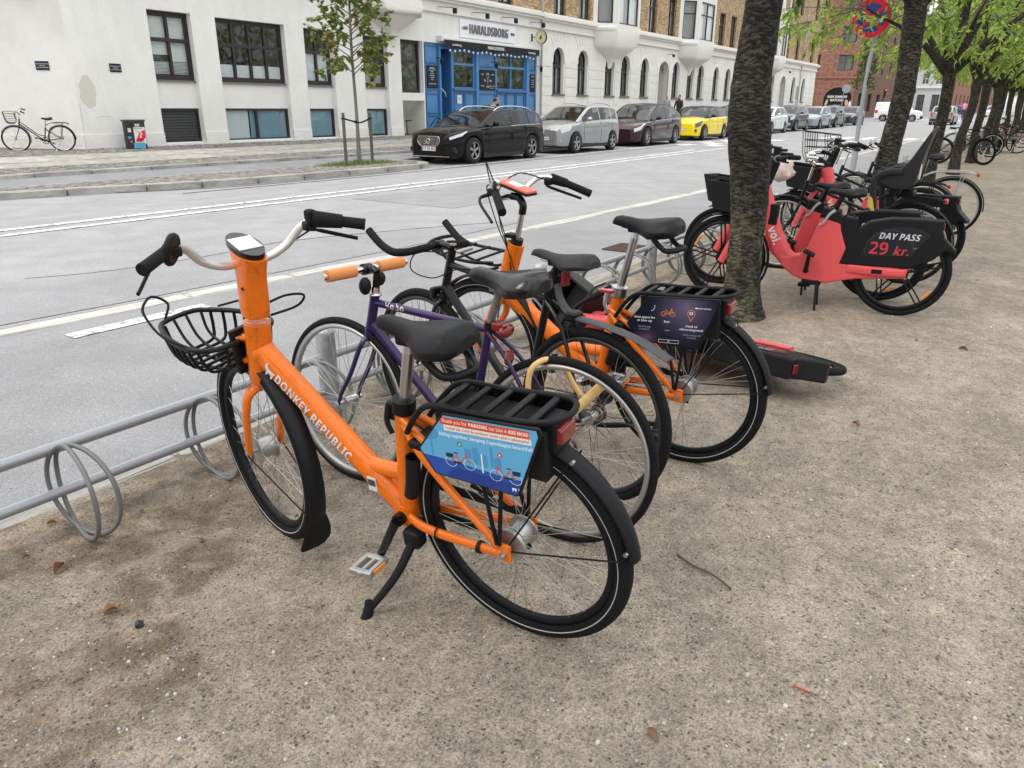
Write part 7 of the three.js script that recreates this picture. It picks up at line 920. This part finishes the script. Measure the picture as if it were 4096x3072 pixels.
const wireBasket = (x0, y0, x1, y1, w, m) => t => { const b = grp('basket', t); mesh('basket_rim', tube([[x0, y1, -w], [x1, y1 + .02, -w * .9], [x1 + .03, y1 + .02, 0], [x1, y1 + .02, w * .9], [x0, y1, w]], .007, 40, 8, true), m, b); for (let k = 1; k < 4; k++) { const q = k / 4, yy = y1 + (y0 - y1) * q, e = 1 - .18 * q; mesh('basket_hoop', tube([[x0, yy, -w * e], [x0 + (x1 - x0) * e, yy, -w * e * .9], [x0 + (x1 - x0 + .03) * e, yy, 0], [x0 + (x1 - x0) * e, yy, w * e * .9], [x0, yy, w * e]], .004, 36, 6, true), m, b); } for (let i = 0; i < 7; i++) { const z = -w + i * w / 3; mesh('basket_wire', tube([[x1 + .02, y1 + .02, z * .9], [x0 + (x1 - x0) * .84, y0, z * .8], [x0, y0, z * .8], [x0, y1, z]], .004, 16, 6), m, b); } };
const city = (o) => ({ m: MT.blackPaint, R: .345, tw: .038, wb: 1.08, ht: [.9, .84], hb: [.935, .68], sc: [.36, .62], bb: [.44, .29], post: [.31, .84], sad: [.28, .87, .27, .2, .07], rearFender: [40, 185], frontFender: [30, 200], merged: true, n: 28, rack: true, kick: true, group: 'parked city bikes', cockpit: cityCockpit(), ...o });
plainBike('city_bike', 'black city bike with grey child seat over its rear wheel', -.86, -7.35, 2, 2, city({ steer: -14, after: t => {
  const c = grp('child_seat', t), M2 = mat([.02, .021, .023], .5), sh = (pts, w) => sweep(pts, q => [w(q), .012], 30, 14, V(0, 0, 1), .5);
  mesh('seat_shell', [sh([[.27, .87, 0], [.12, .83, 0], [.03, .86, 0], [.0, .97, 0], [-.02, 1.13, 0], [-.055, 1.27, 0], [-.08, 1.32, 0]], q => .15 - .03 * Math.abs(q - .4) - (q > .8 ? (q - .8) * .45 : 0))], M2, c);
  for (const s of [-1, 1]) mesh('seat_side', ext(curveShape([[.27, .88], [.12, .83], [.01, .87], [-.03, 1.08], [-.07, 1.28], [-.03, 1.22], [.06, 1.05], [.13, .99], [.27, .96]], 40), .014, .006, 1).translate(0, 0, s * .15 - .007), M2, c);
  for (const s of [-1, 1]) mesh('leg_guard', sweep([[.1, .97, s * .16], [.22, .96, s * .17], [.3, .9, s * .17], [.285, .7, s * .17], [.25, .5, s * .165]], q => [.017, .028], 24, 12, V(0, 0, 1), .7), M2, c);
  mesh('seat_mount', [rbox(.2, .06, .14, .02, .1, .78, 0), cyl(.035, .3, 'z', .13, .8, 0, 20)], MT.black, c); mesh('reflector', rbox(.012, .12, .05, .004, -.022, .97, -.11), MT.white, c);
} }));
plainBike('city_bike', 'black city bike with broad shiny saddle and chrome swept handlebar', -.98, -8.75, 4, -2, city({ steer: 10, sadM: MT.blackGloss, cockpit: cityCockpit({ at: [.84, 1.06], basket: wireBasket(.96, .93, 1.2, 1.2, .18, MT.black) }) }));
plainBike('city_bike', 'black city bike with light rear carrier beside the second trunk', -.86, -10.55, -4, 3, city({ steer: 16, rackM: MT.aluDull, post: [.3, .9], sad: [.27, .93, .27, .19, .065] }));
plainBike('city_bike', 'dark city bike with low saddle tucked between two others', -1.05, -9.6, 3, -3, city({ steer: -8, rack: false }));
plainBike('city_bike', 'black city bike with mesh basket and blue front mudguard against the white wall', -19.86, -9.62, -47, 4, city({ y: ys(-19.7) - .01, rimM: MT.chrome, ffM: mat([.05, .06, .16], .4), step: [[.72, .58, 0], [.58, .46, 0]], ht: [.95, .86], hb: [.99, .7], wb: 1.14, cockpit: cityCockpit({ at: [.92, 1.02], basket: wireBasket(1.04, .78, 1.28, 1.02, .16, MT.spokeD) }), steer: -16 })).scale.setScalar(.88);
plainBike('mountain_bike', 'black mountain bike standing across the path between two trunks', -2.5, -24.6, 180, 2, city({ y: gpt(-2.5, -24.6), R: .35, tw: .055, rack: false, rearFender: null, frontFender: [60, 150], kick: true, sc: [.36, .66], post: [.28, .92], sad: [.27, .95, .26, .15, .05], ht: [.82, .86], hb: [.86, .74], m: MT.blackPaint, dr: .022, steer: 35, rimM: MT.black, spM: MT.spokeD, cockpit: t => { mesh('stem', bar([.815, .87, 0], [.86, .93, 0], .015), MT.black, t); mesh('handlebar', tube([[.82, .96, -.34], [.86, .94, -.1], [.865, .935, 0], [.86, .94, .1], [.82, .96, .34]], .013, 30), MT.black, t); grips(t, .1, [.835, .955, .23], [.82, .96, .34]); } }));
[['dark city bike with child seat behind the bench', -.9, -31.4, 5], ['black city bike with pale pannier by the bench', -1.5, -28.6, 10], ['city bike with reddish frame far along the rack', -.9, -35.5, -6], ['grey city bike at the far end of the rack', -.9, -39, 4], ['dark city bike next to the far rack posts', -1, -42.5, 0], ['small dark bike among the far rack', -1, -46, 8]].forEach(([l, x, z, h], i) => plainBike('city_bike', l, x, z, h, 2, city({ y: gpt(x, z), n: 20, m: i === 2 ? mat([.3, .05, .03], .4) : MT.blackPaint, steer: rr(-12, 12) })));
// ---------- rack, street furniture, people, litter ----------
{ // galvanised rack: two rails, posts, double rings
  const galT = tex(256, 256, (u, v) => { const n = fbm(u * 10, v * 10, 10, 4); const l = .62 + .22 * (n - .5); return [l, l * 1.01, l * 1.02]; }); const gal = new THREE.MeshStandardMaterial({ map: galT, metalness: .55, roughness: .5, color: new THREE.Color().setRGB(1.2, 1.23, 1.27) }), galOld = new THREE.MeshStandardMaterial({ map: galT, metalness: .4, roughness: .65, color: new THREE.Color().setRGB(.62, .62, .6) });
  const ringG = new THREE.TorusGeometry(.172, .0085, 8, 56).translate(.172, .187, 0);
  function rackSection(label, z0, z1, posts, skip) {
    const t = thing('bike_rack', label, 'bike rack', [-2.71, 0, z0], 0, 'bike rack sections'), y = gy((z0 + z1) / 2), L = z1 - z0;
    for (const h of [.31, .14]) mesh('rail', cyl(h > .2 ? .021 : .019, Math.abs(L), 'z', 0, h + y, L / 2, 16), gal, t);
    for (const p of posts) { const q = grp('post', t); q.position.set(0, y, p - z0); mesh('post_tube', cyl(.048, .46, 'y', 0, .2, 0, 22, .047), gal, q); mesh('post_cap', new THREE.SphereGeometry(.047, 20, 8, 0, 7, 0, 1.57).scale(1, .65, 1).translate(0, .43, 0), gal, q); }
    let k = 0; for (let z = Math.ceil(z0 / .55) * .55; z > z1; z -= .55) { k++; const zz = z + .04; if (zz > z0 || zz < z1 + .05) continue; for (const q of [-1, 1]) { const m = mesh('wheel_ring', ringG, galOld, t); m.position.set(-.02, y, zz - z0 + q * .018); m.rotation.y = q * .16 + .05 + rr(-.03, .03); } }
    return t;
  }
  rackSection('galvanised bike rack with double rings holding the orange hire bikes', 1.6, -6.2, [-.5, -2.36, -4.3, -6.14]);
  rackSection('galvanised bike rack with double rings holding the rental e-bikes', -6.2, -13.8, [-8, -9.9, -11.8, -13.7]);
  rackSection('galvanised bike rack with bollard posts beyond the sign pole', -14.6, -22, [-14.7, -16.5, -18.3, -20.1, -21.9]);
  rackSection('galvanised bike rack by the bench', -27, -50, [-27.1, -31, -35, -39, -43, -47]);
}
{ // no stopping sign
  const t = thing('no_stopping_sign', 'round red and blue no stopping sign on a bent grey pole', 'sign', [-2.86, gy(-15), -15.1]), pm = mat([.36, .39, .42], .5, { metalness: .3 });
  mesh('pole', tube([[0, -.05, 0], [-.01, 1.0, 0], [0, 2.2, 0], [.04, 2.85, -.05], [.0, 3.15, 0], [-.18, 3.3, .12]], .036, 40, 12), pm, t); mesh('pole_base', cyl(.05, .85, 'y', 0, .4, 0, 14), pm, t);
  const s = canvasTex(512, 512, g => { g.fillStyle = '#c8102c'; g.beginPath(); g.arc(256, 256, 256, 0, 7); g.fill(); g.fillStyle = '#25357f'; g.beginPath(); g.arc(256, 256, 190, 0, 7); g.fill(); g.strokeStyle = '#c8102c'; g.lineWidth = 48; g.beginPath(); g.moveTo(120, 120); g.lineTo(392, 392); g.moveTo(392, 120); g.lineTo(120, 392); g.stroke(); });
  const d = grp('sign_disc', t); d.position.set(-.05, 2.9, .12); d.rotation.y = .3; mesh('disc_plate', cyl(.31, .02, 'z', 0, 0, 0, 40), pm, d); mesh('disc_face', new THREE.CircleGeometry(.305, 48).translate(0, 0, .0115), new THREE.MeshStandardMaterial({ map: s, roughness: .4 }), d); mesh('disc_bracket', [bar([.28, .02, -.12], [.0, .02, -.02], .018)], pm, d);
  mesh('sticker', cyl(.0385, .22, 'y', -.005, 1.95, 0, 16), MT.black, t);
}
{ // bench
  const t = thing('bench', 'wooden bench without back beside the trunks', 'bench', [-1.25, gpt(-1.25, -32), -32]), wd = mat([.2, .16, .12], .85, { map: dirtT }); for (let i = 0; i < 5; i++) mesh('seat_slat', rbox(.11, .045, 1.7, .01, -.26 + i * .13, .45, 0), wd, t); for (const z of [-.6, .6]) for (const x of [-.2, .2]) mesh('leg', box(.06, .44, .08, x, .22, z), MT.black, t);
}
{ // poster covered cabinet by the wall
  const t = thing('poster_cabinet', 'dark cabinet plastered with stickers and a red may day poster', 'cabinet', [-19.55, ys(-19.5) - .01, -11.3], -.12);
  const p = canvasTex(256, 384, g => { g.fillStyle = '#dcd9d4'; g.fillRect(0, 0, 256, 384); g.fillStyle = '#d8263a'; g.beginPath(); g.moveTo(10, 330); g.lineTo(120, 120); g.lineTo(250, 60); g.lineTo(250, 230); g.lineTo(150, 330); g.fill(); g.fillStyle = '#e8b8bc'; g.beginPath(); g.ellipse(150, 180, 30, 70, .4, 0, 7); g.fill(); g.strokeStyle = '#222'; g.lineWidth = 8; g.beginPath(); g.moveTo(40, 60); g.lineTo(210, 220); g.stroke(); g.fillStyle = '#181818'; g.font = 'bold 62px sans-serif'; g.fillText('1. MAJ', 20, 310, 215); g.font = 'bold 30px sans-serif'; g.fillText('REVOLUTION', 14, 42, 225); g.font = '20px sans-serif'; g.fillText('FÆLLESPARKEN', 40, 355); });
  mesh('cabinet_body', [rbox(.16, .7, .5, .012, 0, .35, 0)], mat([.045, .045, .052], .6, { map: dirtT }), t); mesh('cabinet_lid', rbox(.2, .05, .54, .01, 0, .71, 0), mat([.06, .06, .065], .5), t);
  mesh('poster', new THREE.PlaneGeometry(.29, .42).rotateY(Math.PI / 2).translate(.0815, .34, -.09), new THREE.MeshStandardMaterial({ map: p, roughness: .8 }), t);
  for (const [y, z, w, h, c] of [[.58, .1, .1, .09, [.02, .02, .02]], [.6, -.05, .12, .07, [.5, .5, .5]], [.6, -.16, .09, .08, [.05, .05, .05]], [.48, .16, .08, .1, [.6, .6, .6]], [.3, .18, .09, .06, [.1, .3, .45]], [.1, -.05, .3, .14, [.1, .38, .55]], [.2, .15, .06, .05, [.55, .1, .1]]]) mesh('sticker', box(.002, h, w, .0815 + .001 * rnd(), y, z), mat(c, .7), t);
}
{ // folded board sign further along, bike handlebar area: railing at the area steps
  const t = thing('area_railing', 'black iron railing at the basement steps beside the blue front', 'railing', [-19.9, ys(-19.9), -23.2]); mesh('rail', [tube([[0, 0, .1], [.02, .3, -.2], [.05, .62, -.55], [.05, .62, -.75], [.05, .5, -.8]], .02, 24, 8), bar([.05, 0, -.7], [.05, .62, -.7], .016), bar([-.1, .55, 1.0], [-.1, 0, .95], .018), bar([-.1, .55, 1.05], [-.1, .57, .7], .02)], MT.black, t);
  const pl = thing('shop_plant', 'leafy potted plant beside the blue shop entrance', 'plant', [-19.75, ys(-19.7) - .02, -24.6]); mesh('pot', cyl(.16, .3, 'y', 0, .15, 0, 16, .2), mat([.2, .12, .08], .8), pl); const L = [], tw = []; for (let i = 0; i < 26; i++) spray(L, tw, V(0, .3, 0), V(rr(-.25, .25), rr(.45, .95), rr(-.25, .25)), 8, [.13, .22, .05], .09, .2); const c = mesh('foliage', leafGeo(L), LEAF, pl); mesh('stems', tw, MT.twig, c);
}
// ---------- people ----------
function person(label, x, y, z, turn, h, cols, o = {}) {
  const t = thing('person', label, 'person', [x, y, z], turn), k = h / 1.75, bend = o.bend || 0; // faces +x
  const hip = V(0, .92, 0), ch = V(.16 * bend, 1.3 - .02 * bend, 0), nk = V(.3 * bend, 1.47 - .08 * bend, 0), hd = V(nk.x + .05 + .05 * bend, nk.y + .13, 0);
  const caps = [[hip, ch, .14, .16], [ch, nk, .16, .07], [V(ch.x, ch.y + .08, -.17), V(ch.x + .05, 1.12, -.24), .062, .045], [V(ch.x + .05, 1.12, -.24), V(ch.x + .2, .95, -.2), .045, .035], [V(ch.x, ch.y + .08, .17), V(ch.x + .05, 1.12, .24), .062, .045], [V(ch.x + .05, 1.12, .24), V(ch.x + .2, .95, .2), .045, .035]];
  const legs = [[V(0, .9, -.09), V(.06, .48, -.1), .09, .06], [V(.06, .48, -.1), V(-.02, .08, -.1), .06, .045], [V(-.02, .06, -.1), V(.14, .04, -.1), .045, .035], [V(0, .9, .09), V(.02, .48, .1), .09, .06], [V(.02, .48, .1), V(-.08, .08, .1), .06, .045], [V(-.08, .06, .1), V(.08, .04, .1), .045, .035]];
  const seg = (a, b, r0, r1) => { const R = [], d = b.clone().sub(a), n = d.clone().normalize(), s = V(0, 0, 1).sub(n.clone().multiplyScalar(n.z)).normalize(); if (s.lengthSq() < .1) s.set(1, 0, 0); const u = n.clone().cross(s); const st = [[-1, .05], [-.8, .6], [-.4, .92], [0, 1], [1, 1], [1.4, .92], [1.8, .6], [2, .05]]; for (const [q, f] of st) { const tt = Math.max(0, Math.min(1, q)), r = r0 + (r1 - r0) * tt, p = a.clone().addScaledVector(d, tt).addScaledVector(n, q < 0 ? q * r0 : q > 1 ? (q - 1) * r1 : 0), ring = []; for (let j = 0; j < 12; j++) { const an = j / 12 * 6.283; ring.push([p.x + (s.x * Math.cos(an) + u.x * Math.sin(an)) * r * f, p.y + (s.y * Math.cos(an) + u.y * Math.sin(an)) * r * f, p.z + (s.z * Math.cos(an) + u.z * Math.sin(an)) * r * f * (o.wide || 1)]); } R.push(ring); } return loft(R, { caps: false }); };
  mesh('body', [seg(nk, hd, .055, .06), (() => { const R = []; for (let i = 0; i <= 14; i++) { const v = i / 14, y = -.125 + .25 * v, r = Math.sqrt(Math.max(.0, 1 - ((v - .54) / .55) ** 2)), ring = []; for (let j = 0; j < 20; j++) { const a = j / 20 * 6.283; let rx = .094 * r, rz = .076 * r; let x = Math.cos(a) * rx; if (Math.cos(a) > .9 && v > .34 && v < .6) x += .018 * (1 - Math.abs(v - .42) / .2); if (v < .3 && Math.cos(a) > 0) x *= .96; ring.push([hd.x + x, hd.y + y, Math.sin(a) * rz]); } R.push(ring); } return loft(R); })(), sph(.018, hd.x - .005, hd.y - .01, .078, .6, 1.3, .5), sph(.018, hd.x - .005, hd.y - .01, -.078, .6, 1.3, .5), ...[-1, 1].map(s => sph(.04, ch.x + .24, .9, s * .2, .8, 1, .5))], mat(cols.skin || [.5, .3, .22], .6), t);
  mesh('eyes', [sph(.009, hd.x + .086, hd.y + .012, .03), sph(.009, hd.x + .086, hd.y + .012, -.03), rbox(.004, .008, .04, .003, hd.x + .09, hd.y - .062, 0)], mat([.05, .03, .03], .5), t);
  mesh('hair', [sph(.1, hd.x - .014, hd.y + .045, 0, 1.02, .92, .84), ...(o.beard ? [sph(.062, hd.x + .035, hd.y - .085, 0, .95, .75, .98)] : [])], mat(cols.hair, .8), t);
  mesh('jacket', [...caps.slice(0, 2), ...caps.slice(2)].map(c => seg(...c)), mat(cols.top, .8), t); if (o.collar) mesh('collar', new THREE.TorusGeometry(.085, .035, 8, 20).rotateX(1.4).translate(nk.x, nk.y - .01, 0), mat(o.collar, .9), t);
  mesh('trousers', legs.map(c => seg(...c)), mat(cols.legs, .85), t); if (o.pack) mesh('backpack', rbox(.16, .4, .28, .05, ch.x - .2, ch.y - .05, 0), mat([.02, .025, .035], .8), t);
  t.scale.setScalar(k); return t;
}
person('bearded person in dark hooded jacket with backpack bending behind the black estate car', -15.35, .14, -20.9, .25, 1.72, { hair: [.02, .014, .012], top: [.012, .016, .026], legs: [.02, .02, .03] }, { beard: true, bend: .9, collar: [.4, .36, .3], pack: true });
person('dark haired person in dark top walking by the arched doorway', -18.0, ys(-18) + gy(-44), -43.2, -1.6, 1.75, { hair: [.012, .01, .01], top: [.03, .03, .04], legs: [.03, .03, .04] });
person('grey haired person in pale top walking by the arched doorway', -18.4, ys(-18.4) + gy(-44), -42.4, -1.6, 1.72, { hair: [.45, .44, .43], top: [.4, .36, .33], legs: [.05, .05, .06] });
person('person in white shirt in front of the red brick corner', -20.4, .8, -100, 0, 1.75, { hair: [.03, .02, .02], top: [.7, .7, .7], legs: [.03, .03, .04] });
{ const t = person('person in pink jacket cycling away down the street', -8.1, gy(-95) + .25, -95, Math.PI / 2, 1.7, { hair: [.03, .02, .02], top: [.75, .25, .35], legs: [.05, .03, .04] }, { bend: .3 }); plainBike('city_bike', 'city bike ridden by the person in pink', -8.1, -94.5, 90, 0, city({ y: gy(-95), n: 16, kick: false })); }
// small signs at the crossing
{ const t = thing('traffic_light', 'traffic light showing red at the crossing', 'traffic light', [-17.7, .6, -105]); mesh('pole', cyl(.06, 3.2, 'y', 0, 1.6, 0, 10), MT.black, t); mesh('signal_box', rbox(.25, .9, .3, .04, .1, 2.75, 0), MT.black, t); mesh('red_lamp', sph(.13, .16, 3.05, .08, .6, 1, 1), mat([.9, .05, .03], .4, { emissive: new THREE.Color(1, .06, .03), emissiveIntensity: 1.2 }), t);
  const r = thing('round_road_sign', 'grey back of a round road sign before the red building', 'sign', [-18.7, .65, -88]); mesh('pole', tube([[0, 0, 0], [0, 2.2, 0], [.1, 3.1, 0]], .04, 12), MT.silverGrey, r); mesh('disc', cyl(.42, .03, 'z', .25, 2.8, .1, 28), mat([.35, .38, .4], .5), r);
  const n = thing('street_sign_pole', 'grey parking sign pole in front of the white arcaded building', 'sign', [-16.5, .5, -62]); mesh('pole', cyl(.035, 2.6, 'y', 0, 1.3, 0, 10), MT.silverGrey, n); mesh('plate', box(.03, .9, .55, 0, 2.1, 0), mat([.3, .33, .35], .5), n); }
// ---------- litter ----------
{ const lm = [mat([.2, .08, .035], .8, { side: THREE.DoubleSide }), mat([.2, .1, .05], .8, { side: THREE.DoubleSide }), mat([.27, .14, .06], .8, { side: THREE.DoubleSide }), mat([.16, .13, .08], .85, { side: THREE.DoubleSide })];
  const lg = (L, w, c) => { const R = []; for (let i = 0; i <= 8; i++) { const t = i / 8, hw = w * Math.sin(Math.PI * Math.min(.97, t * .94 + .03)) ** .8; R.push([-1, -.5, 0, .5, 1].map(q => [(t - .5) * L, c * (Math.abs(q) ** 1.5) * hw * 1.2 + .006 * Math.sin(t * 3) + .002, q * hw])); } return loft(R, { close: false, caps: false }); };
  const gs2 = [lg(.06, .011, 1.6), lg(.05, .01, .5), lg(.042, .013, 1.1)];
  const spots = [[-2.43, -.9, 0, 'reddish brown dead leaf near the ring of the rack'], [-2.08, -.88, 2, 'pale orange dead leaf on bare gravel near the rack'], [-.52, -1.38, 1, 'brown dead leaf in open gravel behind the orange bike'], [-.51, -3.72, 2, 'brown dead leaf between the fallen e-bike and the orange bike'], [-.2, -5.4, 3, 'dark crumpled leaf beside the rental e-bike wheel']];
  for (const [x, z, i, l] of spots) { const m = mesh('fallen_leaf', gs2[i % 3], lm[i % 4]); m.position.set(x, gpt(x, z), z); m.rotation.set(0, rnd() * 6, 0); tag(m, l, 'leaf', 'fallen leaves'); }
  for (let i = 0; i < 30; i++) { let x, z; if (i < 20) { x = rr(-2.85, -2.0); z = rr(-4, -.3); } else { x = rr(-2, 1.2); z = rr(-6, -.8); } const m = mesh('fallen_leaf', gs2[i % 3], lm[i % 4]); m.position.set(x, gpt(x, z), z); m.rotation.set(rr(-.2, .2), rnd() * 6, rr(-.2, .2)); m.scale.setScalar(rr(.25, .6)); tag(m, 'small brown dead leaf lying on the gravel promenade', 'leaf', 'small scattered dead leaves'); }
  const tg = mesh('twig', tube([[0, .006, 0], [.08, .01, .01], [.16, .008, -.004], [.24, .01, .012]], .0035, 20, 6), MT.twig); tg.position.set(-.78, gpt(-.78, -2.15), -2.15); tg.rotation.y = -.35; tag(tg, 'thin brown twig lying on the gravel behind the orange bike', 'twig');
  const rs = mesh('fallen_stalk', tube([[0, .005, 0], [.02, .007, .003], [.045, .004, -.002]], .0028, 10, 6), mat([.45, .06, .03], .7)); rs.position.set(-.28, gpt(-.28, -1.74), -1.74); tag(rs, 'short red leaf stem lying on open gravel', 'stem');
  const bs = mesh('dark_stone', new THREE.DodecahedronGeometry(.014, 0), mat([.02, .02, .022], .4)); bs.position.set(-1.94, gpt(-1.94, -.89) + .008, -.89); tag(bs, 'shiny dark stone lying on the gravel below the rack ring', 'stone');
  // dry roots and straw
  const N = 500, im = new THREE.InstancedMesh(tube([[-.5, 0, 0], [-.2, .04, .06], [.2, .03, -.04], [.5, 0, .03]], .012, 8, 4), mat([1, 1, 1], .9), N), M = new THREE.Matrix4(), q = new THREE.Quaternion(), c = new THREE.Color(); for (let i = 0; i < N; i++) { let x, z; do { x = rr(-2.9, -1.4); z = rr(-4.5, .2); } while (nz(x * 1.7 + 31, z * 1.7, 4) + .2 * (1 - sm(.1, 1.5, x - gx(z))) < .5 + .1 * rnd()); q.setFromEuler(new THREE.Euler(0, rnd() * 6.3, 0)); const s = rr(.015, .06); M.compose(V(x, gpt(x, z) + .002, z), q, V(s, s * .6, s)); im.setMatrixAt(i, M); const k = rr(.5, 1.2); im.setColorAt(i, c.setRGB(.26 * k, .19 * k, .11 * k)); } im.name = 'dry_straw'; tag(im, 'bits of dry straw and rootlets on the dark soil by the rack', 'straw', null, 'stuff'); scene.add(im);
}
scene.traverse(o => { if (o.isMesh) { o.castShadow = true; o.receiveShadow = true; } });
renderer.render(scene, camera);
